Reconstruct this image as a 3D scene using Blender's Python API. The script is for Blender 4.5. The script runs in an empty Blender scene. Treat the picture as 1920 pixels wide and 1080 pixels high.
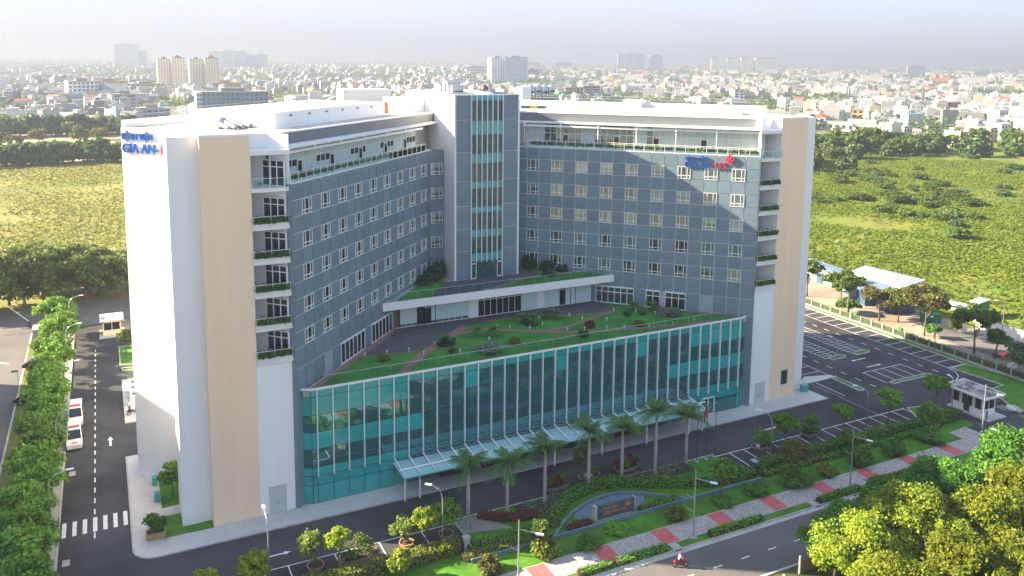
import bpy, math, random
import numpy as np
from mathutils import Matrix, Vector, noise

sc = bpy.context.scene
col = sc.collection
RN = random.Random(11)
NP = np.random.default_rng(5)
PI = math.pi
S2 = math.sqrt(0.5)

# ------------------------------------------------------------------ camera
cam_d = bpy.data.cameras.new('camera')
cam = bpy.data.objects.new('camera', cam_d)
col.objects.link(cam)
yaw, pitch, roll = math.radians(26.4274), math.radians(7.5077), math.radians(0.5175)
r_ = Vector((math.cos(yaw), -math.sin(yaw), 0))
f_ = Vector((math.sin(yaw)*math.cos(pitch), math.cos(yaw)*math.cos(pitch), -math.sin(pitch)))
u_ = r_.cross(f_)
rr = r_*math.cos(roll) + u_*math.sin(roll)
uu = -r_*math.sin(roll) + u_*math.cos(roll)
mw = Matrix.Identity(4)
for i in range(3):
    mw[i][0], mw[i][1], mw[i][2] = rr[i], uu[i], -f_[i]
mw.translation = (-50.997, -110.0435, 50.742)
cam.matrix_world = mw
cam_d.sensor_width = 36
cam_d.lens = 1558.06/1920*36
cam_d.shift_y = -(540-315.962)/1920
cam_d.clip_start = 1.0
cam_d.clip_end = 40000
sc.camera = cam

# ------------------------------------------------------------------ sky, sun, exposure
SUN = Vector((-1.72, 1.12, 1.0)).normalized()          # direction towards the sun
EL = math.asin(SUN.z)
AZ = math.atan2(SUN.x, SUN.y)                          # clockwise from +Y
world = bpy.data.worlds.new('World')
sc.world = world
world.use_nodes = True
wn = world.node_tree.nodes
wl = world.node_tree.links
bg = wn['Background']
sky = wn.new('ShaderNodeTexSky')
sky.sky_type = 'NISHITA'
sky.sun_disc = False
sky.sun_elevation = EL
sky.sun_rotation = AZ
sky.altitude = 0
sky.air_density = 1.0
sky.dust_density = 4.8
sky.ozone_density = 3.0
# morning haze evens the sky out: less contrast between horizon and zenith, paler blue
gam = wn.new('ShaderNodeGamma'); gam.inputs[1].default_value = 0.14
hsv = wn.new('ShaderNodeHueSaturation'); hsv.inputs['Saturation'].default_value = 2.2
wl.new(sky.outputs[0], gam.inputs[0]); wl.new(gam.outputs[0], hsv.inputs['Color']); tin = wn.new('ShaderNodeMix'); tin.data_type = 'RGBA'; tin.blend_type = 'MULTIPLY'; tin.inputs[0].default_value = 1.0; tin.inputs[7].default_value = (0.89, 0.95, 1.12, 1)
wl.new(hsv.outputs[0], tin.inputs[6]); wl.new(tin.outputs[2], bg.inputs[0])
bg.inputs[1].default_value = 0.15
sun_d = bpy.data.lights.new('sun', 'SUN')
sun_d.energy = 4.2
sun_d.angle = math.radians(0.6)
sun_d.color = (1.0, 0.80, 0.54)
sun = bpy.data.objects.new('sun', sun_d)
col.objects.link(sun)
sun.rotation_euler = SUN.to_track_quat('Z', 'Y').to_euler()
sc.view_settings.view_transform = 'Standard'
sc.view_settings.look = 'None'
sc.view_settings.exposure = 2.7
sc.view_settings.gamma = 1.0
sc.view_settings.use_curve_mapping = False
sc.render.engine = 'CYCLES'
cy = sc.cycles
cy.use_denoising = True
try:
    cy.denoiser = 'OPENIMAGEDENOISE'
    cy.denoising_input_passes = 'RGB_ALBEDO_NORMAL'
except Exception:
    pass
cy.max_bounces = 8
cy.diffuse_bounces = 3
cy.glossy_bounces = 3
cy.transmission_bounces = 4
cy.transparent_max_bounces = 12
cy.volume_bounces = 1
cy.caustics_reflective = False
cy.caustics_refractive = False
cy.sample_clamp_indirect = 6.0

# ------------------------------------------------------------------ materials
def _mat(name):
    m = bpy.data.materials.new(name)
    m.use_nodes = True
    nt = m.node_tree
    return m, nt.nodes, nt.links, nt.nodes['Principled BSDF']

def mat(name, c, rough=0.7, var=0.12, scale=1.5, detail=5, bump=0.0, bscale=20, metal=0.0, spec=0.4, rnd=0.0, c2=None, lo=0.35, hi=0.65, coat=0.0, stretch=None):
    """a surface with its own colour, broken up by noise; rnd varies it a little from one object to the next"""
    m, n, l, b = _mat(name)
    tc = n.new('ShaderNodeTexCoord')
    src = tc.outputs['Object']
    if stretch:
        mp = n.new('ShaderNodeMapping')
        mp.inputs['Scale'].default_value = stretch
        l.new(src, mp.inputs[0]); src = mp.outputs[0]
    no = n.new('ShaderNodeTexNoise')
    no.inputs['Scale'].default_value = scale
    no.inputs['Detail'].default_value = detail
    no.inputs['Roughness'].default_value = 0.6
    l.new(src, no.inputs['Vector'])
    mr = n.new('ShaderNodeMapRange')
    mr.inputs[1].default_value = lo; mr.inputs[2].default_value = hi
    l.new(no.outputs['Fac'], mr.inputs[0])
    mx = n.new('ShaderNodeMix'); mx.data_type = 'RGBA'
    l.new(mr.outputs[0], mx.inputs[0])
    if c2 is None:
        a = tuple(max(0, x*(1-var)) for x in c); d = tuple(min(1, x*(1+var)) for x in c)
    else:
        a, d = c, c2
    mx.inputs[6].default_value = (*a, 1); mx.inputs[7].default_value = (*d, 1)
    out = mx.outputs[2]
    if rnd:
        oi = n.new('ShaderNodeObjectInfo')
        m2 = n.new('ShaderNodeMapRange')
        m2.inputs[3].default_value = 1-rnd; m2.inputs[4].default_value = 1+rnd
        l.new(oi.outputs['Random'], m2.inputs[0])
        hs = n.new('ShaderNodeHueSaturation')
        l.new(m2.outputs[0], hs.inputs['Value']); l.new(out, hs.inputs['Color'])
        out = hs.outputs[0]
    l.new(out, b.inputs['Base Color'])
    b.inputs['Roughness'].default_value = rough
    b.inputs['Metallic'].default_value = metal
    b.inputs['Specular IOR Level'].default_value = spec
    b.inputs['Coat Weight'].default_value = coat
    if bump:
        nb = n.new('ShaderNodeTexNoise')
        nb.inputs['Scale'].default_value = bscale; nb.inputs['Detail'].default_value = 4
        l.new(tc.outputs['Object'], nb.inputs['Vector'])
        bp = n.new('ShaderNodeBump')
        bp.inputs['Strength'].default_value = bump; bp.inputs['Distance'].default_value = 0.05
        l.new(nb.outputs['Fac'], bp.inputs['Height']); l.new(bp.outputs[0], b.inputs['Normal'])
    return m

def leafmat(name, ca, cb, trans=0.35, rough=0.55):
    """leaves: each loose leaf takes its own tone between two greens and lets some light through"""
    m, n, l, b = _mat(name)
    g = n.new('ShaderNodeNewGeometry')
    oi = n.new('ShaderNodeObjectInfo')
    mx = n.new('ShaderNodeMix'); mx.data_type = 'RGBA'
    l.new(g.outputs['Random Per Island'], mx.inputs[0])
    mx.inputs[6].default_value = (*ca, 1); mx.inputs[7].default_value = (*cb, 1)
    hs = n.new('ShaderNodeHueSaturation')
    mr = n.new('ShaderNodeMapRange'); mr.inputs[3].default_value = 0.82; mr.inputs[4].default_value = 1.2
    l.new(oi.outputs['Random'], mr.inputs[0]); l.new(mr.outputs[0], hs.inputs['Value']); l.new(mx.outputs[2], hs.inputs['Color'])
    l.new(hs.outputs[0], b.inputs['Base Color'])
    b.inputs['Roughness'].default_value = rough
    b.inputs['Specular IOR Level'].default_value = 0.25
    t = n.new('ShaderNodeBsdfTranslucent')
    h2 = n.new('ShaderNodeHueSaturation'); h2.inputs['Value'].default_value = 1.5; h2.inputs['Hue'].default_value = 0.485
    l.new(hs.outputs[0], h2.inputs['Color']); l.new(h2.outputs[0], t.inputs['Color'])
    ms = n.new('ShaderNodeMixShader'); ms.inputs[0].default_value = trans
    l.new(b.outputs[0], ms.inputs[1]); l.new(t.outputs[0], ms.inputs[2])
    l.new(ms.outputs[0], n['Material Output'].inputs['Surface'])
    return m

def glassmat(name, tint, refl=0.0, rough=0.02, gc=(0.85, 0.97, 1), ior=1.5, veil=None):
    """thin sheet glass: tinted see-through plus mirror reflection by angle"""
    m, n, l, b = _mat(name)
    n.remove(b)
    t = n.new('ShaderNodeBsdfTransparent'); t.inputs[0].default_value = (*tint, 1)
    g = n.new('ShaderNodeBsdfGlossy'); g.inputs['Roughness'].default_value = rough
    g.inputs['Color'].default_value = (*gc, 1)
    fr = n.new('ShaderNodeFresnel'); fr.inputs[0].default_value = ior
    ad = n.new('ShaderNodeMath'); ad.operation = 'ADD'; ad.inputs[1].default_value = refl; ad.use_clamp = True
    l.new(fr.outputs[0], ad.inputs[0])
    ms = n.new('ShaderNodeMixShader')
    l.new(ad.outputs[0], ms.inputs[0]); l.new(t.outputs[0], ms.inputs[1]); l.new(g.outputs[0], ms.inputs[2])
    out = ms.outputs[0]
    if veil:      # diffuse colour mixed in to brighten the glass, as frit scatters light
        dv = n.new('ShaderNodeBsdfDiffuse'); dv.inputs[0].default_value = (*veil[:3], 1)
        m3 = n.new('ShaderNodeMixShader'); m3.inputs[0].default_value = veil[3]
        l.new(out, m3.inputs[1]); l.new(dv.outputs[0], m3.inputs[2]); out = m3.outputs[0]
    l.new(out, n['Material Output'].inputs['Surface'])
    return m

M = {}
M['white'] = mat('white_paint', (0.86, 0.865, 0.87), 0.6, 0.025, 0.9, detail=8, rnd=0.0, stretch=(1, 1, 0.06))
M['white_trim'] = mat('white_trim', (0.8, 0.8, 0.81), 0.45, 0.03, 2)
M['beige'] = mat('beige_render', (0.92, 0.70, 0.49), 0.75, 0.03, 0.8, detail=8, stretch=(1, 1, 0.06))
M['panel'] = mat('grey_facade_panel', (0.165, 0.235, 0.29), 0.42, 0.10, 0.5, rnd=0.09, spec=0.5)
M['backing'] = mat('pale_joint_backing', (0.50, 0.55, 0.58), 0.6, 0.05, 2)
M['band'] = mat('grey_roof_band', (0.16, 0.18, 0.2), 0.5, 0.05, 0.7)
M['room'] = mat('dim_room', (0.09, 0.11, 0.115), 0.9, 0.3, 1.0)
M['curtain'] = mat('pale_curtain', (0.62, 0.62, 0.56), 0.9, 0.1, 3, stretch=(8, 8, 0.3))
M['blind'] = mat('white_blind', (0.56, 0.70, 0.70), 0.8, 0.06, 3, stretch=(6, 6, 0.4))
M['winglass'] = glassmat('window_glass', (0.88, 0.95, 0.95), 0.10)
M['vision'] = glassmat('teal_vision_glass', (0.38, 0.76, 0.78), 0.17, gc=(0.5, 0.9, 0.95), veil=(0.08, 0.40, 0.42, 0.2))
M['cleartint'] = glassmat('pale_rail_glass', (0.88, 0.97, 0.96), 0.01, ior=1.12)
M['spandrel'] = mat('teal_spandrel_glass', (0.03, 0.36, 0.34), 0.06, 0.12, 0.35, spec=0.6, rnd=0.10)
M['spandrel_tower'] = mat('pale_teal_spandrel_glass', (0.12, 0.38, 0.39), 0.08, 0.08, 0.5, spec=0.6, rnd=0.06)
M['canopy_glass'] = mat('canopy_frosted_glass', (0.34, 0.60, 0.62), 0.18, 0.06, 0.5, spec=0.6)
M['dark_frame'] = mat('dark_teal_frame', (0.02, 0.06, 0.07), 0.4, 0.1, 2)
M['teal_steel'] = mat('teal_steel', (0.10, 0.22, 0.23), 0.4, 0.1, 2)
M['floor_in'] = mat('interior_floor', (0.35, 0.42, 0.42), 0.6, 0.15, 0.6)
M['roof'] = mat('pale_concrete_roof', (0.55, 0.52, 0.47), 0.85, 0.12, 0.35, bump=0.1)
M['roof_tan'] = mat('tan_roof_boards', (0.46, 0.36, 0.24), 0.85, 0.15, 0.6)
M['concrete'] = mat('pale_concrete', (0.36, 0.37, 0.36), 0.8, 0.12, 0.5, bump=0.15)
M['pave'] = mat('pale_paving', (0.50, 0.51, 0.49), 0.8, 0.10, 0.35, detail=8, bump=0.15)
M['kerb'] = mat('kerb_stone', (0.42, 0.42, 0.40), 0.8, 0.15, 0.8)
M['asphalt'] = mat('asphalt', (0.052, 0.054, 0.060), 0.9, 0.40, 0.09, detail=9, bump=0.2, bscale=8, spec=0.2)
M['asphalt_old'] = mat('worn_asphalt', (0.12, 0.118, 0.118), 0.85, 0.2, 0.10, detail=9, bump=0.2, bscale=8)
M['dirt_road'] = mat('dusty_street', (0.30, 0.25, 0.2), 0.9, 0.25, 0.12, detail=9)
M['line'] = mat('white_road_paint', (0.72, 0.73, 0.74), 0.7, 0.10, 1.5, detail=8)
M['lawn'] = mat('lawn', (0.035, 0.13, 0.005), 0.9, 0.35, 0.5, detail=10, bump=0.6, bscale=6, c2=(0.08, 0.23, 0.012))
M['terrace_lawn'] = mat('terrace_lawn', (0.025, 0.16, 0.02), 0.9, 0.3, 0.4, detail=10, bump=0.5, bscale=6, c2=(0.055, 0.26, 0.035))
M['brick'] = mat('brick_path', (0.26, 0.155, 0.13), 0.85, 0.2, 3)
M['deck'] = mat('dark_deck_paving', (0.085, 0.09, 0.105), 0.75, 0.15, 0.6)
M['sidewalk'] = mat('grey_cobble', (0.36, 0.335, 0.325), 0.85, 0.35, 5, detail=9, bump=0.3, bscale=12)
M['sidewalk_red'] = mat('red_paving', (0.52, 0.12, 0.125), 0.85, 0.2, 3, detail=8, bump=0.2, bscale=12)
M['gravel'] = mat('grey_gravel', (0.25, 0.24, 0.22), 0.9, 0.4, 12, detail=8)
M['steel'] = mat('galvanised_steel', (0.42, 0.45, 0.47), 0.4, 0.08, 3, metal=0.6)
M['lamp_white'] = mat('white_lamp_head', (0.75, 0.77, 0.78), 0.4, 0.05, 3)
M['black'] = mat('black_rubber', (0.015, 0.015, 0.017), 0.7, 0.2, 5)
M['dark_metal'] = mat('dark_metal', (0.05, 0.06, 0.065), 0.45, 0.15, 4)
M['sign_blue'] = mat('blue_sign_letter', (0.01, 0.10, 0.42), 0.45, 0.04, 2)
M['sign_red'] = mat('red_sign_letter', (0.62, 0.02, 0.06), 0.45, 0.04, 2)
M['sign_orange'] = mat('orange_sign_letter', (0.75, 0.20, 0.02), 0.45, 0.04, 2)
M['stone_blue'] = mat('blue_grey_granite', (0.075, 0.10, 0.14), 0.35, 0.2, 2, detail=9)
M['stone_pale'] = mat('pale_granite', (0.45, 0.42, 0.38), 0.6, 0.15, 2)
M['basin'] = mat('wet_slate', (0.14, 0.21, 0.26), 0.35, 0.15, 0.8)
M['bark'] = mat('bark', (0.13, 0.10, 0.075), 0.9, 0.35, 4, bump=0.5)
M['palm_trunk'] = mat('palm_trunk', (0.36, 0.34, 0.31), 0.8, 0.18, 3, stretch=(1, 1, 4))
M['palm_shaft'] = mat('palm_crownshaft', (0.20, 0.30, 0.06), 0.5, 0.15, 3)
M['terracotta'] = mat('terracotta', (0.42, 0.26, 0.14), 0.75, 0.2, 2)
M['rockpot'] = mat('weathered_stone', (0.23, 0.20, 0.16), 0.9, 0.35, 2, detail=9, bump=0.5)
M['soil'] = mat('soil', (0.05, 0.04, 0.03), 0.95, 0.3, 4)
M['tank_steel'] = mat('tank_steel', (0.55, 0.58, 0.6), 0.3, 0.05, 1, metal=0.7)
M['tank_orange'] = mat('orange_tank_plastic', (0.55, 0.17, 0.05), 0.5, 0.08, 2)
M['blue_paint'] = mat('blue_paint', (0.04, 0.09, 0.18), 0.5, 0.1, 2)
M['sheet_blue'] = mat('blue_grey_sheet_roof', (0.16, 0.23, 0.32), 0.5, 0.2, 0.5, detail=7)
M['sheet_grey'] = mat('grey_sheet_roof', (0.27, 0.31, 0.34), 0.5, 0.12, 0.5, detail=7)
M['green_paint'] = mat('green_paint', (0.03, 0.22, 0.10), 0.5, 0.15, 2)
M['red_cloth'] = mat('red_cloth', (0.62, 0.03, 0.03), 0.8, 0.1, 4)
M['pink_cloth'] = mat('pink_red_cloth', (0.70, 0.10, 0.14), 0.8, 0.1, 4)
M['skin'] = mat('skin', (0.40, 0.24, 0.16), 0.6, 0.05, 6)
M['shirt_blue'] = mat('blue_shirt', (0.02, 0.12, 0.42), 0.85, 0.15, 6)
M['shirt_white'] = mat('white_shirt', (0.65, 0.65, 0.65), 0.85, 0.1, 6)
M['trousers'] = mat('dark_trousers', (0.03, 0.035, 0.05), 0.9, 0.2, 6)
M['bike_red'] = mat('red_motorbike_paint', (0.42, 0.01, 0.03), 0.3, 0.1, 4)
M['car_white'] = mat('white_vehicle_paint', (0.75, 0.75, 0.73), 0.25, 0.03, 2, coat=0.5)
M['car_black'] = mat('black_vehicle_paint', (0.02, 0.022, 0.025), 0.2, 0.05, 2, coat=0.6)
M['car_glass'] = mat('dark_vehicle_glass', (0.012, 0.018, 0.022), 0.05, 0.1, 2, spec=0.7)
M['lightred'] = mat('red_light_plastic', (0.6, 0.015, 0.02), 0.3, 0.05, 3)
M['guard_roof'] = mat('stained_flat_roof', (0.12, 0.105, 0.095), 0.9, 0.5, 0.8, detail=9, c2=(0.40, 0.38, 0.36), lo=0.42, hi=0.56)
M['fence_metal'] = mat('pale_fence_paint', (0.36, 0.40, 0.38), 0.5, 0.1, 3)
M['leaf_street'] = leafmat('street_tree_leaf', (0.06, 0.17, 0.018), (0.20, 0.37, 0.05))
M['leaf_dark'] = leafmat('dark_tree_leaf', (0.05, 0.11, 0.04), (0.13, 0.20, 0.06), 0.3)
M['leaf_mid'] = leafmat('mid_tree_leaf', (0.05, 0.10, 0.018), (0.13, 0.20, 0.04))
M['leaf_olive'] = leafmat('olive_tree_leaf', (0.07, 0.085, 0.022), (0.16, 0.155, 0.04))
M['leaf_yellow'] = leafmat('yellow_green_leaf', (0.08, 0.14, 0.010), (0.22, 0.25, 0.02), 0.4)
M['leaf_lime'] = leafmat('lime_leaf', (0.12, 0.23, 0.02), (0.32, 0.38, 0.04), 0.4)
M['leaf_hedge'] = leafmat('hedge_leaf', (0.06, 0.22, 0.014), (0.18, 0.44, 0.035))
M['leaf_shrub'] = leafmat('shrub_leaf', (0.045, 0.15, 0.02), (0.13, 0.30, 0.04))
M['leaf_bonsai'] = leafmat('bonsai_leaf', (0.09, 0.16, 0.03), (0.24, 0.33, 0.07))
M['leaf_silver'] = leafmat('silver_leaf', (0.13, 0.19, 0.13), (0.25, 0.32, 0.22))
M['leaf_red'] = leafmat('red_leaf', (0.05, 0.05, 0.015), (0.30, 0.02, 0.02))
M['leaf_flower'] = leafmat('yellow_flower_leaf', (0.05, 0.13, 0.02), (0.26, 0.28, 0.04))
M['leaf_palm'] = leafmat('palm_leaflet', (0.03, 0.12, 0.035), (0.09, 0.22, 0.055), 0.3)
M['leaf_terrace'] = leafmat('terrace_shrub_leaf', (0.012, 0.07, 0.035), (0.035, 0.13, 0.06), 0.25)
M['leaf_balcony'] = leafmat('balcony_leaf', (0.03, 0.12, 0.025), (0.08, 0.2, 0.045), 0.3)
M['leaf_field'] = leafmat('field_grass_blade', (0.09, 0.155, 0.013), (0.16, 0.20, 0.024), 0.5, 0.7)
M['leaf_edge'] = leafmat('meadow_edge_leaf', (0.06, 0.11, 0.022), (0.17, 0.22, 0.05), 0.4)
M['leaf_scrub'] = leafmat('scrub_leaf', (0.055, 0.11, 0.014), (0.12, 0.18, 0.026), 0.4, 0.7)
M['leaf_meadow'] = leafmat('dry_meadow_blade', (0.15, 0.19, 0.035), (0.22, 0.23, 0.055), 0.5, 0.7)

# ------------------------------------------------------------------ mesh builder
class MB:
    def __init__(s, T=None):
        s.v = []; s.f = []; s.m = []; s.T = T
    def add(s, vs, fs, m=0):
        b = len(s.v)
        if s.T is not None:
            vs = [tuple(s.T @ Vector(p)) for p in vs]
        s.v.extend(vs)
        for f in fs:
            s.f.append(tuple(b+i for i in f)); s.m.append(m)
        return s
    def box(s, x0, x1, y0, y1, z0, z1, m=0):
        return s.add([(x0,y0,z0),(x1,y0,z0),(x1,y1,z0),(x0,y1,z0),(x0,y0,z1),(x1,y0,z1),(x1,y1,z1),(x0,y1,z1)],
                     [(0,3,2,1),(4,5,6,7),(0,1,5,4),(1,2,6,5),(2,3,7,6),(3,0,4,7)], m)
    def prism(s, poly, z0, z1, m=0, mt=None, bottom=True):
        n = len(poly)
        ar = sum(poly[i][0]*poly[(i+1)%n][1]-poly[(i+1)%n][0]*poly[i][1] for i in range(n))
        if ar < 0: poly = poly[::-1]
        vs = [(p[0],p[1],z0) for p in poly]+[(p[0],p[1],z1) for p in poly]
        s.add(vs, [(i,(i+1)%n,n+(i+1)%n,n+i) for i in range(n)], m)
        s.add([(p[0],p[1],z1) for p in poly], [tuple(range(n))], m if mt is None else mt)
        if bottom: s.add([(p[0],p[1],z0) for p in poly], [tuple(range(n))[::-1]], m)
        return s
    def quad(s, a, b, c, d, m=0):
        return s.add([a,b,c,d], [(0,1,2,3)], m)
    def sheet(s, poly, z, m=0):
        n = len(poly)
        ar = sum(poly[i][0]*poly[(i+1)%n][1]-poly[(i+1)%n][0]*poly[i][1] for i in range(n))
        if ar < 0: poly = poly[::-1]
        return s.add([(p[0],p[1],z) for p in poly], [tuple(range(n))], m)
    def rect(s, x0, x1, y0, y1, z, m=0):
        return s.sheet([(x0,y0),(x1,y0),(x1,y1),(x0,y1)], z, m)
    def strip(s, path, w, z, m=0):
        L = []; Rr = []
        for i, p in enumerate(path):
            a = path[max(0,i-1)]; b = path[min(len(path)-1,i+1)]
            d = Vector((b[0]-a[0], b[1]-a[1])).normalized(); nn = Vector((-d.y, d.x))*w/2
            L.append((p[0]+nn.x,p[1]+nn.y,z)); Rr.append((p[0]-nn.x,p[1]-nn.y,z))
        for i in range(len(path)-1):
            s.quad(Rr[i],Rr[i+1],L[i+1],L[i],m)
        return s
    def wallpath(s, path, w, z0, z1, m=0):
        for i in range(len(path)-1):
            a, b = Vector(path[i]), Vector(path[i+1]); d = (b-a).normalized(); nn = Vector((-d.y,d.x))*w/2
            e = d*w*0.3
            s.prism([tuple(a-nn-e),tuple(b-nn+e),tuple(b+nn+e),tuple(a+nn-e)], z0, z1+0.001*(i%2), m)
        return s
    def tube(s, path, r, n=6, m=0, caps=True):
        path = [Vector(p) for p in path]
        rs = r if isinstance(r, (list, tuple)) else [r]*len(path)
        vs = []
        for i, p in enumerate(path):
            d = (path[min(len(path)-1,i+1)]-path[max(0,i-1)]).normalized()
            a = Vector((0,0,1)) if abs(d.z) < 0.9 else Vector((1,0,0))
            x = d.cross(a).normalized(); y = d.cross(x)
            for k in range(n):
                t = 2*PI*k/n
                vs.append(tuple(p+(x*math.cos(t)+y*math.sin(t))*rs[i]))
        fs = []
        for i in range(len(path)-1):
            for k in range(n):
                k2 = (k+1) % n
                fs.append((i*n+k,i*n+k2,(i+1)*n+k2,(i+1)*n+k))
        if caps:
            fs.append(tuple(range(n))[::-1]); fs.append(tuple((len(path)-1)*n+k for k in range(n)))
        return s.add(vs, fs, m)
    def cyl(s, x, y, z0, z1, r, n=12, m=0, r1=None):
        return s.tube([(x,y,z0),(x,y,z1)], [r, r if r1 is None else r1], n, m)
    def lathe(s, prof, x=0, y=0, n=12, m=0):
        vs = []; fs = []
        for (r, z) in prof:
            for k in range(n):
                t = 2*PI*k/n; vs.append((x+r*math.cos(t), y+r*math.sin(t), z))
        for i in range(len(prof)-1):
            for k in range(n):
                k2 = (k+1) % n
                fs.append((i*n+k,i*n+k2,(i+1)*n+k2,(i+1)*n+k))
        return s.add(vs, fs, m)
    def ball(s, c, r, m=0, n=8, sz=1.0):
        prof = [(max(0.001, r*math.cos(a)), c[2]+r*sz*math.sin(a)) for a in [(-PI/2)+PI*i/6 for i in range(7)]]
        return s.lathe(prof, c[0], c[1], n, m)
    def mesh(s, name, mats, smooth=False):
        me = bpy.data.meshes.new(name)
        me.from_pydata(s.v, [], s.f)
        if not isinstance(mats, (list, tuple)): mats = [mats]
        for x in mats: me.materials.append(M[x] if isinstance(x, str) else x)
        if len(mats) > 1: me.polygons.foreach_set('material_index', s.m)
        if smooth: me.polygons.foreach_set('use_smooth', [True]*len(me.polygons))
        return me
    def build(s, name, mats, parent=None, loc=(0,0,0), rz=0.0, smooth=False):
        return link(name, s.mesh(name, mats, smooth), parent, loc, rz)

def link(name, me, parent=None, loc=(0,0,0), rz=0.0, rot=None, scale=None):
    o = bpy.data.objects.new(name, me)
    col.objects.link(o)
    o.location = loc
    o.rotation_euler = rot if rot else (0,0,rz)
    if scale is not None: o.scale = (scale,)*3 if isinstance(scale,(int,float)) else scale
    if parent is not None: o.parent = parent
    return o
def tag(o, label, cat, group=None, kind=None):
    o['label'] = label; o['category'] = cat
    if group: o['group'] = group
    if kind: o['kind'] = kind
    return o
def thing(name, label, cat, loc=(0,0,0), rz=0.0, group=None, scale=None):
    o = link(name, None, None, loc, rz, None, scale)
    o.empty_display_size = 0.3
    return tag(o, label, cat, group)
def struct(o, label=None, kind='structure'):
    o['kind'] = kind
    o['label'] = label or o.name.split('.')[0].replace('_', ' ')
    return o
def dup(root, loc, rz=0.0, label=None, scale=None, group=None):
    r = root.copy(); col.objects.link(r); r.location = loc; r.rotation_euler = (0,0,rz)
    if scale is not None: r.scale = (scale,)*3 if isinstance(scale,(int,float)) else scale
    if label: r['label'] = label
    if group: r['group'] = group
    for ch in root.children:
        c = ch.copy(); col.objects.link(c); c.parent = r
        for g in ch.children:
            d = g.copy(); col.objects.link(d); d.parent = c
    return r

PLANTS = []
# fast mesh of loose quads (leaves)
def leaf_mesh(name, P, N, size, mats, aspect=1.6, twist=True, extra=None, rng=NP):
    """P: n x 3 centres, N: n x 3 facing, size: n"""
    n = len(P)
    N = N/np.maximum(np.linalg.norm(N, axis=1, keepdims=True), 1e-6)
    rv = rng.normal(size=(n,3)); X = np.cross(N, rv); X /= np.maximum(np.linalg.norm(X, axis=1, keepdims=True), 1e-6)
    Y = np.cross(N, X)
    hx = (size*0.5)[:,None]*X; hy = (size*0.5*aspect)[:,None]*Y
    # a leaf as a kite: two points on the long axis, two on the short
    V = np.stack([P-hy, P+hx-hy*0.1, P+hy, P-hx-hy*0.1], axis=1).reshape(-1,3)
    verts = V; nf = n
    loops = np.arange(4*n, dtype=np.int32)
    mi = np.zeros(nf, dtype=np.int32)
    me = bpy.data.meshes.new(name)
    ev, ef, em = (extra.v, extra.f, extra.m) if extra is not None else ([], [], [])
    nv = len(verts)+len(ev)
    me.vertices.add(nv)
    allv = np.concatenate([verts, np.array(ev).reshape(-1,3)]) if ev else verts
    me.vertices.foreach_set('co', allv.astype(np.float32).ravel())
    el = [i+len(verts) for f in ef for i in f]
    me.loops.add(len(loops)+len(el))
    me.loops.foreach_set('vertex_index', np.concatenate([loops, np.array(el, dtype=np.int32)]) if el else loops)
    tot = [4]*nf+[len(f) for f in ef]
    st = np.concatenate([[0], np.cumsum(tot)[:-1]])
    me.polygons.add(len(tot))
    me.polygons.foreach_set('loop_start', st.astype(np.int32))
    me.polygons.foreach_set('loop_total', np.array(tot, dtype=np.int32))
    if not isinstance(mats,(list,tuple)): mats = [mats]
    for x in mats: me.materials.append(M[x])
    if em: me.polygons.foreach_set('material_index', np.concatenate([mi, np.array(em, dtype=np.int32)]))
    me.update(calc_edges=True)
    return me

def crown_pts(n, rx, ry, rz, cz, clumps, cr, seed, flat=1.0, low=-0.5):
    """leaf centres in rounded clumps spread over an uneven ellipsoid"""
    g = np.random.default_rng(seed)
    C = []
    while len(C) < clumps:
        d = g.normal(size=3); d /= np.linalg.norm(d)
        if d[2] < low: continue
        rad = 0.45+0.55*g.random()**0.5
        C.append(np.array([d[0]*rx*rad, d[1]*ry*rad, cz+d[2]*rz*rad]))
    C = np.array(C)
    w = cr*(0.6+0.8*g.random(clumps))
    idx = g.choice(clumps, size=n, p=w**2/np.sum(w**2))
    d = g.normal(size=(n,3)); d /= np.linalg.norm(d, axis=1, keepdims=True)
    d[:,2] = np.where(d[:,2] < -0.55, -d[:,2], d[:,2])
    rad = w[idx]*(0.35+0.75*g.random(n)**0.6)*np.where(g.random(n) < 0.16, 1.32, 1.0)
    off = d*rad[:,None]; off[:,2] *= flat
    P = C[idx]+off
    N = d+0.95*g.normal(size=(n,3))+np.array([0,0,0.5])
    return P, N, C, w

def crown(name, leaf, n, rx, ry, rz, cz, clumps, cr, size, seed, flat=0.75, low=-0.4):
    P, N, C, w = crown_pts(n, rx, ry, rz, cz, clumps, cr, seed, flat, low)
    g = np.random.default_rng(seed+1)
    return leaf_mesh(name, P, N, size*(0.5+1.0*g.random(n)**1.4), leaf, rng=g), C

def trunk_mesh(name, h, r, C, seed, lean=0.3, nl=6, m='bark'):
    """tapered trunk with limbs that reach into the crown's clumps"""
    g = random.Random(seed)
    b = MB()
    lx, ly = g.uniform(-lean,lean), g.uniform(-lean,lean)
    top = Vector((lx, ly, h))
    b.tube([(0,0,-0.05),(lx*0.2,ly*0.2,h*0.35),(lx*0.6,ly*0.6,h*0.7),tuple(top)], [r*1.25,r*0.95,r*0.8,r*0.55], 7)
    ids = list(range(len(C))); g.shuffle(ids)
    for i in ids[:nl]:
        c = Vector(C[i]); s0 = Vector((lx*0.5,ly*0.5,h*g.uniform(0.55,0.95)))
        mid = s0.lerp(c, 0.5)+Vector((0,0,(c-s0).length*0.08))
        b.tube([tuple(s0),tuple(mid),tuple(s0.lerp(c,0.92))], [r*0.45,r*0.3,r*0.14], 5)
    return b.mesh(name, m, True)

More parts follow.
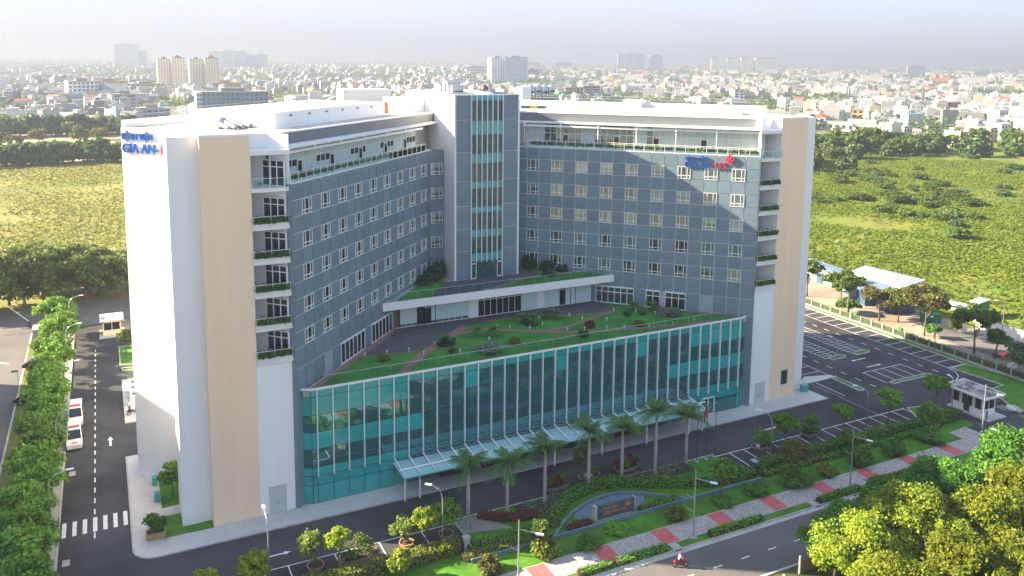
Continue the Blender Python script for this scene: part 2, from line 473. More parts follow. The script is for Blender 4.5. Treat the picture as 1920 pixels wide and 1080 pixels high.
# ================================================================== ground, roads, pavements
g = MB()
ring = [(0,0)]
pts = [(-51+math.sin(2*PI*k/48)*15000, -110+math.cos(2*PI*k/48)*15000) for k in range(48)]
g.sheet(pts, -0.35)
M['ground'] = mat('city_ground', (0.10, 0.12, 0.08), 0.95, 0.3, 0.012, detail=10, c2=(0.27, 0.26, 0.24), lo=0.42, hi=0.6)
struct(g.build('ground', 'ground'), 'flat city ground reaching to the horizon')

b = MB(); b.rect(-57.1, 79.3, -35.6, 62, 0.0)
asphalt = struct(b.build('asphalt_yard', 'asphalt'), 'dark asphalt drive and car park round the hospital')
b = MB(); b.prism([(-80,-75),(-64.1,-75),(-64.1,61.5),(-80,61.5)], -0.30, -0.02)
outer_road = struct(b.build('side_road', 'asphalt_old'), 'public road beside the tree strip')
b = MB(); b.prism([(-260,61.6),(79,61.6),(79,79),(-260,79)], -0.3, -0.01)
struct(b.build('cross_street', 'asphalt_old'), 'street crossing behind the guard hut')
b = MB(); b.prism([(-64,-52.7),(200,-52.7),(200,-45.95),(-64,-45.95)], -0.3, 0.0)
road = struct(b.build('front_road', 'asphalt_old'), 'public road along the front of the site')
b = MB(); b.prism([(-64,-95),(200,-95),(200,-52.75),(-64,-52.75)], -0.3, 0.06)
struct(b.build('roadside_ground', mat('rough_grass_ground', (0.05,0.075,0.02), 0.95, 0.4, 0.4, c2=(0.10,0.11,0.04))), 'rough grass ground beyond the front road')  # dark green base broken up with olive patches by noise

# front and left pavement of the hospital, one slab with a rounded corner
arc = [(-47.9+2.2*math.cos(a), -21.3+2.2*math.sin(a)) for a in [PI+PI/2*i/8 for i in range(9)]]
poly = [(-50.1,1.2)]+arc+[(45.9,-23.5),(45.5,-18.2),(30,-10),(-30,-10),(-42.5,1.2)]
b = MB(); b.prism(poly, -0.1, 0.13)
pave = struct(b.build('hospital_pavement', 'pave'), 'pale paving along the hospital walls')
b = MB()
k = [(-50.16,1.2)]+[(p[0]-0.04 if p[0]<-47.9 else p[0], p[1]-0.04) for p in arc]+[(45.95,-23.56)]
b.wallpath(k, 0.18, -0.05, 0.142)
b.build('kerb', 'kerb', pave)
# saw cuts between the slabs
b = MB()
for i in range(48): b.rect(-47+1.95*i, -46.97+1.95*i, -23.35, -20.35, 0.1335)
for i in range(11): b.rect(-49.95, -45.2, -20.5+1.95*i, -20.47+1.95*i, 0.1335)
b.rect(-47.5, 45, -21.9, -21.87, 0.1335)
b.build('slab_joint', 'concrete', pave)
b = MB()
b.prism([(-46.85,-6.3),(-46.95,-13.95),(-45.0,-13.85),(-44.0,-9.3)], 0.1, 0.16)
b.prism([(-46.85,-15.85),(-47.1,-20.35),(-42.15,-20.5),(-42.15,-18.9),(-45.15,-18.9),(-45.15,-15.8)], 0.1, 0.16)
struct(b.build('entrance_lawn', 'lawn'), 'lawn patches beside the white end wall', 'structure')
b = MB(); b.prism([(-50.0,29.3),(-50.0,12.0),(-46.2,12.0),(-46.2,29.3)], -0.05, 0.14)
struct(b.build('service_pavement', 'pave'), 'pale service pavement behind the lit end wall')
b = MB()
b.prism([(-50,46),(-47.9,45.6),(-48.1,35.9),(-50.05,36.4)], -0.05, 0.16); b.prism([(-49.9,34.9),(-47.9,34.4),(-47.9,32.9),(-49.7,33.6)], -0.05, 0.16)
isl = struct(b.build('drive_island', 'lawn'), 'narrow grass islands beside the drive')
b = MB(); b.wallpath([(-50,46),(-47.9,45.6),(-48.1,35.9),(-50.05,36.4),(-50,46)], 0.2, -0.05, 0.18); b.wallpath([(-49.9,34.9),(-47.9,34.4),(-47.9,32.9),(-49.7,33.6),(-49.9,34.9)], 0.2, -0.05, 0.181)
b.build('kerb', 'kerb', isl)

# tree strip between the public road and the drive
b = MB(); b.prism([(-64.0,-45),(-57.3,-45),(-57.3,53),(-64.0,53)], -0.3, 0.12)
verge = struct(b.build('tree_verge', mat('verge_grass', (0.06,0.10,0.02), 0.95, 0.3, 0.35, detail=9, bump=0.5, c2=(0.16,0.17,0.035))), 'grass verge with a row of trees')
b = MB(); b.box(-57.32,-57.08,-45,53,-0.05,0.16); b.box(-64.25,-64.0,-45,61,-0.3,0.14)
b.build('kerb', 'kerb', verge)
b = MB(); b.prism([(-58.1,-44),(-57.35,-44),(-57.35,52),(-58.1,52)], 0.1, 0.14)
b.build('paved_edge', 'concrete', verge)

# road markings, each piece laid on its road
dash = MB().rect(-0.075, 0.075, -0.6, 0.6, 0).mesh('lane_dash', 'line')
for i in range(25): link('lane_dash', dash, asphalt, (-53.72, 46-2.6*i, 0.006))
bar = MB().rect(-0.21, 0.21, -1.55, 1.55, 0).mesh('crossing_bar', 'line')
for i in range(7): link('crossing_bar', bar, asphalt, (-56.68+1.0*i, -14.05, 0.0065))
ar = MB().rect(-0.14,0.14,-1.3,0.6,0).sheet([(-0.36,0.6),(0.36,0.6),(0,1.7)],0.0).mesh('lane_arrow','line')
link('lane_arrow', ar, asphalt, (-51.9,6.9,0.006))
link('lane_arrow', ar, outer_road, (-67.3,26.5,-0.014)); link('lane_arrow', ar, outer_road, (-67.6,46,-0.014), rz=0.9)
for i in range(9): link('lane_dash', dash, outer_road, (-70.3+0.15*i*0, 36+2.8*i, -0.014))
b = MB(); b.rect(-57,-53.9,26.6,27.0,0.005); b.rect(-55.4,-55.25,27.5,46,0.005); b.rect(-57,-55.4,31,31.15,0.0052)
b.build('bay_line', mat('brown_joint', (0.03,0.028,0.026), 0.8), asphalt)
for i in range(15): link('lane_dash', dash, asphalt, (71.3, 10.5-2.9*i+1.6, 0.006))
for i in range(12): link('lane_dash', dash, asphalt, (56.5, 8-2.9*i+1.1, 0.006))
rdash = MB().rect(-0.55,0.55,-0.07,0.07,0).mesh('centre_dash','line')
for i in range(42): link('centre_dash', rdash, road, (-62+3.6*i, -49.5, 0.006))
arL = MB().rect(-1.7,1.0,-0.11,0.11,0).sheet([(1.0,-0.3),(1.75,0),(1.0,0.3)],0).mesh('bay_arrow','line')
link('bay_arrow', arL, asphalt, (63.9,-13.5,0.006), rz=PI); link('bay_arrow', arL, asphalt, (63.9,-16.7,0.006))
link('bay_arrow', arL, asphalt, (30.5,-27.6,0.006)); link('bay_arrow', arL, asphalt, (-37.2,-28.3,0.006))

def bays(name, lines, w=0.12, z=0.005):
    b = MB()
    for i, (a, c) in enumerate(lines): b.strip([a, c], w, z+0.0002*(i%5))
    return b.build(name, 'line', asphalt)
L = [((74.5,-22.7),(74.5,28))]+[((74.5,-22.7+2.45*i),(78.5,-22.7+2.45*i)) for i in range(21)]
L += [((74.5,-22.7),(73.9,-24.6)),((73.9,-24.6),(72.6,-26.0)),((72.6,-26.0),(70.9,-26.8))]
bays('perimeter_bay_line', L)
L = []
for (a, c) in ((59.0,62.8),(65.2,68.7)):
    L += [((a,-10.9),(a,26)),((c,-10.9),(c,26)),(((a+c)/2,-10.9),((a+c)/2,26))]
    L += [((a,-10.9+0.95*i),(c,-10.9+0.95*i)) for i in range(38)]
bays('motorcycle_bay_line', L, 0.10)
L = [((59.5,-18.2),(68.6,-18.2)),((59.5,-18.2),(59.5,-23)),((68.6,-18.2),(68.6,-23))]+[((61.8+2.28*i,-18.2),(61.8+2.28*i,-23)) for i in range(3)]
bays('island_bay_line', L)
L = [((53.6,-17.3),(53.6,14))]+[((49.6,-17.0+2.42*i),(53.6,-17.0+2.42*i)) for i in range(12)]
bays('side_bay_line', L)
L = [((18.1,-30.8),(53.4,-30.9))]+[((18.1+2.34*i,-30.8),(18.1+2.34*i,-35.2)) for i in range(16)]
bays('front_bay_line', L)
L = [((-41,-30.65),(-18.4,-30.65))]+[((-41+2.36*i,-30.65),(-41+2.36*i,-34.9)) for i in range(10)]+[((-41,-34.9),(-18.3,-34.9))]
bays('visitor_bay_line', L)
bays('drive_edge_line', [((49.2,-17.9),(49.2,-23.8))])
b = MB(); b.rect(47.95,48.35,-31.3,-17.6,0.0045)
b.build('drain_channel', 'dark_metal', asphalt)
cov = MB().rect(-0.35,0.35,-0.6,0.6,0).mesh('manhole_cover','concrete')
for p in ((-56.2,-0.5),(-56.3,-20.6)): link('manhole_cover', cov, asphalt, (*p,0.0055))

# grass islands in the car park
def island(poly, lab, name='parking_island'):
    b = MB(); b.prism(poly, -0.05, 0.15)
    o = struct(b.build(name, 'lawn'), lab)
    MB().wallpath(poly+[poly[0]], 0.18, -0.05, 0.17).build('kerb', 'kerb', o)
    return o
island([(59.4,-10.95),(62.8,-10.7),(63.2,-11.3),(62.6,-11.9),(59.6,-11.95)], 'grass tip at the end of the first motorcycle bays')
island([(65.1,-10.95),(68.7,-10.7),(69.0,-11.3),(68.4,-11.9),(65.3,-11.95)], 'grass tip at the end of the second motorcycle bays')
island([(59.9,-23.05),(68.6,-23.05),(69.2,-23.4),(68.6,-23.8),(60.0,-23.75)], 'grass strip behind the island parking bays')
island([(52.9,-17.8),(53.8,-17.8),(53.9,-22.8),(53.4,-23.6),(52.7,-23.4)], 'long grass kerb island by the drain')
b = MB(); b.prism([(46.3,-17.3),(49.1,-15.6),(53.6,-16.8),(53.8,-17.75),(46.6,-17.9)], -0.05, 0.14)
struct(b.build('ramp_pavement', 'pave'), 'pale paving wedge beside the end wall')
o = island([(74.7,-23.2),(78.6,-23.2),(80,-30),(80,-60),(66.5,-60),(68.7,-37),(71.8,-31.9),(75.4,-31.7)], 'lawn corner behind the guard house', 'corner_lawn')
island([(53.9,-31.2),(58.2,-32.2),(58.2,-35.4),(51.5,-35.4)], 'small lawn at the end of the front bays', 'bay_end_lawn')
b = MB(); b.rect(56,66.4,-60,-35.6,0.0); b.rect(52,80,-75,-60,0.0); b.build('gate_apron', 'asphalt', asphalt)

# front landscape between the drive and the public sidewalk
front = [(-60,-45.0),(-60,-35.2),(-18.2,-35.2),(-18.2,-30.3),(18.1,-30.45),(18.1,-35.4),(57.8,-35.6),(57.8,-39.3),(52,-39.4),(52,-41.6),(52,-45.5),(-60,-45.5)]
b = MB(); b.prism(front, -0.1, 0.10)
land = struct(b.build('front_lawn', 'lawn'), 'landscaped lawn in front of the hospital')
MB().wallpath([(-18.2,-35.2),(-18.2,-30.25),(18.1,-30.4)], 0.2, -0.05, 0.14).build('kerb', 'kerb', land)
MB().wallpath([(18.1,-30.5),(18.1,-35.45),(57.9,-35.65)], 0.2, -0.05, 0.141).build('kerb', 'kerb', land)
MB().wallpath([(-60,-35.25),(-18.2,-35.25)], 0.2, -0.05, 0.14).build('kerb', 'kerb', land)
b = MB(); b.sheet([(-18.0,-30.6),(-15.6,-30.6),(-12.8,-34.5),(-18.0,-33.2)], 0.106)
b.build('gravel_bed', 'gravel', land)
# monument basin: raised slate edge and a shallow paved bowl behind the sign
bas = [(-9.8,-38.2),(-7.8,-36.3),(-5.7,-34.9),(-3.6,-33.9),(-1.4,-33.4),(0.4,-33.3),(2.0,-33.6),(4.0,-34.8),(6.3,-36.6),(7.8,-38.0)]
MB().sheet(bas, 0.108).build('planted_bed', 'lawn', land)
MB().sheet([(-5.6,-36.8)]+bas[2:8]+[(3.0,-36.7)], 0.112).build('basin_paving', 'basin', land)
MB().wallpath(bas, 0.28, 0.05, 0.42).build('basin_edge', 'basin', land)
MB().wallpath([(-19.5,-38.3),(-9.8,-38.3),(7.8,-38.2),(18.9,-38.2)], 0.22, 0.05, 0.5).build('low_plinth', 'basin', land)
# public sidewalk: grey sections between red bands, each its own piece
b = MB(); b.box(-60,54.6,-44.35,-41.45,-0.1,0.135); 
b.prism([(51.9,-41.4),(51.9,-39.4),(55.6,-39.1),(56.1,-44.1),(55.0,-46.4),(53.2,-47.3),(51.9,-46.2)], -0.1, 0.1345)
walk = struct(b.build('public_sidewalk', 'kerb'), 'public sidewalk of grey cobbles with red bands')
u = -60.6+0.0; x = -15.0-7.72*5
reds = [-53.6,-45.9,-38.2,-30.4,-22.7,-15.0,-7.4,0.1,7.85,15.5,23.4,31.2,39.0,46.5]
px = -59.9
for x in reds:
    MB().box(px,x-0.02,-44.25,-41.55,0.13,0.142).build('grey_paving', 'sidewalk', walk)
    MB().box(x,x+2.0,-44.25,-41.55,0.13,0.144).build('red_paving', 'sidewalk_red', walk); px = x+2.02
MB().box(px,54.2,-44.25,-41.55,0.13,0.142).build('grey_paving', 'sidewalk', walk)
MB().prism([(52.0,-41.5),(52.0,-39.5),(55.5,-39.2),(56.0,-44.1),(54.9,-46.3),(54.3,-44.2),(54.3,-41.5)],0.13,0.1405).build('corner_paving','sidewalk',walk)
b = MB(); b.box(-60,53,-45.55,-45.4,-0.1,0.14); b.box(-60,53,-46.1,-45.55,-0.1,0.02)
struct(b.build('road_kerb', 'kerb'), 'kerb and gutter along the front road')
MB().box(-60,200,-52.95,-52.7,-0.1,0.16).build('kerb','kerb',road)
for x in (0.4,20.2):
    b = MB(); b.box(x,x+1.0,-45.45,-44.4,0.05,0.16,0); b.box(x+0.1,x+0.9,-45.6,-45.45,-0.02,0.12,1)
    tag(b.build('storm_drain', ['concrete','black']), 'concrete storm drain in the verge '+('behind the red motorbike' if x < 5 else 'beside the tree tops'), 'drain')

# the street outside the side fence
b = MB(); b.prism([(80.3,-60),(80.3,120),(140,120),(140,40),(99,20),(99,-20),(99,-60)], -0.3, -0.05)
struct(b.build('side_street', 'dirt_road'), 'dusty side street beyond the fence')
b = MB(); b.prism([(88,-60),(96.5,-60),(96.5,-14),(90.5,-6),(86.5,-14)], -0.2, -0.03); struct(b.build('street_paving','asphalt_old'),'worn asphalt patch of the side street')

# fields: uneven ground with tall grass on it
def field(name, lab, x0, x1, y0, y1, nx, ny, amp, sc1, m, z0=-0.3, edge=8):
    xs = np.linspace(x0,x1,nx); ys = np.linspace(y0,y1,ny)
    v = []; f = []
    for j in range(ny):
        for i in range(nx):
            p = Vector((xs[i]*sc1, ys[j]*sc1, 3.1))
            h = noise.fractal(p, 0.9, 2.1, 4)*0.5+0.35
            d = min(xs[i]-x0, x1-xs[i], ys[j]-y0, y1-ys[j])
            v.append((xs[i], ys[j], z0+max(0,h)*amp*min(1,max(0,d/edge))))
    for j in range(ny-1):
        for i in range(nx-1):
            a = j*nx+i; f.append((a,a+1,a+nx+1,a+nx))
    me = bpy.data.meshes.new(name); me.from_pydata(v, [], f); me.materials.append(m)
    me.polygons.foreach_set('use_smooth', [True]*len(f))
    return struct(link(name, me), lab), (xs, ys, np.array(v)[:,2].reshape(ny,nx))
mf = mat('wild_grass_field', (0.085,0.145,0.012), 0.95, 0.3, 0.05, detail=12, bump=0.8, bscale=2.0, c2=(0.165,0.18,0.026), lo=0.38, hi=0.66)
ml = mat('dry_meadow', (0.13,0.17,0.03), 0.95, 0.3, 0.03, detail=12, bump=0.6, bscale=1.5, c2=(0.23,0.225,0.06), lo=0.36, hi=0.68, stretch=(0.4,1,1))
fr_o, FLD_R = field('wild_field', 'wild green field of tall grass behind the car park', 99.5, 470, -70, 330, 190, 205, 1.9, 0.05, mf)
fl_o, FLD_L = field('meadow', 'dry yellow green meadow behind the left trees', -330, 60, 79.5, 335, 130, 90, 0.7, 0.05, ml)
b = MB(); b.rect(-400,140,335,480,-0.28); struct(b.build('bare_strip', mat('bare_earth',(0.30,0.24,0.18),0.95,0.3,0.03,c2=(0.34,0.33,0.18))), 'bare brown strip beyond the meadow')
b = MB(); b.rect(-300,60,380,430,-0.26); struct(b.build('far_meadow', ml), 'second pale meadow beyond the dark trees')

def hfield(F, P):
    xs, ys, Z = F
    i = np.clip(((P[:,0]-xs[0])/(xs[1]-xs[0])).astype(int),0,len(xs)-1); j = np.clip(((P[:,1]-ys[0])/(ys[1]-ys[0])).astype(int),0,len(ys)-1)
    return Z[j,i]
def tufts(name, F, n, x0,x1,y0,y1, size, leaf, lab, seed, keep=None):
    g_ = np.random.default_rng(seed)
    P = np.stack([g_.uniform(x0,x1,n), g_.uniform(y0,y1,n), np.zeros(n)],1)
    nz = np.array([noise.noise(Vector((p[0]*0.04,p[1]*0.04,7.7))) for p in P])
    ok = nz+g_.uniform(-0.3,0.3,n) > -0.3
    if keep is not None: ok &= keep(P)
    P = P[ok]; n = len(P)
    P[:,2] = hfield(F,P)
    K = 2
    Q = np.repeat(P,K,0); m_ = len(Q)
    s = size*(0.5+g_.random(m_))
    Q[:,:2] += g_.normal(size=(m_,2))*size*0.45; Q[:,2] += s*0.35
    N = g_.normal(size=(m_,3))*0.7; N[:,2] = np.abs(N[:,2])*0.6+0.9
    me = leaf_mesh(name, Q, N, s, leaf, 1.3, rng=g_)
    return struct(link(name, me), lab, 'stuff')
tufts('field_grass', FLD_R, 150000, 100,360,-40,215, 0.62, 'leaf_field', 'tall yellow green grass of the wild field', 3)
tufts('meadow_grass', FLD_L, 60000, -170,40,81,330, 0.55, 'leaf_meadow', 'low dry grass of the meadow', 4)

# ================================================================== the hospital
H = thing('hospital_building', 'large V shaped grey and white hospital with teal glass front and blue red signs', 'hospital')
W = 1.932; RH = 1.85; Z0 = 37.21
FE = (32.95, -20.55)            # near end of each wing facade (u mirrored)
TZ = 13.6                        # garden terrace level
UZ = 18.1                        # upper terrace level

def mir(p, s): return [(s*x, y) for x, y in p]
# --- wings: body set back behind the cladding, storey by storey masses
for s in (-1, 1):
    b = MB()
    o_ = 0.62*S2
    body = [(7.47,5.6),(7.47+0.0,4.93+0.9),(FE[0]+o_*1.0-0.45,FE[1]+o_+0.45),(48.87,-4.53),(0.0,44.3),(0,5.6)]
    b.prism(mir(body,s), -0.1, Z0-0.35, 0, 0)
    b.build('wing_body', 'white', H)
    # end wall towards the street side: its own slab with the painted face
    b = MB()
    b.prism(mir([(33.15,-20.35),(48.92,-4.58),(48.7,-4.3),(33.0,-20.0)],s), -0.1, 42.55, 0)
    b.build('end_wall', 'white', H)
    # terrace floor on top of the cladding
    b = MB(); b.prism(mir([(7.0,6.3),(7.0,5.45),(FE[0],FE[1]),(FE[0]+3,FE[1]+3),(10,9.5)],s), Z0-0.34, Z0+0.02, 0)
    b.build('upper_terrace_floor', 'roof', H)
    # set back top storey and roof
    b = MB(); b.prism(mir([(5.2,12.4),(7.6,10.0),(FE[0]+1.9,FE[1]+2.95),(48.8,-4.6),(0,44.2),(0,12.4)],s), Z0-0.3, 41.0, 0)
    b.build('top_storey', 'white', H)
    b = MB(); b.prism(mir([(5.2,8.85),(5.2,8.05),(FE[0]-0.0,FE[1]+0.35),(37.2,-17.5),(47.5,-5.5),(0,43),(0,8.85)],s), 40.95, 41.2, 0)
    b.build('canopy_slab', 'white_trim', H)
    b = MB(); b.prism(mir([(5.22,9.2),(FE[0]+0.9,FE[1]+2.2),(37.1,-18.4),(37.1,-16.0),(48.8,-4.55),(0,44.2),(0,9.2)],s), 41.2, 42.5, 0, 1)
    b.build('roof_parapet', ['band','roof'], H)
    b = MB(); b.wallpath(mir([(5.3,9.25),(FE[0]+0.95,FE[1]+2.25)],s), 0.25, 42.45, 42.62)
    b.build('parapet_cap', 'white_trim', H)
    # front facing white return of the parapet beside the band, and the back parapet
    b = MB(); b.box(*sorted((s*(FE[0]+0.95), s*37.1)), FE[1]+2.15-0.02, FE[1]+2.4, 40.9, 42.6)
    b.build('parapet_return', 'white', H)
    b = MB(); b.wallpath(mir([(48.7,-4.4),(0,44.2)],s), 0.25, 42.4, 43.35)
    b.build('back_parapet', 'white', H)
    # beige pylon, white recessed pylon
    b = MB(); b.prism(mir([(37.13,-20.27),(42.10,-20.27),(42.10,-10.7),(37.13,-15.7)],s), -0.1, 42.53, 0, 1)
    b.build('beige_pylon', ['beige','white_trim'], H)
    b = MB(); b.prism(mir([(42.0,-18.84),(45.10,-18.84),(45.10,-14.0),(42.0,-14.0)],s), -0.1, 42.5, 0, 0)
    b.build('white_pylon', 'white', H)
    b = MB(); b.prism(mir([(37.0,-20.2),(42.15,-20.2),(42.15,-11),(37.0,-15.9)],s), 42.5, 42.75, 0)
    b.build('pylon_cap', 'white_trim', H)
    b = MB(); b.box(*sorted((s*37.06,s*37.12)),-20.24,-15.8,17.4,42.45); b.build('recess_side_wall','white',H)
    # white base wall under the balconies
    b = MB(); b.prism(mir([(33.18,-20.26),(37.14,-20.26),(37.14,-16.4),(33.18,-20.1)],s), -0.1, 17.5, 0)
    b.build('white_base_wall', 'white', H)
    b = MB(); x0 = 34.2
    b.box(*sorted((s*34.3, s*36.2)), -20.30, -20.2, 0.15, 3.3)
    o = b.build('service_door', mat('pale_door_'+('a' if s<0 else 'b'),(0.55,0.56,0.53),0.6,0.05), H)
    MB().box(*sorted((s*35.2,s*35.35)), -20.34,-20.29,1.2,1.35).build('handle','dark_metal',o)
    if s > 0:
        o = MB().box(39.4,40.6,-20.33,-20.25,2.2,4.4).build('wall_louvre','dark_metal',H)
        b = MB()
        for i in range(9): b.box(39.45,40.55,-20.37,-20.32,2.3+0.235*i,2.4+0.235*i)
        b.build('slat','dark_frame',o)
        MB().wallpath([(39.35,-20.29),(40.65,-20.29)],0.1,2.1,2.2).build('sill','white_trim',o)

# --- wing cladding: panels hung on a pale backing, window cells left open
pan = {}
def panel_mesh(w, h):
    k = (round(w,3), round(h,3))
    if k not in pan:
        j = 0.07
        pan[k] = MB().box(j, w-j, 0.0, 0.07, j, h-j).mesh('facade_panel', 'panel')
    return pan[k]
fm = MB()   # window frame in a cell, x along, y inward, z up
for a in ((0.03,0.11,0.03,1.82),(W-0.11,W-0.03,0.03,1.82),(0.50,0.59,0.06,1.80),(W-0.59,W-0.50,0.06,1.80)):
    fm.box(a[0],a[1],-0.06,0.08,a[2],a[3],0)
for a in ((0.11,W-0.11,0.03,0.11),(0.11,W-0.11,1.76,1.82)):
    fm.box(a[0],a[1],-0.058,0.078,a[2],a[3],0)
fm.box(0.11,W-0.11,-0.062,0.082,0.45,0.54,0)
for q in (((0,0.09,0),(0,0.62,0),(0,0.62,RH),(0,0.09,RH)),((W,0.62,0),(W,0.09,0),(W,0.09,RH),(W,0.62,RH)),((0,0.62,0),(W,0.62,0),(W,0.62,RH),(0,0.62,RH)),
          ((0,0.09,0),(W,0.09,0),(W,0.62,0),(0,0.62,0)),((0,0.62,RH),(W,0.62,RH),(W,0.09,RH),(0,0.09,RH))):
    fm.quad(*q, 1)
FRAME = fm.mesh('window', ['white_trim','room'])
PANE = MB().box(0.1,W-0.1,0.03,0.045,0.08,1.78).mesh('pane','winglass')
def curt(x0,x1,z0=0.05,z1=1.8,taper=0,m='curtain'):
    b = MB(); n = 10
    for i in range(n):
        a = x0+(x1-x0)*i/n; c = x0+(x1-x0)*(i+1)/n; y0 = 0.11+0.05*(i%2); y1 = 0.11+0.05*((i+1)%2)
        ta = taper*(a-x0)/(x1-x0) if taper else 0
        b.quad((a+taper*0.35,y0,z0),(c+taper*0.35*(1-i/n),y1,z0),(c,y1,z1),(a,y0,z1))
    return b.mesh('curtain', m)
CUR = [curt(1.0,1.8,taper=0.6), curt(0.1,0.7), curt(1.2,1.85), curt(0.1,1.85), curt(0.1,0.6), curt(1.35,1.85), curt(0.1,1.85,1.0,1.8,0,'blind')]
BLIND = curt(0.05,W-0.05,0.05,1.82,0,'blind')
rows = [(i, Z0-(i+1)*RH, RH) for i in range(10)]+[(10, 16.3, Z0-10*RH-16.3),(11, TZ+0.02, 16.3-TZ-0.02)]
blinds = {1:{(1,16),(1,14),(3,16),(5,16),(7,16)}, -1:{(1,16),(1,14),(3,16),(5,16),(7,16)}}
glaz = {1:[(11.3,17.2),(19.1,21.2),(22.0,25.0)], -1:[(9.7,15.6),(17.5,23.3)]}
for s in (-1, 1):
    rz = -PI/4 if s > 0 else PI/4
    org = (8.36, 4.04) if s > 0 else (-FE[0], FE[1])
    d = (S2,-S2) if s > 0 else (S2,S2)
    nrm = (S2,S2) if s > 0 else (-S2,S2)      # inward
    def at(x, z, y=0.0): return (org[0]+d[0]*x+nrm[0]*y, org[1]+d[1]*x+nrm[1]*y, z)
    fac = link('wing_facade', None, H, (org[0],org[1],0), rz)
    back = MB()
    for r, z, h in rows:
        for k in range(-1, 18):
            wk = 1.26 if k == -1 else W
            x = (k*W if s > 0 else (17-k)*W) if k >= 0 else (-1.26 if s > 0 else 18*W)
            isw = (r in (1,3,5,7,9)) and k >= 0 and k % 2 == 0
            if isw:
                wv = link('window', FRAME, H, at(x, z), rz)
                link('pane', PANE, wv)
                if (r,k) in blinds[s]:
                    link('blind', BLIND, wv)
                else:
                    c = RN.choice([None,0,1,2,3,4,5,6,None,0,2,None,3,6])
                    if c is not None: link('curtain', CUR[c], wv)
                continue
            if r == 11 and any(a-0.3 < x+wk*0.5 < c+0.3 for a, c in glaz[s]): continue
            if r == 11 and ((s > 0 and k == 14) or (s < 0 and k == 14)):
                link('terrace_door', MB().box(0.04,W-0.04,-0.03,0.06,0.03,h-0.03).mesh('terrace_door', M.setdefault('pale_panel', mat('pale_grey_door_panel',(0.30,0.36,0.42),0.5,0.05))), fac, (x,0,z))
            else:
                link('facade_panel', panel_mesh(wk,h), fac, (x,0,z))
            back.quad((x,0.075,z),(x+wk,0.075,z),(x+wk,0.075,z+h),(x,0.075,z+h))
    link('joint_backing', back.mesh('joint_backing','backing'), fac)
    # wall below the terrace and the cladding edge at the free end
    b = MB()
    xe = 18*W if s > 0 else 0
    b.box(min(xe,xe-s*3), max(xe,xe-s*3), 0.0, 0.5, -0.1, TZ)
    b.box(*( (xe-0.02,xe+0.06) if s > 0 else (-0.06,0.02) ), 0.0, 0.62, -0.1, Z0)
    b.build('facade_edge', 'panel', fac)
    MB().box(-1.26 if s > 0 else 18*W, 0 if s > 0 else 18*W+1.26, 0.1, 0.6, TZ, Z0).build('inner_corner', 'panel', fac)
    # terrace level glazing
    for a, c in glaz[s]:
        n = max(2, round((c-a)/0.97))
        fr = MB(); st = (c-a)/n
        for i in range(n+1): fr.box(a+i*st-0.05, a+i*st+0.05, -0.05, 0.1, TZ, 16.25)
        fr.box(a,c,-0.045,0.095,16.1,16.3); fr.box(a,c,-0.045,0.095,TZ,TZ+0.12)
        if s > 0: fr.box(a,c,-0.043,0.093,15.35,15.45)
        go = fr.build('terrace_glazing', 'white_trim', fac)
        for i in range(n):
            MB().box(a+i*st+0.05,a+(i+1)*st-0.05,0.02,0.035,TZ+0.1,16.15).build('pane','winglass',go)
        rb = MB(); rb.quad((a,0.6,TZ),(c,0.6,TZ),(c,0.6,16.3),(a,0.6,16.3)); rb.quad((a,0.1,16.29),(c,0.1,16.29),(c,0.6,16.29),(a,0.6,16.29))
        rb.build('room_back','room',go)
    # return panel beside the tower with its windows
    xr = s*5.2
    b = MB()
    for r, z, h in rows:
        u0, u1 = sorted((s*7.47, s*5.25))
        if r in (1,3,5,7,9):
            wv = link('window', FRAME, H, (u0+0.1,4.93,z)); link('pane', PANE, wv)
            c = RN.choice([6,6,None,3]);
            if c is not None: link('curtain', CUR[c], wv)
            b.box(u0,u0+0.1,4.93,5.2,z,z+h); b.box(u0+0.1+W,u1,4.93,5.2,z,z+h)
        else:
            b.box(u0,u1,4.93,5.0,z+0.05,z+h-0.05)
    b.box(min(s*7.4,s*5.25),max(s*7.4,s*5.25),5.56,5.7,TZ,Z0,0)
    b.build('return_cladding','panel',H)
    # top terrace: glass wall, doors, beam, rail and planting
    gw = MB(); x0, x1 = (-1.0, 18*W+0.4) if s > 0 else (-0.4, 18*W+1.0)
    yb = 2.3
    n = 36; st = (x1-x0)/n
    for i in range(n+1):
        gw.box(x0+i*st-0.05, x0+i*st+0.05, yb-0.06, yb+0.1, Z0, 40.95)
    gw.box(x0,x1,yb-0.05,yb+0.09,39.3,39.42); gw.box(x0,x1,yb-0.055,yb+0.095,Z0,Z0+0.2)
    tg = gw.build('top_glass_wall','white_trim',fac)
    dark = set()
    for i in range(n):
        if s > 0: kind = 'vision' if (3 <= i <= 8 or 11 <= i <= 16 or i == 19) else 'blind'
        else: kind = 'blind'
        z_ = 39.42
        MB().box(x0+i*st+0.05,x0+(i+1)*st-0.05,yb,yb+0.02,39.42,40.95).build('upper_pane', 'winglass' if kind == 'vision' else 'blind', tg)
        if s > 0: MB().box(x0+i*st+0.05,x0+(i+1)*st-0.05,yb,yb+0.02,Z0+0.2,39.3).build('lower_pane', 'winglass' if kind == 'vision' else 'blind', tg)
        else:
            zs = 38.55 if (i % 8) in (1,2,3,4) else 39.3
            MB().box(x0+i*st+0.05,x0+(i+1)*st-0.05,yb,yb+0.02,Z0+0.2,zs).build('lower_pane','blind',tg)
            if zs < 39: MB().box(x0+i*st+0.05,x0+(i+1)*st-0.05,yb,yb+0.02,38.6,39.3).build('vent_pane','car_glass',tg)
    rb = MB(); rb.quad((x0,yb+0.5,Z0),(x1,yb+0.5,Z0),(x1,yb+0.5,41),(x0,yb+0.5,41)); rb.build('room_back','room',tg)
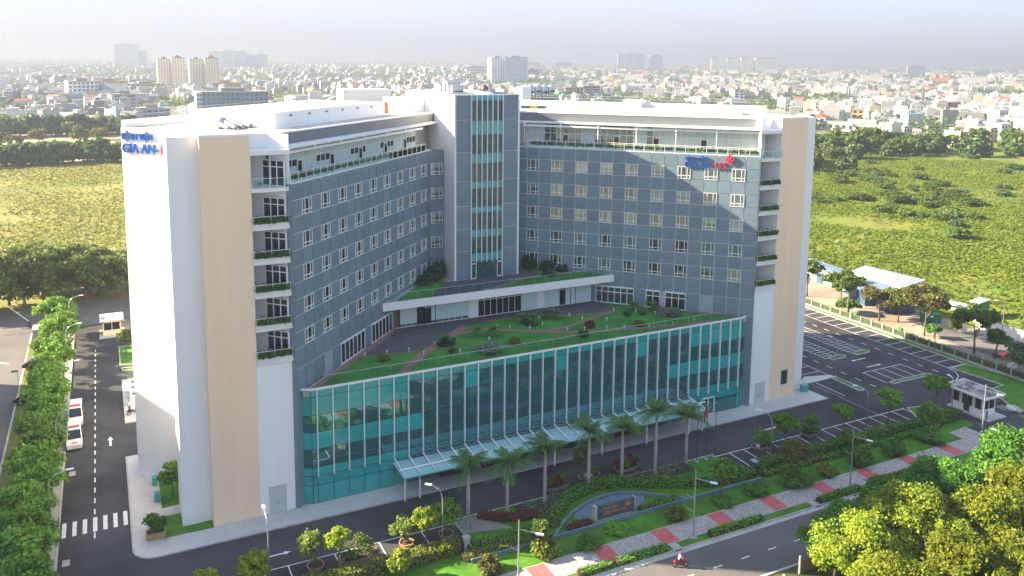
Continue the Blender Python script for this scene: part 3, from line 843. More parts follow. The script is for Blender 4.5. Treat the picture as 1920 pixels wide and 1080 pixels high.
    for i in ((6,14,20,27) if s > 0 else (5,12,19,26,32)):
        xx = x0+i*st
        dr = MB(); dr.box(xx-0.05,xx+0.09,yb-0.14,yb-0.02,Z0,39.25); dr.box(xx+0.86,xx+1.0,yb-0.14,yb-0.02,Z0,39.25); dr.box(xx,xx+0.95,yb-0.135,yb-0.025,39.1,39.25); dr.box(xx,xx+0.95,yb-0.135,yb-0.025,Z0,Z0+0.35)
        do = dr.build('terrace_door','white_trim',H,at(0,0),rz)
        MB().box(xx+0.09,xx+0.86,yb-0.1,yb-0.08,Z0+0.35,39.1).build('pane','car_glass',do)
    # pergola beam made of lengths
    bx = x0+0.3
    ln = (x1-x0-1.0)/6
    bm = MB().box(0,ln-0.12,-0.14,0.14,-0.14,0.14).mesh('sunshade_beam','white_trim')
    for i in range(6):
        link('sunshade_beam', bm, fac, (bx+i*ln,0.75,40.55))
        MB().box(-0.16,0.16,-0.2,0.2,-0.2,0.42).build('beam_bracket','white_trim',fac,(bx+i*ln-0.06,0.75,40.55))
        if s > 0: MB().tube([(bx+i*ln-0.06,0.75,40.4),(bx+i*ln-0.06,0.75,38.4),(bx+i*ln-0.06,1.1,Z0)],0.07,6).build('beam_post','white_trim',fac)
    # rail
    rl = MB()
    x0, x1 = (0.0, 18*W) if s > 0 else (0.0, 18*W)
    rl.tube([(x0,0.12,Z0+1.15),(x1,0.12,Z0+1.15)],0.035,5); rl.tube([(x0,0.12,Z0+0.95),(x1,0.12,Z0+0.95)],0.025,5)
    rl.box(x0,x1,-0.02,0.3,Z0-0.02,Z0+0.10)
    ro = rl.build('terrace_rail','white_trim',fac)
    ps = MB().box(-0.035,0.035,-0.035,0.035,0,1.15).mesh('post','white_trim')
    gp = MB().box(0.05,1.46,-0.01,0.01,0.12,0.9).mesh('rail_pane','cleartint')
    for i in range(24):
        link('post', ps, ro, (0.05+i*1.51,0.12,Z0)); 
        if i < 23: link('rail_pane', gp, ro, (0.05+i*1.51,0.12,Z0))
    tr = MB().box(x0+0.2,x1-0.2,0.35,0.85,Z0,Z0+0.4).build('planter_trough','white_trim',fac)
    # plants in the trough: separate clumps, things of their own
    for i in range(17):
        xx = 1.3+i*2.02
        q = at(xx, Z0+0.4, 0.6)
        PLANTS.append((q, rz, s, i)) if 'PLANTS' in globals() else None

# --- balconies in the recess beside each beige pylon
BZ = [36.9, 32.8, 29.05, 25.35, 21.65, 17.95]
BAL = []
for s in (-1, 1):
    for i, z in enumerate(BZ):
        bo = MB(); bo.prism(mir([(33.2,-20.45),(37.12,-20.45),(37.12,-15.9),(33.2,-20.0)],s), z-0.42, z, 0)
        o = bo.build('balcony', 'white_trim', H)
        if i:
            pb = MB(); pb.box(*sorted((s*33.3,s*37.05)),-20.5,-19.95,z,z+0.34); pb.build('planter_box','white_trim',o)
            BAL.append((s, z+0.34, i))
        gl = MB(); gl.box(*sorted((s*33.3,s*37.05)),-20.56,-20.545,z+0.25,z+1.05); gl.build('balcony_pane','cleartint',o)
        hr = MB(); hr.tube([(s*33.25,-20.55,z+1.07),(s*37.1,-20.55,z+1.07)],0.03,5)
        for q in (33.3,35.2,37.0): hr.tube([(s*q,-20.55,z-0.2),(s*q,-20.55,z+1.07)],0.025,5)
        hr.build('balcony_rail','white_trim',o)
    # end wall doors behind each balcony
    for i, z in enumerate(BZ[:]):
        b = MB(); e = MB()
        top = z+2.9
        T0 = (33.35,-20.55); dd = (S2,S2)
        def ew(t, y): return (s*(T0[0]+dd[0]*t+dd[1]*y), T0[1]+dd[1]*t-dd[0]*y)
        if s < 0:
            for t0 in (0.35,1.25,2.15,3.05):
                b.prism([ew(t0-0.06,0.10),ew(t0+0.06,0.10),ew(t0+0.06,-0.1),ew(t0-0.06,-0.1)], z, top)
            for zz in (z+0.05, z+2.1, top-0.1):
                b.prism([ew(0.3,0.095),ew(3.1,0.095),ew(3.1,-0.1),ew(0.3,-0.1)], zz, zz+0.1)
            bd = b.build('balcony_door','white_trim',H)
            for t0 in (0.35,1.25,2.15):
                MB().prism([ew(t0+0.06,0.05),ew(t0+0.84,0.05),ew(t0+0.84,0.03),ew(t0+0.06,0.03)], z+0.1, top-0.1).build('pane','car_glass',bd)
    z = 40.85
    MB().prism(mir([(33.0,-20.5),(37.14,-20.5),(37.14,-15.5),(33.2,-19.8)],s), 40.45, 40.95, 0).build('balcony_roof','white_trim',H)

# --- entrance tower
tw = MB(); tw.box(-5.2,5.2,0.86,22,TZ,45.45,0); tw.build('tower_body','white',H)
tp = MB()
joints = [45.5,41.9,37.15,32.9,29.2,25.7,22.4,18.12]
for s in (-1,1):
    for i in range(7):
        MB().box(*sorted((s*2.72,s*5.0)),0.78,0.86,joints[i+1]+0.04,joints[i]-0.04).build('tower_panel','panel',H)
    MB().box(*sorted((s*5.0,s*5.28)),0.70,1.2,18.1,45.62).build('tower_edge','white_trim',H)
MB().box(-5.0,5.0,0.72,1.1,45.45,45.62).build('tower_cap','white_trim',H)
MB().box(-2.72,2.72,0.84,0.9,18.1,45.45).build('tower_joint_backing','backing',H)
bands = [(45.45,44.7,'s'),(44.7,41.7,'v'),(41.7,39.7,'s'),(39.7,36.9,'v'),(36.9,35.5,'s'),(35.5,32.75,'v'),(32.75,31.75,'s'),(31.75,28.95,'v'),(28.95,28.1,'s'),(28.1,25.5,'v'),(25.5,24.4,'s'),(24.4,21.95,'v'),(21.95,20.8,'s'),(20.8,18.15,'v')]
ux = [-2.65,-1.8,-0.95,-0.1,0.75,1.6,2.45]
MB().box(-2.65,2.45,0.80,0.838,18.1,45.4).build('shaft_back','room',H)
for i in range(6):
    for (zt,zb,kd) in bands:
        if kd == 's': MB().box(ux[i]+0.05,ux[i+1]-0.05,0.72,0.76,zb,zt).build('tower_spandrel','spandrel_tower',H)
        else:
            MB().box(ux[i]+0.05,ux[i+1]-0.05,0.73,0.75,zb+0.03,zt-0.03).build('tower_pane',M.setdefault('tower_glass', mat('dark_tower_glass',(0.045,0.10,0.105),0.05,0.4,1.2,spec=0.6,rnd=0.15)),H)
for i in range(7):
    zb = 20.6 if 0 < i < 6 else 18.1
    MB().box(ux[i]-0.06,ux[i]+0.06,0.5,0.8,zb,45.5).build('tower_fin','white_trim',H)
for x in (-2.6,1.65):
    b = MB(); b.box(x,x+0.1,0.62,0.76,18.1,20.5); b.box(x+0.75,x+0.85,0.62,0.76,18.1,20.5); b.box(x,x+0.85,0.62,0.76,20.35,20.5); b.box(x,x+0.85,0.62,0.76,18.1,18.25)
    b.build('tower_door','white_trim',H)

# --- upper terrace with its long white canopy edge and the glazed wall below
b = MB(); b.prism([(-18.1,-5.72),(18.1,-5.72),(7.2,5.2),(-7.2,5.2)], 17.3, UZ, 0)
b.build('upper_terrace', 'concrete', H)
MB().box(-18.35,18.35,-5.95,-5.73,17.05,18.12).build('canopy_edge','white_trim',H)
MB().prism([(-16.3,-5.4),(-4,-5.4),(5,-2.2),(7.2,-1.6),(14,-1.9),(7.0,4.9),(5.4,4.9),(5.4,0.7),(-5.4,0.7),(-6.2,0.9),(-10.9,0.9)], UZ, UZ+0.012).build('upper_deck','deck',H)
MB().prism([(-16.2,-5.3),(-11.2,-5.3),(-6.6,1.0),(-7.0,4.8),(-7.6,4.2)], UZ, UZ+0.05).build('upper_lawn','terrace_lawn',H)
MB().prism([(-1.2,-5.4),(17.4,-5.4),(14.4,-2.4),(7.6,-1.9),(5,-2.4)], UZ, UZ+0.05).build('upper_lawn','terrace_lawn',H)
MB().prism([(8,-1.3),(13.6,-1.5),(8,4.1)], UZ, UZ+0.05).build('upper_lawn','terrace_lawn',H)
MB().strip([(-2.1,-5.2),(3.8,-2.6),(7.7,-1.5),(13.9,-1.75)],0.7,UZ+0.06).build('upper_path','brick',H)
rl = MB(); rl.tube([(-17.3,-5.2,UZ+1.0),(17.3,-5.2,UZ+1.0)],0.03,5)
for i in range(18): rl.tube([(-17+2*i,-5.2,UZ),(-17+2*i,-5.2,UZ+1.0)],0.022,5)
ro = rl.build('upper_rail','steel',H)
for i in range(17): MB().box(-16.95+2*i,-15.05+2*i,-5.21,-5.19,UZ+0.1,UZ+0.95).build('rail_pane','cleartint',ro)
wl_ = MB(); wl_.box(-16.2,16.2,-3.3,-3.1,TZ,17.3); wl_.build('canopy_wall_back','room',H)
# bays of the canopy wall: (u0,u1,kind)
seg = [(-16.0,-15.2,'door_brown'),(-15.2,-12.6,'blind'),(-12.6,-11.6,'dark'),(-11.6,-10.6,'door'),(-10.6,-9.9,'blind'),(-9.9,-4.8,'blindgap'),(-4.8,-3.3,'wall'),(-3.3,3.6,'dark2'),(3.6,6.4,'blind'),(6.4,7.6,'wall'),(7.6,10.3,'blind'),(10.3,11.2,'door'),(11.2,12.2,'blind'),(12.2,13.0,'doorw'),(13.0,16.0,'blind')]
M['brown_door'] = mat('brown_door',(0.16,0.08,0.06),0.5,0.1)
for (a,c,kd) in seg:
    if kd == 'wall': MB().box(a,c,-3.46,-3.3,TZ,17.3).build('canopy_wall','white',H); continue
    n = max(1, round((c-a)/0.95)); st = (c-a)/n
    fr = MB()
    for i in range(n+1): fr.box(a+i*st-0.04,a+i*st+0.04,-3.5,-3.38,TZ,17.3)
    fr.box(a,c,-3.495,-3.385,TZ,TZ+0.1); fr.box(a,c,-3.495,-3.385,17.15,17.3)
    if kd in ('dark2','door','doorw'): fr.box(a,c,-3.497,-3.387,16.0,16.12)
    fo = fr.build('canopy_glazing','white_trim',H)
    mm = {'blind':'blind','blindgap':'blind','dark':'car_glass','dark2':'car_glass','door':'car_glass','doorw':'blind','door_brown':'brown_door'}[kd]
    for i in range(n):
        z0 = TZ+0.1+(0.35 if kd in ('blindgap','blind') and a < 3 else 0)
        MB().box(a+i*st+0.04,a+(i+1)*st-0.04,-3.45,-3.43,z0,17.15).build('pane',mm,fo)
MB().box(-16.35,-16.1,-3.65,-3.3,TZ,17.3).build('wall_end','white_trim',H)
MB().box(16.1,16.35,-3.65,-3.3,TZ,17.3).build('wall_end','white_trim',H)

# --- garden terrace on the glass podium
b = MB(); b.prism([(-32.2,-20.2),(32.2,-20.2),(31.9,-19.6),(15.9,-3.4),(-15.9,-3.4),(-31.9,-19.6)], 13.0, TZ-0.03, 0)
b.build('terrace_slab','concrete',H)
MB().sheet([(-31.6,-20.0),(31.5,-20.0),(15.9,-3.5),(-15.9,-3.5)], TZ).build('terrace_lawn','terrace_lawn',H)
MB().sheet([(-23.5,-12.0),(-16,-3.7),(16.6,-3.6),(17.2,-5),(16.6,-8.6),(13.4,-9.1),(8,-8.1),(2,-6.2),(-1.8,-5.8),(-6.8,-7.0),(-12.5,-10.9),(-15.8,-13.0)], TZ+0.03).build('terrace_deck','deck',H)
PT = MB()
for i, (pth, w) in enumerate([([(-20.5,-20.0),(-19.2,-18.2),(-16.2,-14.8),(-12.9,-11.8),(-10.2,-9.5),(-6.6,-6.7)],1.3),([(-10.3,-9.3),(-4.9,-8.8),(-0.7,-11.5),(3,-13.9),(6.3,-15.4),(10.4,-16.7),(15.6,-17.8),(21.8,-18.9),(26,-19.5)],1.0),
    ([(2.4,-13.4),(7.1,-12.6),(13,-10.4),(16.3,-9.0)],0.8),([(-3.4,-5.7),(2,-6.3),(8.2,-8.3),(13.4,-9.2),(18,-9.8),(23,-10.6)],0.45),([(-13.1,-13.6),(-8.8,-15.3),(-4.4,-16.2),(4.4,-17.2)],0.35),
    ([(-30.8,-19.7),(-24,-12.6),(-16.2,-4.2)],0.8),([(-23.5,-12.3),(-19.6,-12.9),(-15.8,-13.2)],0.35),([(24.5,-12.4),(31,-19.6)],0.45)]):
    PT.strip(pth, w, TZ+0.04+0.003*i)
PT.build('terrace_path','brick',H)
rl = MB(); rl.tube([(-29.6,-18.9,TZ+1.0),(28.6,-18.9,TZ+1.0)],0.035,5)
for i in range(30): rl.tube([(-29.5+2*i,-18.9,TZ),(-29.5+2*i,-18.9,TZ+1.0)],0.025,5)
ro = rl.build('terrace_rail','steel',H)
gp = MB().box(0.05,1.95,-0.01,0.01,0.08,0.95).mesh('rail_pane','cleartint')
for i in range(29): link('rail_pane', gp, ro, (-29.5+2*i,-18.9,TZ))

# --- the glass podium
VG = -20.27; WF = 1.8077
zr = [0.12,2.29,3.42,4.44,6.6,8.64,10.66,12.79,13.68]
pm = {}
def pane_mesh(nm, w, h, m):
    k_ = (nm, round(w,3), round(h,3))
    if k_ not in pm: pm[k_] = MB().box(0.035,w-0.035,-0.03,0.0,0.03,h-0.03).mesh(nm, m)
    return pm[k_]
pod = link('glass_podium', None, H)
for j in range(34):
    u0 = (j-17)*WF
    for r in range(8):
        side = j < 6 or j >= 29
        if side: light = r in (0,1,2,4,6,7) and not (j >= 29 and r in (0,))
        else: light = r in (7,) or (r == 6 and j % 7 == 3) or (r == 4 and (j < 7 or j > 26))
        nm = 'spandrel_pane' if light else 'vision_pane'
        link(nm, pane_mesh(nm, WF, zr[r+1]-zr[r], 'spandrel' if light else 'vision'), pod, (u0, VG, zr[r]))
# corner panes and the short returns
for s in (-1,1):
    for r in range(8):
        h = zr[r+1]-zr[r]; light = r in (0,1,2,4,6,7)
        nm = 'corner_pane'
        a = (s*17*WF, VG); c = (s*(17*WF+0.62), VG); e = (s*(17*WF+1.6), VG+0.55)
        m_ = 'spandrel' if light else 'vision'
        q = MB()
        for (p0,p1) in ((a,c),(c,e)):
            q.prism([p0,p1,(p1[0],p1[1]+0.02),(p0[0],p0[1]+0.02)], zr[r]+0.03, zr[r+1]-0.03)
        q.build(nm, m_, pod)
# dark glazing bars behind the panes
b = MB()
for j in range(35):
    u0 = (j-17)*WF; b.box(u0-0.035,u0+0.035,VG-0.035,VG+0.1,0,13.7)
for z in zr: b.box(-17*WF-0.6,17*WF+0.6,VG-0.033,VG+0.08,z-0.035,z+0.035)
b.box(-17*WF-0.64,-17*WF-0.58,VG-0.04,VG+0.06,0,13.7); b.box(17*WF+0.58,17*WF+0.64,VG-0.04,VG+0.06,0,13.7)
b.build('glazing_bars','dark_frame',pod)
MB().wallpath([(-17*WF-1.7,VG+0.5),(-17*WF-0.66,VG-0.06),(17*WF+0.66,VG-0.06),(17*WF+1.4,VG+0.3)],0.22,13.66,13.86).build('podium_coping','white_trim',pod)
fin = {}
for j in range(35):
    cn = 5 <= j <= 28
    zb = 3.35
    if zb not in fin: fin[zb] = MB().box(-0.05,0.05,-0.32,-0.04,zb,13.84).mesh('podium_fin','white_trim')
    link('podium_fin', fin[zb], pod, ((j-17)*WF, VG, 0))
# inside: floors, columns, stair, back wall, steel frames seen through the glass
b = MB()
b.box(-31,31,VG+0.6,-8,4.0,4.35); b.box(-31,-20,VG+0.6,-8,8.45,8.8); b.box(21.5,31,VG+0.6,-8,8.45,8.8); b.box(-20,21.5,-15,-8,8.45,8.8)
b.build('interior_floor','floor_in',pod)
MB().box(-31,31,-10.5,-10.3,0.1,13).build('interior_back_wall',mat('interior_wall',(0.26,0.36,0.36),0.9,0.5,0.25),pod)
for j in range(2,34,3):
    u0 = (j-17)*WF
    MB().cyl(u0,VG+2.4,0.1,13,0.32,10).build('interior_column',M.setdefault('int_col',mat('interior_column_paint',(0.30,0.34,0.33),0.7,0.1)),pod)
b = MB()
for j in range(7,29):
    u0 = (j-17)*WF
    for dx in (-0.35,0.35): b.box(u0+dx-0.05,u0+dx+0.05,VG+0.75,VG+0.85,4.4,13)
    for z in (5.4,6.6,7.6,8.6,9.8,10.9,12.0): b.box(u0-0.35,u0+0.35,VG+0.76,VG+0.84,z,z+0.06)
    b.tube([(u0-0.3,VG+0.8,12.0),(u0+WF*0.5,VG+1.0,13.0)],0.04,5); b.tube([(u0+0.3,VG+0.8,12.0),(u0+WF*0.5,VG+1.0,12.9)],0.04,5)
for z in (6.6,8.7,10.9): b.box(-18.4,20.0,VG+0.9,VG+1.0,z,z+0.1)
b.build('interior_truss','teal_steel',pod)
for j in (0,1,3,4,30,31,32):
    u0 = (j-17)*WF
    MB().box(u0+0.2,u0+1.5,VG+1.1,VG+1.3,4.4,6.2).build('interior_screen',M.setdefault('int_scr',mat('interior_screen',(0.16,0.22,0.22),0.8,0.5,1.5)),pod)

# --- entrance canopy
can = link('entrance_canopy', None, H)
n = 24
for i in range(n):
    u0 = (5-17+i)*WF
    MB().box(u0+0.01-0.3*(i==0),u0+WF-0.01+0.3*(i==n-1),-24.75,-20.5,3.14,3.17).build('canopy_pane','canopy_glass',can)
for j in range(5,30):
    u0 = (j-17)*WF
    MB().tube([(u0,-20.62,3.62),(u0,-22.0,3.42),(u0,-24.45,3.30)],[0.10,0.10,0.08],6).build('canopy_arm','white_trim',can)
    MB().tube([(u0,-20.45,3.95),(u0+0.06,-21.2,3.6)],0.04,5).build('arm_strut','teal_steel',can)
MB().tube([(-22.0,-23.0,3.34),(-13.8,-23.0,3.34)],0.11,6).build('canopy_pipe','white_trim',can)
MB().tube([(-13.8,-23.0,3.30),(21.8,-23.0,3.30)],0.035,5).build('canopy_cable','white_trim',can)
MB().tube([(16.0,-22.6,3.34),(23.0,-22.6,3.34)],0.10,6).build('canopy_pipe','white_trim',can)
b = MB()
for j in range(7,29):
    u0 = (j-17)*WF
    for t in (0,0.5): b.tube([(u0+WF*t,-20.5,3.35+0.5*(t==0)),(u0+WF*(t+0.5),-20.5,3.35+0.5*(t!=0))],0.045,5)
b.tube([(-18.1,-20.5,3.35),(21.7,-20.5,3.35)],0.09,6); b.tube([(-18.1,-20.48,3.9),(21.7,-20.48,3.9)],0.04,6)
b.build('canopy_truss','teal_steel',can)
MB().box(-22.1,21.9,-24.8,-24.72,3.02,3.16).build('canopy_gutter','teal_steel',can)
for x in (-21.7,-19.9,-9.0,-2,5,12,19,21.3): MB().box(x-0.08,x+0.08,-24.3,-24.14,0.13,3.14).build('canopy_post','white_trim',can)
b = MB(); b.box(-16,14,-20.9,-20.35,0.13,3.0); b.build('lobby_dark_glazing','car_glass',can)  # long dark glass box across the lobby front, below the canopy
b = MB(); x = 24.2
for q in (x,x+1.2,x+2.3): b.box(q,q+0.12,-20.45,-20.3,0.1,2.7)
b.box(x,x+2.42,-20.45,-20.3,2.55,2.7); b.box(x,x+2.42,-20.45,-20.3,0.1,0.2)
b.build('side_door','white_trim',pod)

# --- roof top: plant rooms, tanks, pipes
def roofbox(name, c, l, w, h, rz, m, mt='roof', z=42.5):
    b = MB(); b.box(0,l,0,w,0,h,0); b.quad((0,0,h+0.004),(l,0,h+0.004),(l,w,h+0.004),(0,w,h+0.004),1)
    return b.build(name,[m,mt],H,(c[0],c[1],z),rz)
pr = roofbox('roof_plant_room', (-33.0,-12.4), 27.3, 12, 1.9, PI/4, 'white')
for i in range(6): MB().box(3+4*i,3.5+4*i,-0.05,0.05,1.3,1.5).build('vent','dark_metal',pr)
roofbox('roof_stair_box', (-13.6,30.2), 8.5, 4.5, 2.8, 0.0, 'backing')
roofbox('roof_stair_box', (-10.2,11.8), 5.2, 4.0, 2.2, 0.25, 'white')
roofbox('roof_stair_box', (-36.0,-9.0), 3.2, 2.2, 0.9, PI/4, 'white')
roofbox('roof_stair_box', (22.6,34.0), 2.0, 2.4, 2.9, 0.0, 'white')
roofbox('roof_stair_box', (15,10), 18, 5, 0.45, -PI/4, 'white')
roofbox('roof_stair_box', (27,-2), 14, 6, 0.5, -PI/4, 'white')
roofbox('roof_walkway', (16.5,4.5), 12, 2.2, 0.12, -PI/4, 'roof_tan', 'roof_tan')
roofbox('roof_stair_box', (30,10), 3, 3, 1.4, -PI/4, 'white')
for i in range(4):
    b = MB(); b.lathe([(0.02,0),(0.62,0),(0.62,3.0),(0.4,3.3),(0.02,3.35)],0,0,14,0); b.box(-0.5,0.5,-0.64,-0.58,1.7+0.2*(i%2),2.0+0.2*(i%2),1)
    tk = b.build('roof_tank',['tank_steel','blue_paint'],H,(24.9+1.36*i,34.9-0.35*i,42.5),0,True)
b = MB(); b.lathe([(0.02,0),(0.62,0),(0.68,0.4),(0.64,1.4),(0.4,1.7),(0.02,1.75)],0,0,14)
b.build('orange_water_tank','tank_orange',H,(-12.6,10.7,42.5),0,True)
for i in range(4): MB().tube([(-3.6,6+1.6*i,46.2),(-1.8,6+1.6*i,46.2)],0.6,10).build('cooling_unit','steel',H)
b = MB(); b.box(-4.4,-0.5,4.5,12.5,45.45,45.7); b.build('tower_roof_plinth','concrete',H)
MB().ball((1.0,4.0,46.3),0.55,0,10).build('roof_dome','dark_metal',H)
MB().box(2.2,4.2,3.0,5.0,45.45,45.75).build('roof_skylight','blue_paint',H)
g2 = MB()
for i, (dx,dy) in enumerate([(0,0),(0.9,0.9),(1.8,1.8),(2.8,2.8)]):
    g2.tube([(-38.2+dx,-13.2+dy,42.75),(-39.2+dx,-12.0+dy,43.3)],0.35,8)
g2.tube([(-39.4,-13.0,42.75),(-35,-8.6,42.75)],0.22,8)
g2.build('roof_pipework','steel',H)
MB().ball((-38.6,-10.6,43.2),0.75,0,12).build('roof_turbine','steel',H)
rl = MB()
for s in (-1,1):
    for zz in (43.9,44.3): rl.tube([(s*48.4,-4.1,zz),(0,43.9,zz)],0.03,4)
rl.build('roof_guard_rail','steel',H)
M['roof_yellow'] = mat('yellow_pipe',(0.55,0.34,0.05),0.5); 
for i in range(9):
    MB().box(0,1.4,0,0.12,0,0.5).build('roof_barrier', 'roof_yellow' if i%2 else 'blue_paint', H, (12.5+1.2*i,14.5-0.6*i,42.5), -0.5)

# --- signs
def text(body, size, loc, rz, m, ext=0.05, align='LEFT', parent=H, name='sign_letters', width=None):
    cu = bpy.data.curves.new(name, 'FONT'); cu.body = body; cu.size = size; cu.extrude = ext; cu.align_x = align
    cu.offset = size*0.012
    cu.materials.append(M[m]); cu.resolution_u = 3
    tmp = bpy.data.objects.new(name, cu); col.objects.link(tmp)
    bpy.context.view_layer.update()
    me = bpy.data.meshes.new_from_object(tmp.evaluated_get(bpy.context.evaluated_depsgraph_get()))
    bpy.data.objects.remove(tmp)
    o = link(name, me, parent, loc, rot=(PI/2,0,rz)); xs_ = [v.co.x for v in me.vertices]; o.scale = ((width/(max(xs_)-min(xs_))) if width else 1.0,1,1)
    return o
# lit end wall sign (the rest of it runs on behind the white pylon)
def onA(t, z, y=0.14): return (-48.87+S2*t-S2*y, -4.53-S2*t-S2*y, z)
text('BỆNH VIỆN', 1.05, onA(0.15,41.2), -PI/4, 'sign_blue', 0.1, width=4.3)
text('GIA AN-', 1.5, onA(0.15,39.7), -PI/4, 'sign_blue', 0.1, width=5.1)
text('115', 1.5, onA(5.4,39.7), -PI/4, 'sign_red', 0.1, width=2.1)
def onR(t, z, y=0.13): return (8.36+S2*t-S2*y, 4.04-S2*t-S2*y, z)
text('BỆNH VIỆN', 0.72, onR(24.2,36.4), -PI/4, 'sign_blue', 0.08, width=3.2)
text('GIA AN-', 1.25, onR(24.15,35.3), -PI/4, 'sign_blue', 0.1, width=4.0)
text('115', 1.25, onR(28.35,35.3), -PI/4, 'sign_red', 0.1, width=1.5)
def emblem(loc, rz, R0, m, parent=H):
    b = MB()
    for (cx,cz) in ((0,1),(1,0),(0,-1),(-1,0)):
        pth = [(cx*R0*0.5+R0*0.34*math.cos(a),0,cz*R0*0.5+R0*0.34*math.sin(a)) for a in [2*PI*i/14 for i in range(15)]]
        b.tube(pth, R0*0.17, 6, 0, False)
    b.tube([(0,-0.06,0),(0,0.06,0)], R0*0.16, 8)
    return b.build('sign_emblem', m, parent, loc, rz)
emblem(onR(30.6,36.72,0.2), -PI/4, 0.68, 'sign_red')

# ================================================================== planting
def make_tree(name, label, cat, leaf, n, rx, rz, cz, clumps, cr, size, h, r, seed, group=None, loc=(0,0,0), rot=0.0, flat=0.75, low=-0.4, ry=None, scale=None, nl=6, lean=0.3):
    t = thing(name, label, cat, loc, rot, group, scale)
    me, C = crown('crown', leaf, n, rx, ry or rx, rz, cz, clumps, cr, size, seed, flat, low)
    link('crown', me, t)
    link('trunk', trunk_mesh('trunk', h, r, C, seed, lean, nl), t)
    return t

# row of street trees on the verge
protos = []
for i in range(4):
    protos.append([('leaf_street',4200,2.8,2.3,4.5,24,1.0,0.36,3.6,0.16,100+i)])
ys = [57.5,52,46,40,34.5,29,23.5,18,12.5,7,1.5,-3.5,-8.5,-13.5,-19,-24,-29]
names = ['farthest street tree of the verge row, beside the grey gate cabinet','street tree opposite the small guard hut','street tree above the turquoise bin on the verge','street tree shading the dark parked car on the verge','bright street tree with a tilted lamp arm at its side','street tree above the second parked car','street tree where the shade begins on the drive','street tree behind the ambulances','street tree at the roof of the farther ambulance','street tree beside the nearer ambulance','street tree just past the ambulances, half shaded','street tree opposite the lane arrow','street tree next to the curved lamp on the verge','street tree level with the zebra crossing','broad street tree past the zebra crossing','street tree near the lower end of the verge row','last street tree at the lower edge of the picture']
first = []
for i, y in enumerate(ys):
    x = -59.4+RN.uniform(-0.7,0.5)
    sc_ = RN.uniform(0.72,1.0)
    if i < 4:
        lf,n,rx,rz_,cz,cl,cr,sz,h,r,sd = protos[i][0]
        t = make_tree('street_tree', names[i], 'tree', lf, n, rx, rz_, cz, cl, cr, sz, h, r, sd, 'street trees on the verge', (x,y,0.1), RN.uniform(0,6), scale=sc_)
        first.append(t)
    else:
        dup(first[i%4], (x,y,0.1), RN.uniform(0,6), names[i], sc_)

# big rounded trees in front of the road (picture foreground)
fgp = [(5.5,-58.5,0.95,'lime','wide light green tree overhanging the road at the edge of the grove'),(13.5,-57.5,1.05,'lime','light green feathery tree behind the overhanging one in the grove'),(3.5,-64.5,0.9,'yellow','yellow green tree by the wooden hoarding at the lower edge'),(10.5,-65.5,1.0,'yellow','yellow green tree in the middle of the grove at the lower edge'),
 (20.5,-60.5,1.05,'yellow','bright yellow tree in the heart of the grove'),(28.5,-60.0,1.1,'yellow','bright yellow tree on the far side of the grove'),(17,-68.5,1.0,'yellow','yellow tree cut by the lower picture edge, middle of the grove'),(24.5,-66.5,1.05,'yellow','yellow tree cut by the picture edge, behind its neighbours in the grove'),
 (18.0,-54.8,0.72,'dark','dark green tree at the roadside beside the pale lamp'),(12.0,-54.6,0.6,'dark','small dark green tree standing right at the kerb of the front road'),(25.0,-55.5,0.8,'dark','dark green roadside tree opposite the sixth red band'),(35.5,-57.5,1.0,'dark','large dark green tree beyond the yellow grove'),(33,-66,1.0,'lime','lime tree in the corner of the picture'),(42,-60,1.1,'dark','dark green tree opposite the gate of the car park'),(20,-74,1.0,'yellow','yellow tree in the bottom corner of the grove'),(46,-54.8,0.75,'lime','lime green tree beside the corner of the sidewalk'),(8.5,-56.0,0.6,'dark','low dark tree by the kerb under the light green one'),(31.5,-54.6,0.62,'dark','dark roadside tree opposite the seventh red band')]
fproto = {}
for i, (x,y,s_,kd,lab) in enumerate(fgp):
    if kd == 'dark': x += 3.5; s_ *= 1.0
    else: x += 5.5; y -= 1.3; s_ *= 0.84
    leaf = {'lime':'leaf_lime','yellow':'leaf_yellow','dark':'leaf_dark'}[kd]
    key = (kd, i%2)
    if key not in fproto:
        fproto[key] = make_tree('grove_tree', lab, 'tree', leaf if kd != 'dark' else 'leaf_shrub', 27000, 5.0,3.5,6.2,60,1.15,0.25,5.0,0.26,300+i,'trees of the grove beside the front road',(x,y,0.05),RN.uniform(0,6),scale=s_,nl=9)
    else:
        dup(fproto[key], (x,y,0.05), RN.uniform(0,6), lab, s_)

# palms along the front garden
def palm_crown(seed, n=16, L=3.2):
    g_ = random.Random(seed); P=[];N=[];S=[]; b = MB()
    quads = MB()
    for k_ in range(n):
        a = 2*PI*k_/n+g_.uniform(-0.2,0.2); el = g_.uniform(0.1,1.25); l_ = L*g_.uniform(0.8,1.1)
        pts = []
        for t in range(9):
            f = t/8; rr_ = l_*f
            z = math.sin(el)*rr_-0.62*(f**2)*l_*(1.2-0.4*math.sin(el)); x = math.cos(el)*rr_+0.25*l_*f*f*math.sin(el)
            pts.append(Vector((math.cos(a)*x, math.sin(a)*x, z)))
        quads.tube([tuple(p) for p in pts], [0.035-0.0035*t for t in range(9)], 4, 0)
        side = Vector((-math.sin(a), math.cos(a), 0))
        for t in range(1,33):
            f = t/33*8; i0 = min(7,int(f)); p = pts[i0].lerp(pts[i0+1], f-i0); dr = (pts[i0+1]-pts[i0]).normalized()
            ll = l_*0.30*math.sin(PI*min(1,0.12+0.85*t/33))
            for sg in (-1,1):
                tip = p+side*sg*ll*0.8+dr*ll*0.45+Vector((0,0,-ll*g_.uniform(0.35,0.8)))
                w_ = dr*0.045
                quads.quad(tuple(p-w_),tuple(p+w_),tuple(tip+w_*0.3),tuple(tip-w_*0.3),1)
    return quads.mesh('fronds', ['palm_shaft','leaf_palm'])
PF = [palm_crown(1), palm_crown(2)]
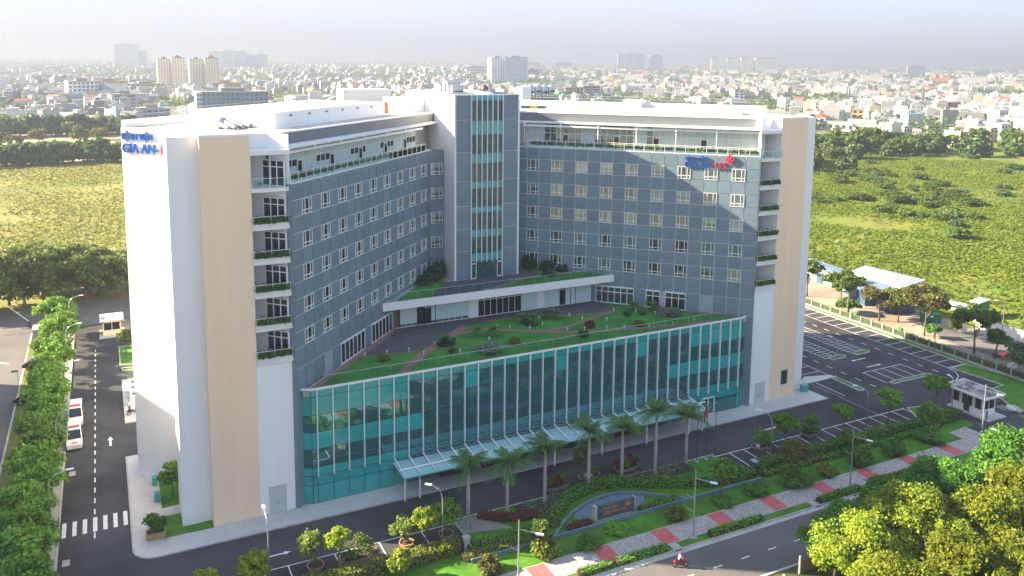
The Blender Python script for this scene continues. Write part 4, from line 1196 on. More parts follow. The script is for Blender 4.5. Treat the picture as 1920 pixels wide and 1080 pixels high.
def make_palm(loc, h, rz, label, props=True, k_=0):
    t = thing('palm_tree', label, 'palm tree', loc, rz, 'palms along the front garden')
    th = h-2.1
    b = MB(); b.lathe([(0.30,0),(0.24,0.3),(0.20,1.2),(0.22,th*0.5),(0.17,th)],0,0,10); b.build('trunk','palm_trunk',t,smooth=True)
    b = MB(); b.lathe([(0.17,th),(0.16,th+0.5),(0.11,th+1.1),(0.05,th+1.25)],0,0,8); b.build('crownshaft','palm_shaft',t,smooth=True)
    link('fronds', PF[k_%2], t, (0,0,th+1.15))
    if props:
        for a in (0.4,2.4,4.6): MB().tube([(math.cos(a)*1.1,math.sin(a)*1.1,0),(math.cos(a)*0.17,math.sin(a)*0.17,1.6)],0.035,5).build('prop_pole','bark',t)
    return t
for i, (x,y,h,lab) in enumerate([(-17.0,-31.6,7.9,'palm nearest the potted trees, on the gravel bed'),(-12.1,-31.3,6.9,'second palm, behind the red leaved bed, with drooping fronds'),(-7.4,-31.5,7.6,'palm beside the first boat shaped planter'),(-1.2,-31.0,8.3,'palm standing before the rock planter in front of the canopy'),(3.5,-31.0,7.8,'palm just past the rock planter, before the flowering planter'),(8.0,-31.6,9.2,'tallest palm, in the silver ground cover'),(13.2,-31.0,7.4,'palm next to the flagpoles')]):
    make_palm((x,y,0.1), h, i*1.3, lab, True, i)

# hedges: leaves over a dark core along a path
def hedge(name, path, w, h, label, leaf='leaf_hedge', dens=120, size=0.16, z=0.1, seed=1, cat='hedge', group=None):
    g_ = np.random.default_rng(seed)
    P=[];N=[]; core = MB()
    core.wallpath([tuple(p[:2]) for p in path], w*0.8, z, z+h*0.86, 1)
    for i in range(len(path)-1):
        a = np.array(path[i][:2],float); c = np.array(path[i+1][:2],float); L_ = np.linalg.norm(c-a); d_ = (c-a)/L_; nn = np.array([-d_[1],d_[0]])
        m_ = int(L_*dens*(w+2*h)/2.5)
        t = g_.random(m_)*L_; q = g_.random(m_)*(w+2*h)
        top = q < w; lf = (q >= w)&(q < w+h); rt = q >= w+h
        off = np.where(top, q-w/2, np.where(lf,-w/2,w/2)); zz = np.where(top,h,np.where(lf,q-w,q-w-h))
        jit = g_.normal(size=(m_,3))*0.07*max(1,h)
        lump = np.array([noise.noise(Vector(((a[0]+d_[0]*tt)*0.9,(a[1]+d_[1]*tt)*0.9,oo*2))) for tt,oo in zip(t,off)])*0.13
        X = a[0]+d_[0]*t+nn[0]*off*(1+lump); Y = a[1]+d_[1]*t+nn[1]*off*(1+lump)
        P.append(np.stack([X,Y,z+zz*(1+lump*0.8)],1)+jit)
        nv = np.zeros((m_,3)); nv[top,2] = 1; nv[lf,:2] = -nn; nv[rt,:2] = nn
        N.append(nv+0.7*g_.normal(size=(m_,3))+np.array([0,0,0.3]))
    P = np.concatenate(P); N = np.concatenate(N)
    me = leaf_mesh(name, P, N, size*(0.7+0.6*g_.random(len(P))), [leaf,'soil'], 1.4, extra=core, rng=g_)
    return tag(link(name, me), label, cat, group)
hedge('clipped_hedge', [(-18.9,-36.4),(-15.5,-36.9),(-12,-36.6),(-9.3,-35.6),(-7.0,-34.0),(-5.0,-32.4),(-3.0,-31.6),(-0.5,-31.2),(2.2,-31.6),(4.5,-32.7),(7,-34.0),(10,-35.4),(13,-36.6),(18.8,-36.9)], 1.15, 1.0, 'long wavy clipped hedge curving behind the granite name stone', seed=2)
hedge('clipped_hedge', [(19.6,-36.4),(57.5,-36.6)], 1.3, 1.35, 'straight dark hedge behind the front parking bays', 'leaf_shrub', seed=3, dens=100, size=0.2)
hedge('clipped_hedge', [(20.0,-37.5),(52,-37.7)], 0.8, 0.55, 'low second tier of hedge below the straight dark hedge', 'leaf_hedge', seed=4)
hedge('clipped_hedge', [(-46,-35.9),(-19.9,-35.9)], 1.3, 1.3, 'bright yellow green hedge behind the potted trees', 'leaf_lime', seed=5)
hedge('clipped_hedge', [(-20,-37.6),(-12.5,-37.7)], 0.9, 0.7, 'short sunlit hedge beside the plinth post', 'leaf_lime', seed=6)
for i, (a,c,lab) in enumerate([(-10.8,-7.2,'tiny verge hedge at the lower edge below a red band'),(-6.3,-0.3,'verge hedge beside the storm drain near the red motorbike'),(5.6,12.7,'verge hedge below the name stone'),(21.5,28,'verge hedge behind the dark roadside trees'),(31,37.5,'yellowish verge hedge near the middle of the sidewalk'),(39,42.5,'short verge hedge near the curved road lamp')]):
    hedge('verge_hedge', [(a,-44.95),(c,-44.95)], 0.75, 0.6, lab, 'leaf_hedge' if i != 4 else 'leaf_olive', dens=130, seed=20+i, group='hedges on the sidewalk verge')
hedge('flower_bed', [(-15.2,-30.9),(-12.9,-32.6),(-9.4,-33.6)], 1.3, 0.45, 'dark bed of red leaved plants beside the second palm', 'leaf_red', dens=90, size=0.2, seed=31, cat='plant bed')
hedge('flower_bed', [(-7.6,-37.5),(-5.0,-37.4)], 1.0, 0.5, 'small bed of red flowers before the name stone', 'leaf_red', dens=100, size=0.18, seed=32, cat='plant bed')
hedge('flower_bed', [(1.8,-37.6),(6.8,-37.5)], 0.9, 0.5, 'mixed shrubs in the bed beside the name stone', 'leaf_shrub', dens=100, size=0.2, seed=33, cat='plant bed')
hedge('silver_bed', [(-10.3,-31.9),(-7.5,-32.2),(-5.0,-31.2)], 2.4, 0.3, 'silvery ground cover between the second and third palm', 'leaf_silver', dens=70, size=0.22, seed=34, cat='plant bed')
hedge('silver_bed', [(5.6,-31.6),(9,-32.0),(12.6,-31.6)], 2.2, 0.3, 'silvery ground cover round the tallest palm', 'leaf_silver', dens=70, size=0.22, seed=35, cat='plant bed')

# shrubs
SH = {}
def shrub(name, loc, r, h, leaf, label, cat='shrub', n=1400, size=0.17, group=None, seed=1, squash=1.0, z=0.1):
    key = (leaf, seed % 3)
    if key not in SH:
        P, N, C, w = crown_pts(n, 0.75,0.75,0.55,0.45, 16, 0.32, 500+seed, 0.9, -0.6)
        P[:,2] = np.maximum(P[:,2], 0.02)
        g_ = np.random.default_rng(seed)
        stem = MB(); stem.lathe([(0.55,0.0),(0.6,0.25),(0.35,0.6),(0.01,0.7)],0,0,7,1)
        SH[key] = leaf_mesh(name, P, N, size*(0.7+0.6*g_.random(n)), [leaf,'soil'], 1.4, extra=stem, rng=g_)
    o = link(name, SH[key], None, (loc[0],loc[1],loc[2] if len(loc) > 2 else z), RN.uniform(0,6), None, (r,r,h))
    return tag(o, label, cat, group)
for i, (x,y,r,h,lf,lab) in enumerate([(-12.2,-40.1,1.6,1.5,'leaf_flower','round topiary shrub with yellow blossom beside the sidewalk'),(-18.3,-40.3,1.4,1.3,'leaf_olive','brownish shrub by the lamp at the lower edge'),(-7.2,-40.7,1.5,0.8,'leaf_shrub','low spreading shrub on the lawn before the name stone'),(4.4,-40.6,1.2,1.2,'leaf_flower','speckled round shrub beside the lamp on the sidewalk'),(16.2,-40.5,1.5,1.0,'leaf_shrub','dark low shrub past the low plinth end'),(27.6,-40.6,1.3,1.1,'leaf_flower','yellow tipped shrub by the fifth lamp'),
  (33.1,-40.4,1.9,1.8,'leaf_shrub','large dark shrub behind the tall lamp'),(39.6,-40.6,1.6,1.4,'leaf_shrub','dark shrub near the second last red band'),(22.4,-40.3,2.2,1.2,'leaf_shrub','wide dark shrub under the grey leaved tree'),(47.2,-40.0,2.2,0.9,'leaf_shrub','dark shrub ring round the propped tree by the corner'),(11.1,-40.4,1.5,0.7,'leaf_shrub','shrub ring at the foot of the slanting young tree'),(16.6,-36.0,1.6,1.5,'leaf_shrub','dark shrub behind the flagpole lawn'),(-3.0,-39.8,1.4,0.5,'leaf_hedge','flat patch of ground shrubs below the name stone')]):
    shrub('garden_shrub', (x,y), r, h, lf, lab, seed=i)

def small_tree(loc, h, r, leaf, label, seed, props=False, name='young_tree', group=None, trunk=0.08, n=3000, sz=0.22, tfrac=0.55, layers=False):
    t = make_tree(name, label, 'tree', leaf, n, r, (h*(1-tfrac))*0.5, h*tfrac+h*(1-tfrac)*0.45, 24, r*0.34, sz*1.15, h*0.72, trunk, seed, group, (loc[0],loc[1],0.08 if len(loc) < 3 else loc[2]), RN.uniform(0,6), flat=0.45 if layers else 0.8)
    if props:
        for a in (0.4,2.4,4.6): MB().tube([(math.cos(a)*0.8,math.sin(a)*0.8,0),(0,0,1.3)],0.03,5).build('prop_pole','bark',t)
    return t
small_tree((-12.0,-39.7),3.9,1.2,'leaf_mid','young tree growing out of the blossom topiary',701)
small_tree((11.1,-40.1),5.2,1.3,'leaf_street','slanting young tree propped up behind the second lamp',702,True)
small_tree((22.5,-40.2),4.9,1.6,'leaf_olive','grey leaved young tree in front of the hedge',703,True)
small_tree((34.0,-38.8),3.4,1.2,'leaf_street','slim young tree in front of the tall lamp by the hedge',704)
small_tree((47.2,-39.6),4.8,1.6,'leaf_street','propped young tree near the corner of the sidewalk',705,True)
small_tree((28.0,-33.0),4.5,1.5,'leaf_street','spreading young tree between the two bonsai planters',706,layers=True,name='bay_tree')
small_tree((38.3,-33.2),4.2,1.3,'leaf_street','young tree in the parking bays past the dark bonsai',707,layers=True,name='bay_tree')
small_tree((46.2,-34.0),5.2,1.5,'leaf_street','young tree in the parking bays by the drain channel',708,layers=True,name='bay_tree')
small_tree((56.6,-33.6),5.4,1.5,'leaf_street','young tree before the white guard house',709,layers=True,name='bay_tree')
small_tree((-44.6,-35.2),4.4,1.1,'leaf_lime','narrow lime tree cut by the lower edge, first of the potted row',710,sz=0.24)
small_tree((-40.3,-35.3),4.9,1.2,'leaf_lime','lime tree standing in front of the pale lamp post',711,sz=0.24)
small_tree((-32.0,-33.9),4.2,1.1,'leaf_lime','thin light green tree beside the round bonsai pot',712,sz=0.22)
small_tree((-22.8,-33.9),4.4,1.2,'leaf_lime','airy light green tree beside the second bonsai pot',713,sz=0.22)
small_tree((-26.8,-37.4),2.6,1.1,'leaf_lime','bushy lime tree at the lower edge before the hedge',714,sz=0.22,tfrac=0.2)
small_tree((-1.0,-29.4),4.6,1.1,'leaf_olive','thin bare looking tree growing from the rock planter',715,n=500)
small_tree((-45.6,-11.9,0.15),4.2,1.25,'leaf_shrub','dark tree on the lawn strip between the two white walls',716,tfrac=0.25,n=3200)
small_tree((-49.0,41.5,0.15),4.6,1.3,'leaf_mid','blossoming tree on the narrow island near the guard hut',717,tfrac=0.35)
small_tree((92.6,-10.9,0.0),2.4,0.9,'leaf_yellow','small yellow bush tree on the dusty side street',718,tfrac=0.2)
small_tree((86.0,-11.4,0.0),2.6,1.0,'leaf_shrub','small dark tree at the foot of the pale trunked street tree',719,tfrac=0.2)

# potted bonsai and boat shaped planters on the drive
def pot_tree(loc, label, rp, hp, crown_r, th, pm_, leaf, seed, faces=8):
    t = thing('potted_bonsai', label, 'potted tree', loc)
    b = MB(); b.lathe([(rp*0.75,0),(rp*1.0,hp*0.9),(rp*1.08,hp),(rp*0.92,hp),(rp*0.9,hp-0.08)],0,0,faces); b.build('pot',pm_,t)
    b = MB(); b.lathe([(rp*0.91,hp-0.1),(0.01,hp-0.05)],0,0,faces); b.build('soil','soil',t)
    me, C = crown('crown', leaf, 2200, crown_r, crown_r, crown_r*0.75, th+crown_r*0.5, 20, crown_r*0.32, 0.2, seed)
    link('crown', me, t)
    b = MB(); g_ = random.Random(seed)
    b.tube([(0,0,hp-0.1),(0.08,0.05,hp+0.4),(-0.05,0.02,th*0.7),(0.05,0,th+0.3)],[0.26,0.2,0.17,0.1],8)
    for i in range(5):
        c = Vector(C[i]); b.tube([(0,0,th*0.75),tuple(Vector((0,0,th*0.8)).lerp(c,0.5)),tuple(c)],[0.1,0.07,0.03],5)
    b.build('trunk','bark',t,smooth=True)
    return t
pot_tree((-34.0,-32.7,0),'round terracotta pot with a thick trunked clipped bonsai at the lower edge',0.85,0.7,1.6,1.9,'terracotta','leaf_bonsai',801)
pot_tree((-24.6,-33.0,0),'square edged tan stone pot with a grey green bonsai',0.8,0.8,1.35,1.5,'terracotta','leaf_bonsai',802,6)
pot_tree((-20.2,-33.1,0),'tan pot with a glossy dark green bonsai tree beside the lamp',0.8,0.7,1.5,2.1,'terracotta','leaf_street',803,8)
def boat(loc, l, w, h, rz, label, plants, seed, rocks=False, pm_='rockpot'):
    t = thing('stone_planter', label, 'planter', loc, rz)
    b = MB(); n = 12; oval = []
    for i in range(n*2):
        a = PI*i/n; oval.append((l/2*math.copysign(abs(math.cos(a))**0.6,math.cos(a)), w/2*math.copysign(abs(math.sin(a))**0.6,math.sin(a))))
    def ringv(s_, z): return [(x*s_,y*s_,z) for x,y in oval]
    m_ = len(oval)
    R_ = [ringv(0.8,0.0),ringv(0.95,h*0.5),ringv(1.0,h),ringv(0.9,h),ringv(0.88,h-0.12)]
    vs = [v for r0 in R_ for v in r0]; fs = []
    for q in range(4):
        for i in range(m_): fs.append((q*m_+i,q*m_+(i+1)%m_,(q+1)*m_+(i+1)%m_,(q+1)*m_+i))
    b.add(vs, fs); b.build('trough',pm_,t)
    MB().add(ringv(0.89,h-0.1),[tuple(range(m_))]).build('soil','soil',t)
    for i, (x,y,r,hh,lf) in enumerate(plants):
        me, C = crown('foliage', lf, 900, r, r*0.8, hh*0.45, h+hh*0.5, 9, r*0.45, 0.15, seed+i)
        link('foliage', me, t, (x,y,0))
        MB().tube([(x,y,h-0.1),(x+0.1,y,h+hh*0.3),(x-0.05,y,h+hh*0.7)],[0.12,0.1,0.05],6).build('stem','bark',t)
    if rocks:
        g_ = random.Random(seed)
        for i in range(9):
            x = -l*0.35+l*0.5*g_.random(); y = g_.uniform(-w*0.25,w*0.25); r = g_.uniform(0.14,0.32)
            b = MB(); b.ball((x,y,h+r*0.3),r,0,6,0.8); b.build('stone','stone_pale' if i%2 else 'rockpot',t)
    return t
boat((-29.6,-33.0,0),4.3,1.9,0.75,0.0,'long weathered stone trough with a spreading grey green bonsai',[(-0.2,0,1.2,1.9,'leaf_mid'),(0.7,0.1,0.9,1.2,'leaf_bonsai'),(-1.1,-0.1,0.6,0.6,'leaf_shrub')],820)
boat((-4.4,-29.2,0),3.4,1.3,0.6,0.06,'dark boat shaped planter with low bushes before the palm',[(-0.9,0,0.7,0.9,'leaf_shrub'),(0.1,0,0.7,0.8,'leaf_red'),(1.0,0,0.6,1.1,'leaf_dark')],830)
boat((0.4,-28.6,0),3.0,1.4,0.45,0.06,'low planter of dark rocks behind the palm before the canopy',[(0.8,0,0.6,0.7,'leaf_dark')],840,True)
boat((5.6,-28.9,0),3.6,1.4,0.6,0.06,'boat shaped planter full of red flowering shrubs',[(-1.0,0,0.7,0.9,'leaf_red'),(0.0,0,0.7,0.8,'leaf_shrub'),(0.9,0.1,0.7,0.9,'leaf_red'),(1.5,0,0.4,1.0,'leaf_dark')],850)
boat((25.1,-31.9,0),3.3,1.5,0.6,-0.15,'stone planter with white pebbles and a bright green spreading bush in the bays',[(1.0,0.0,1.5,1.7,'leaf_street'),(0.5,0.1,0.6,1.0,'leaf_shrub')],860,True)
boat((34.1,-31.6,0),3.4,1.6,0.6,0.05,'boat planter with a twisted dark bonsai in the bays',[(0.1,0,1.2,1.9,'leaf_shrub'),(0.9,0.1,0.8,2.4,'leaf_shrub'),(-0.8,0,0.7,0.8,'leaf_dark')],870)
t = thing('square_planter','brown timber box planter with a dark bush at the pavement corner','planter',(-47.9,-19.7,0.13))
b = MB(); 
for s in (-1,1): b.box(s*0.9-0.07,s*0.9+0.07,-0.55,0.55,0,0.75); b.box(-0.83,0.83,s*0.5-0.06,s*0.5+0.06,0.05,0.7)
b.build('box','terracotta',t); MB().box(-0.8,0.8,-0.42,0.42,0.3,0.6).build('soil','soil',t)
me, C = crown('foliage','leaf_shrub',1800,1.0,0.8,0.9,1.5,14,0.45,0.16,880); link('foliage',me,t)
for y in (-7.9,-11.9):
    t = thing('waste_bin','turquoise dustbin beside the pavement lawn, '+('nearer the lit wall' if y > -9 else 'nearer the timber planter'),'bin',(-47.3,y,0.13),0,'turquoise bins')
    MB().box(-0.28,0.28,-0.35,0.35,0.08,0.85).build('body',M.setdefault('turq',mat('turquoise_plastic',(0.08,0.36,0.33),0.5,0.1)),t); MB().box(-0.31,0.31,-0.38,0.38,0.85,0.97).build('lid','turq',t)
    MB().tube([(-0.25,0.3,0.08),(0.25,0.3,0.08)],0.09,8).build('wheel','black',t)
t = thing('waste_bin','turquoise dustbin at the corner of the right beige pylon','bin',(44.6,-20.0,0.13)); MB().box(-0.5,0.5,-0.4,0.4,0.08,0.95).build('body','turq',t); MB().box(-0.54,0.54,-0.44,0.44,0.95,1.08).build('lid','turq',t)

# balcony planting, terrace planting
bn = {36.9:'top',32.8:'top',29.05:'second',25.35:'third',21.65:'fourth',17.95:'lowest'}
for (s, z, i) in BAL:
    side = 'near the lit end wall' if s < 0 else 'beside the sunlit wing with the red emblem'
    g_ = np.random.default_rng(900+i+(s>0)*20)
    n = 1300; P = np.stack([g_.uniform(-1.8,1.8,n), g_.normal(size=n)*0.22-0.02, np.abs(g_.normal(size=n))*0.26],1)
    me = leaf_mesh('balcony_plants', P, g_.normal(size=(n,3))+np.array([0,-0.5,0.6]), 0.19*(0.7+0.6*g_.random(n)), 'leaf_balcony', 1.5, rng=g_)
    ordn = ['','topmost','second','third','fourth','lowest'][i]
    tag(link('balcony_plants', me, None, (s*35.15,-20.25,z+0.02)), ordn+' planted balcony of shrubs '+side, 'plants', 'planted balconies')
pl = []
for j in range(3):
    g_ = np.random.default_rng(950+j); n = 260
    P = np.stack([g_.uniform(-0.85,0.85,n), g_.normal(size=n)*0.16, np.abs(g_.normal(size=n))*0.2],1)
    pl.append(leaf_mesh('terrace_plants', P, g_.normal(size=(n,3))+np.array([0,0,0.6]), 0.24*(0.7+0.6*g_.random(n)), 'leaf_silver' if j else 'leaf_bonsai', 1.5, rng=g_))
for (q, rz, s, i) in PLANTS:
    lab = 'low plants in the roof terrace trough above the '+('wing with the red emblem' if s > 0 else 'shaded wing beside the lit end wall')
    tag(link('terrace_plants', pl[i%3], None, q, rz), lab, 'plants', 'trough plants on the '+('emblem wing' if s > 0 else 'shaded wing'))
for i, (x,y,lab) in enumerate([(-7.0,-11.1,'small palm on the roof garden lawn where two paths meet'),(-5.0,-12.0,'small palm standing in the middle path of the roof garden'),(1.1,-8.5,'small palm at the deck edge, first of the pair below the dark doors'),(2.7,-9.3,'small palm at the deck edge, second of the pair'),(5.4,-8.3,'small palm at the deck edge towards the sunny wing, first'),(6.6,-8.8,'small palm at the deck edge towards the sunny wing, second'),(-12.2,-12.6,'bushy small palm beside the wide brick path'),(18.9,-10.4,'small palm beside the terrace glazing of the sunny wing'),(21.5,-11.2,'small palm by the orange shrub on the roof garden')]):
    t = thing('garden_palm', lab, 'palm tree', (x,y,TZ+0.04), i*0.9, 'small palms of the roof garden')
    MB().lathe([(0.09,0),(0.07,0.4),(0.06,0.9)],0,0,7).build('trunk','bark',t); link('fronds', PF[i%2], t, (0,0,0.85), scale=0.42)
for i, (x,y,r,h,lf,lab,z) in enumerate([(9.0,-14.4,0.8,0.9,'leaf_red','round dark red bush on the roof garden lawn',TZ),(15.6,-16.5,0.9,0.6,'leaf_flower','yellow flowered bush near the glass edge of the roof garden',TZ),(-3.6,-15.8,0.9,0.6,'leaf_flower','yellow flowered bush in the middle of the roof garden',TZ),(-21.1,-14.5,0.9,0.6,'leaf_flower','orange flowered bush in the narrow corner lawn of the roof garden',TZ),(22.1,-12.3,0.9,0.7,'leaf_flower','orange flowered bush before the sunny wing terrace doors',TZ),
   (-7.9,-17.1,1.7,0.9,'leaf_silver','large oval grey green bush at the roof garden rail',TZ),(22.6,-14.4,2.0,0.8,'leaf_silver','long oval grey green bush before the sunny wing',TZ),(-12.3,-15.4,0.7,0.4,'leaf_terrace','low dark bush below the oval grey bush',TZ),(16.7,-12.1,0.6,0.5,'leaf_terrace','small dark bush on the upper lawn of the roof garden',TZ),(19.0,-12.7,0.5,0.5,'leaf_terrace','dark little bush beside the long oval bush',TZ),(6.1,-17.2,0.9,0.7,'leaf_terrace','dark bush beside the rail of the roof garden',TZ),(2.0,-9.6,1.3,0.4,'leaf_terrace','dark ground shrubs round the pair of deck palms',TZ),(-11.8,-12.4,1.3,0.9,'leaf_terrace','dark shrubs under the bushy palm by the brick path',TZ),
   (-8.1,2.3,1.7,2.0,'leaf_terrace','dense dark shrubs against the tower on the upper terrace',UZ),(-9.9,0.7,1.3,1.3,'leaf_terrace','dark shrubs beside the windows on the upper terrace',UZ),(-6.6,3.4,1.0,2.4,'leaf_terrace','tall dark shrub in the corner beside the tower',UZ),(8.2,3.0,1.5,1.6,'leaf_terrace','dark shrubs beyond the tower edge on the upper terrace',UZ),(10.3,0.6,1.3,1.4,'leaf_terrace','spiky dark shrubs on the upper terrace towards the sunny wing',UZ),(12.0,-1.0,0.9,1.0,'leaf_terrace','last dark shrub of the upper terrace towards the canopy end',UZ),(9.0,-2.2,1.2,0.5,'leaf_terrace','low shrubs along the upper brick path',UZ)]):
    shrub('roof_garden_shrub', (x,y,z+0.03), r, h, lf, lab, seed=i+40, size=0.15)
M['garden_lamp_head'] = mat('white_garden_lamp',(0.7,0.72,0.7),0.5)
gl = MB().lathe([(0.05,0),(0.05,0.32),(0.11,0.34),(0.11,0.5),(0.02,0.55)],0,0,8).mesh('garden_lamp','garden_lamp_head')
for (x,y) in [(-22.8,-12.5),(-20,-12.7),(-17.2,-13.0),(-15.9,-14.9),(-13.4,-12.2),(-11.5,-16.3),(-6.2,-13.6),(-1.6,-10.4),(0.8,-11.8),(3.2,-11),(5.2,-14.6),(7.5,-15.3),(9.6,-11.2),(12.6,-13),(10.5,-16.2),(13,-16.9),(16,-9.6),(18.6,-11.6),(20.7,-13.5),(16.2,-18.3),(20,-18.6),(23.8,-18.6),(4.1,-8.4),(8.8,-8.9),(-3.2,-9.6)]:
    tag(link('garden_lamp', gl, None, (x,y,TZ+0.05)), 'short white path light on the roof garden', 'garden light', 'path lights of the roof garden')

# ================================================================== lamps, vehicles, people, huts, fence
def curved_lamp(loc, h, rz, label, arm=1.7, group='curved lamps'):
    """steel pole that bends over into an arm with a flat head; the arm points along local +x"""
    t = thing('street_lamp', label, 'street lamp', loc, rz, group)
    pts = [(0,0,0),(0,0,h*0.72)]+[(arm*0.55*(1-math.cos(a)),0,h*0.72+h*0.2*math.sin(a)) for a in [PI/2*i/5 for i in range(1,6)]]+[(arm,0,h*0.955)]
    MB().tube(pts,[0.085,0.07]+[0.055]*5+[0.05],7).build('pole','steel',t,smooth=True)
    MB().box(-0.2,0.2,-0.2,0.2,0,0.05).build('base','concrete',t)
    b = MB(); b.box(arm-0.1,arm+0.62,-0.13,0.13,h*0.945,h*0.945+0.1); b.build('lamp_head','lamp_white',t)
    return t
def tee_lamp(loc, h, rz, label, arm=1.7):
    t = thing('sidewalk_lamp', label, 'street lamp', loc, rz, 'tall lamps of the sidewalk')
    MB().tube([(0,0,0),(0,0,h)],[0.10,0.06],7).build('pole','steel',t)
    MB().tube([(0,0,h-0.9),(arm,0,h-1.35)],0.04,5).build('arm','steel',t)
    b = MB(); b.box(0,0.75,-0.16,0.16,-0.06,0.06); o = b.build('lamp_head','lamp_white',t,(arm-0.1,0,h-1.35)); o.rotation_euler = (0,0.18,0)
    for z in (h*0.62,h*0.42): MB().tube([(0,0,z-0.35),(-0.85,0,z+0.15)],0.03,5).build('banner_arm','steel',t)
    MB().box(-0.35,0.35,-0.35,0.35,0,0.12).build('base','concrete',t)
    return t
RA = -yaw
tee_lamp((-17.4,-44.6,0.13),7.4,RA,'straight sidewalk lamp with side pegs at the lower edge, lit head hanging right')
tee_lamp((3.7,-44.4,0.13),7.6,RA,'straight sidewalk lamp beside the speckled shrub, above the red motorbike')
tee_lamp((27.0,-44.5,0.13),7.6,RA,'straight sidewalk lamp between the dark shrubs, fourth red band behind it')
tee_lamp((50.5,-44.9,0.13),9.2,RA,'tallest sidewalk lamp, at the rounded corner by the car park gate')
curved_lamp((-38.9,-35.2,0.1),8.6,PI/2,'pale lamp post rising before the lime tree at the lower edge')
curved_lamp((-21.3,-34.9,0.1),7.3,2.4,'curved lamp behind the glossy potted bonsai',1.3)
curved_lamp((23.3,-35.2,0.1),7.0,2.2,'curved lamp beside the pebble planter',1.5)
curved_lamp((42.7,-33.4,0),6.3,2.3,'curved lamp in the front parking bays beyond the drain',1.5)
curved_lamp((54.0,-17.6,0.1),6.8,2.0,'thin lamp at the foot of the long grass island',1.0)
curved_lamp((79.0,2.5,0.0),6.8,PI,'lamp at the fence beside the sunny bays',1.0)
curved_lamp((79.0,-16.7,0.0),7.0,PI,'lamp at the fence beside the shaded bays',1.0)
curved_lamp((58.0,-35.3,0.1),5.6,1.2,'lamp beside the guard house corner',1.0)
curved_lamp((96.9,-17.3,-0.05),7.8,2.6,'concrete utility lamp beside the wall of the side street',1.2)
curved_lamp((108,30,-0.1),8.5,2.6,'lone lamp behind the blue roofed sheds',1.2)
curved_lamp((44.0,-53.2,0.05),7.5,1.9,'white headed lamp bending over the sidewalk near the corner',2.0)
for i, (y,lab) in enumerate([(55,'curved verge lamp at the far end of the tree row'),(37.5,'curved verge lamp above the bright street trees'),(19,'curved verge lamp before the ambulances'),(1.0,'curved verge lamp bending over the ambulance roofs'),(-16.0,'curved verge lamp beside the zebra crossing')]):
    curved_lamp((-57.75,y,0.12),8.0,0.0,lab,1.8,'lamps on the tree verge')
t = thing('verge_sign','small dark sign on a thin post at the edge of the public road','sign',(-64.3,33,0)); MB().tube([(0,0,0),(0,0,2.6)],0.04,6).build('post','steel',t); MB().box(-0.8,0.1,-0.04,0.04,2.5,2.75).build('plate','dark_metal',t)

# flagpoles
for i, x in enumerate((14.9,16.4,17.8)):
    t = thing('flagpole', ['bare flagpole nearest the last palm','middle flagpole flying a red flag','bare flagpole nearest the parking bays'][i], 'flagpole', (x,-31.0,0.1), 0, 'flagpoles')
    MB().tube([(0,0,0.15),(0,0,7.3)],[0.055,0.035],8).build('pole','dark_metal',t); MB().lathe([(0.28,0),(0.28,0.12),(0.1,0.2)],0,0,10).build('base','concrete',t); MB().ball((0,0,7.35),0.08,0,8).build('finial','tank_steel',t)
    if i == 1:
        b = MB()
        for q in range(8):
            f0, f1 = q/8, (q+1)/8
            def pp(f,z): return (-0.06-0.55*f-0.1*math.sin(f*5), 0.12*math.sin(f*7), z-0.5*f)
            b.quad(pp(f0,5.6),pp(f1,5.6),pp(f1,7.0),pp(f0,7.0))
        b.build('flag','red_cloth',t)

# granite name stone
t = thing('name_stone','blue grey granite name stone with orange lettering on the front lawn','sign',(-1.5,-37.1,0.1))
b = MB(); b.prism([(-2.55,-0.18),(2.55,-0.18),(2.5,0.2),(-2.5,0.2)],0,1.6); b.build('slab','stone_blue',t)
MB().box(-2.75,-2.5,-0.3,0.3,0,1.75).build('end_block','stone_pale',t); MB().box(2.5,2.62,-0.3,0.3,0,1.75).build('end_block','stone_pale',t); MB().box(-2.6,2.6,-0.3,0.3,-0.05,0.06).build('plinth','stone_pale',t)
text('BỆNH VIỆN',0.34,(-1.6,-0.2,1.08),0,'sign_orange',0.012,parent=t); text('GIA AN 115',0.58,(-1.6,-0.2,0.5),0,'sign_orange',0.012,parent=t,width=3.0); emblem((1.62,-0.22,1.15),0,0.3,'sign_orange',t)
t = thing('hedge_post','short grey stone post at the end of the potted hedge','post',(-19.2,-36.2,0.1)); MB().box(-0.3,0.3,-0.3,0.3,0,1.5).build('shaft','concrete',t); MB().box(-0.36,0.36,-0.36,0.36,1.5,1.62).build('cap','concrete',t)
t = thing('hedge_post','dark grey stone post between the wavy hedge and the straight hedge','post',(19.4,-36.5,0.1)); MB().box(-0.3,0.3,-0.4,0.4,0,1.6).build('shaft','stone_blue',t); MB().box(-0.34,0.34,-0.44,0.44,1.6,1.7).build('cap','concrete',t)

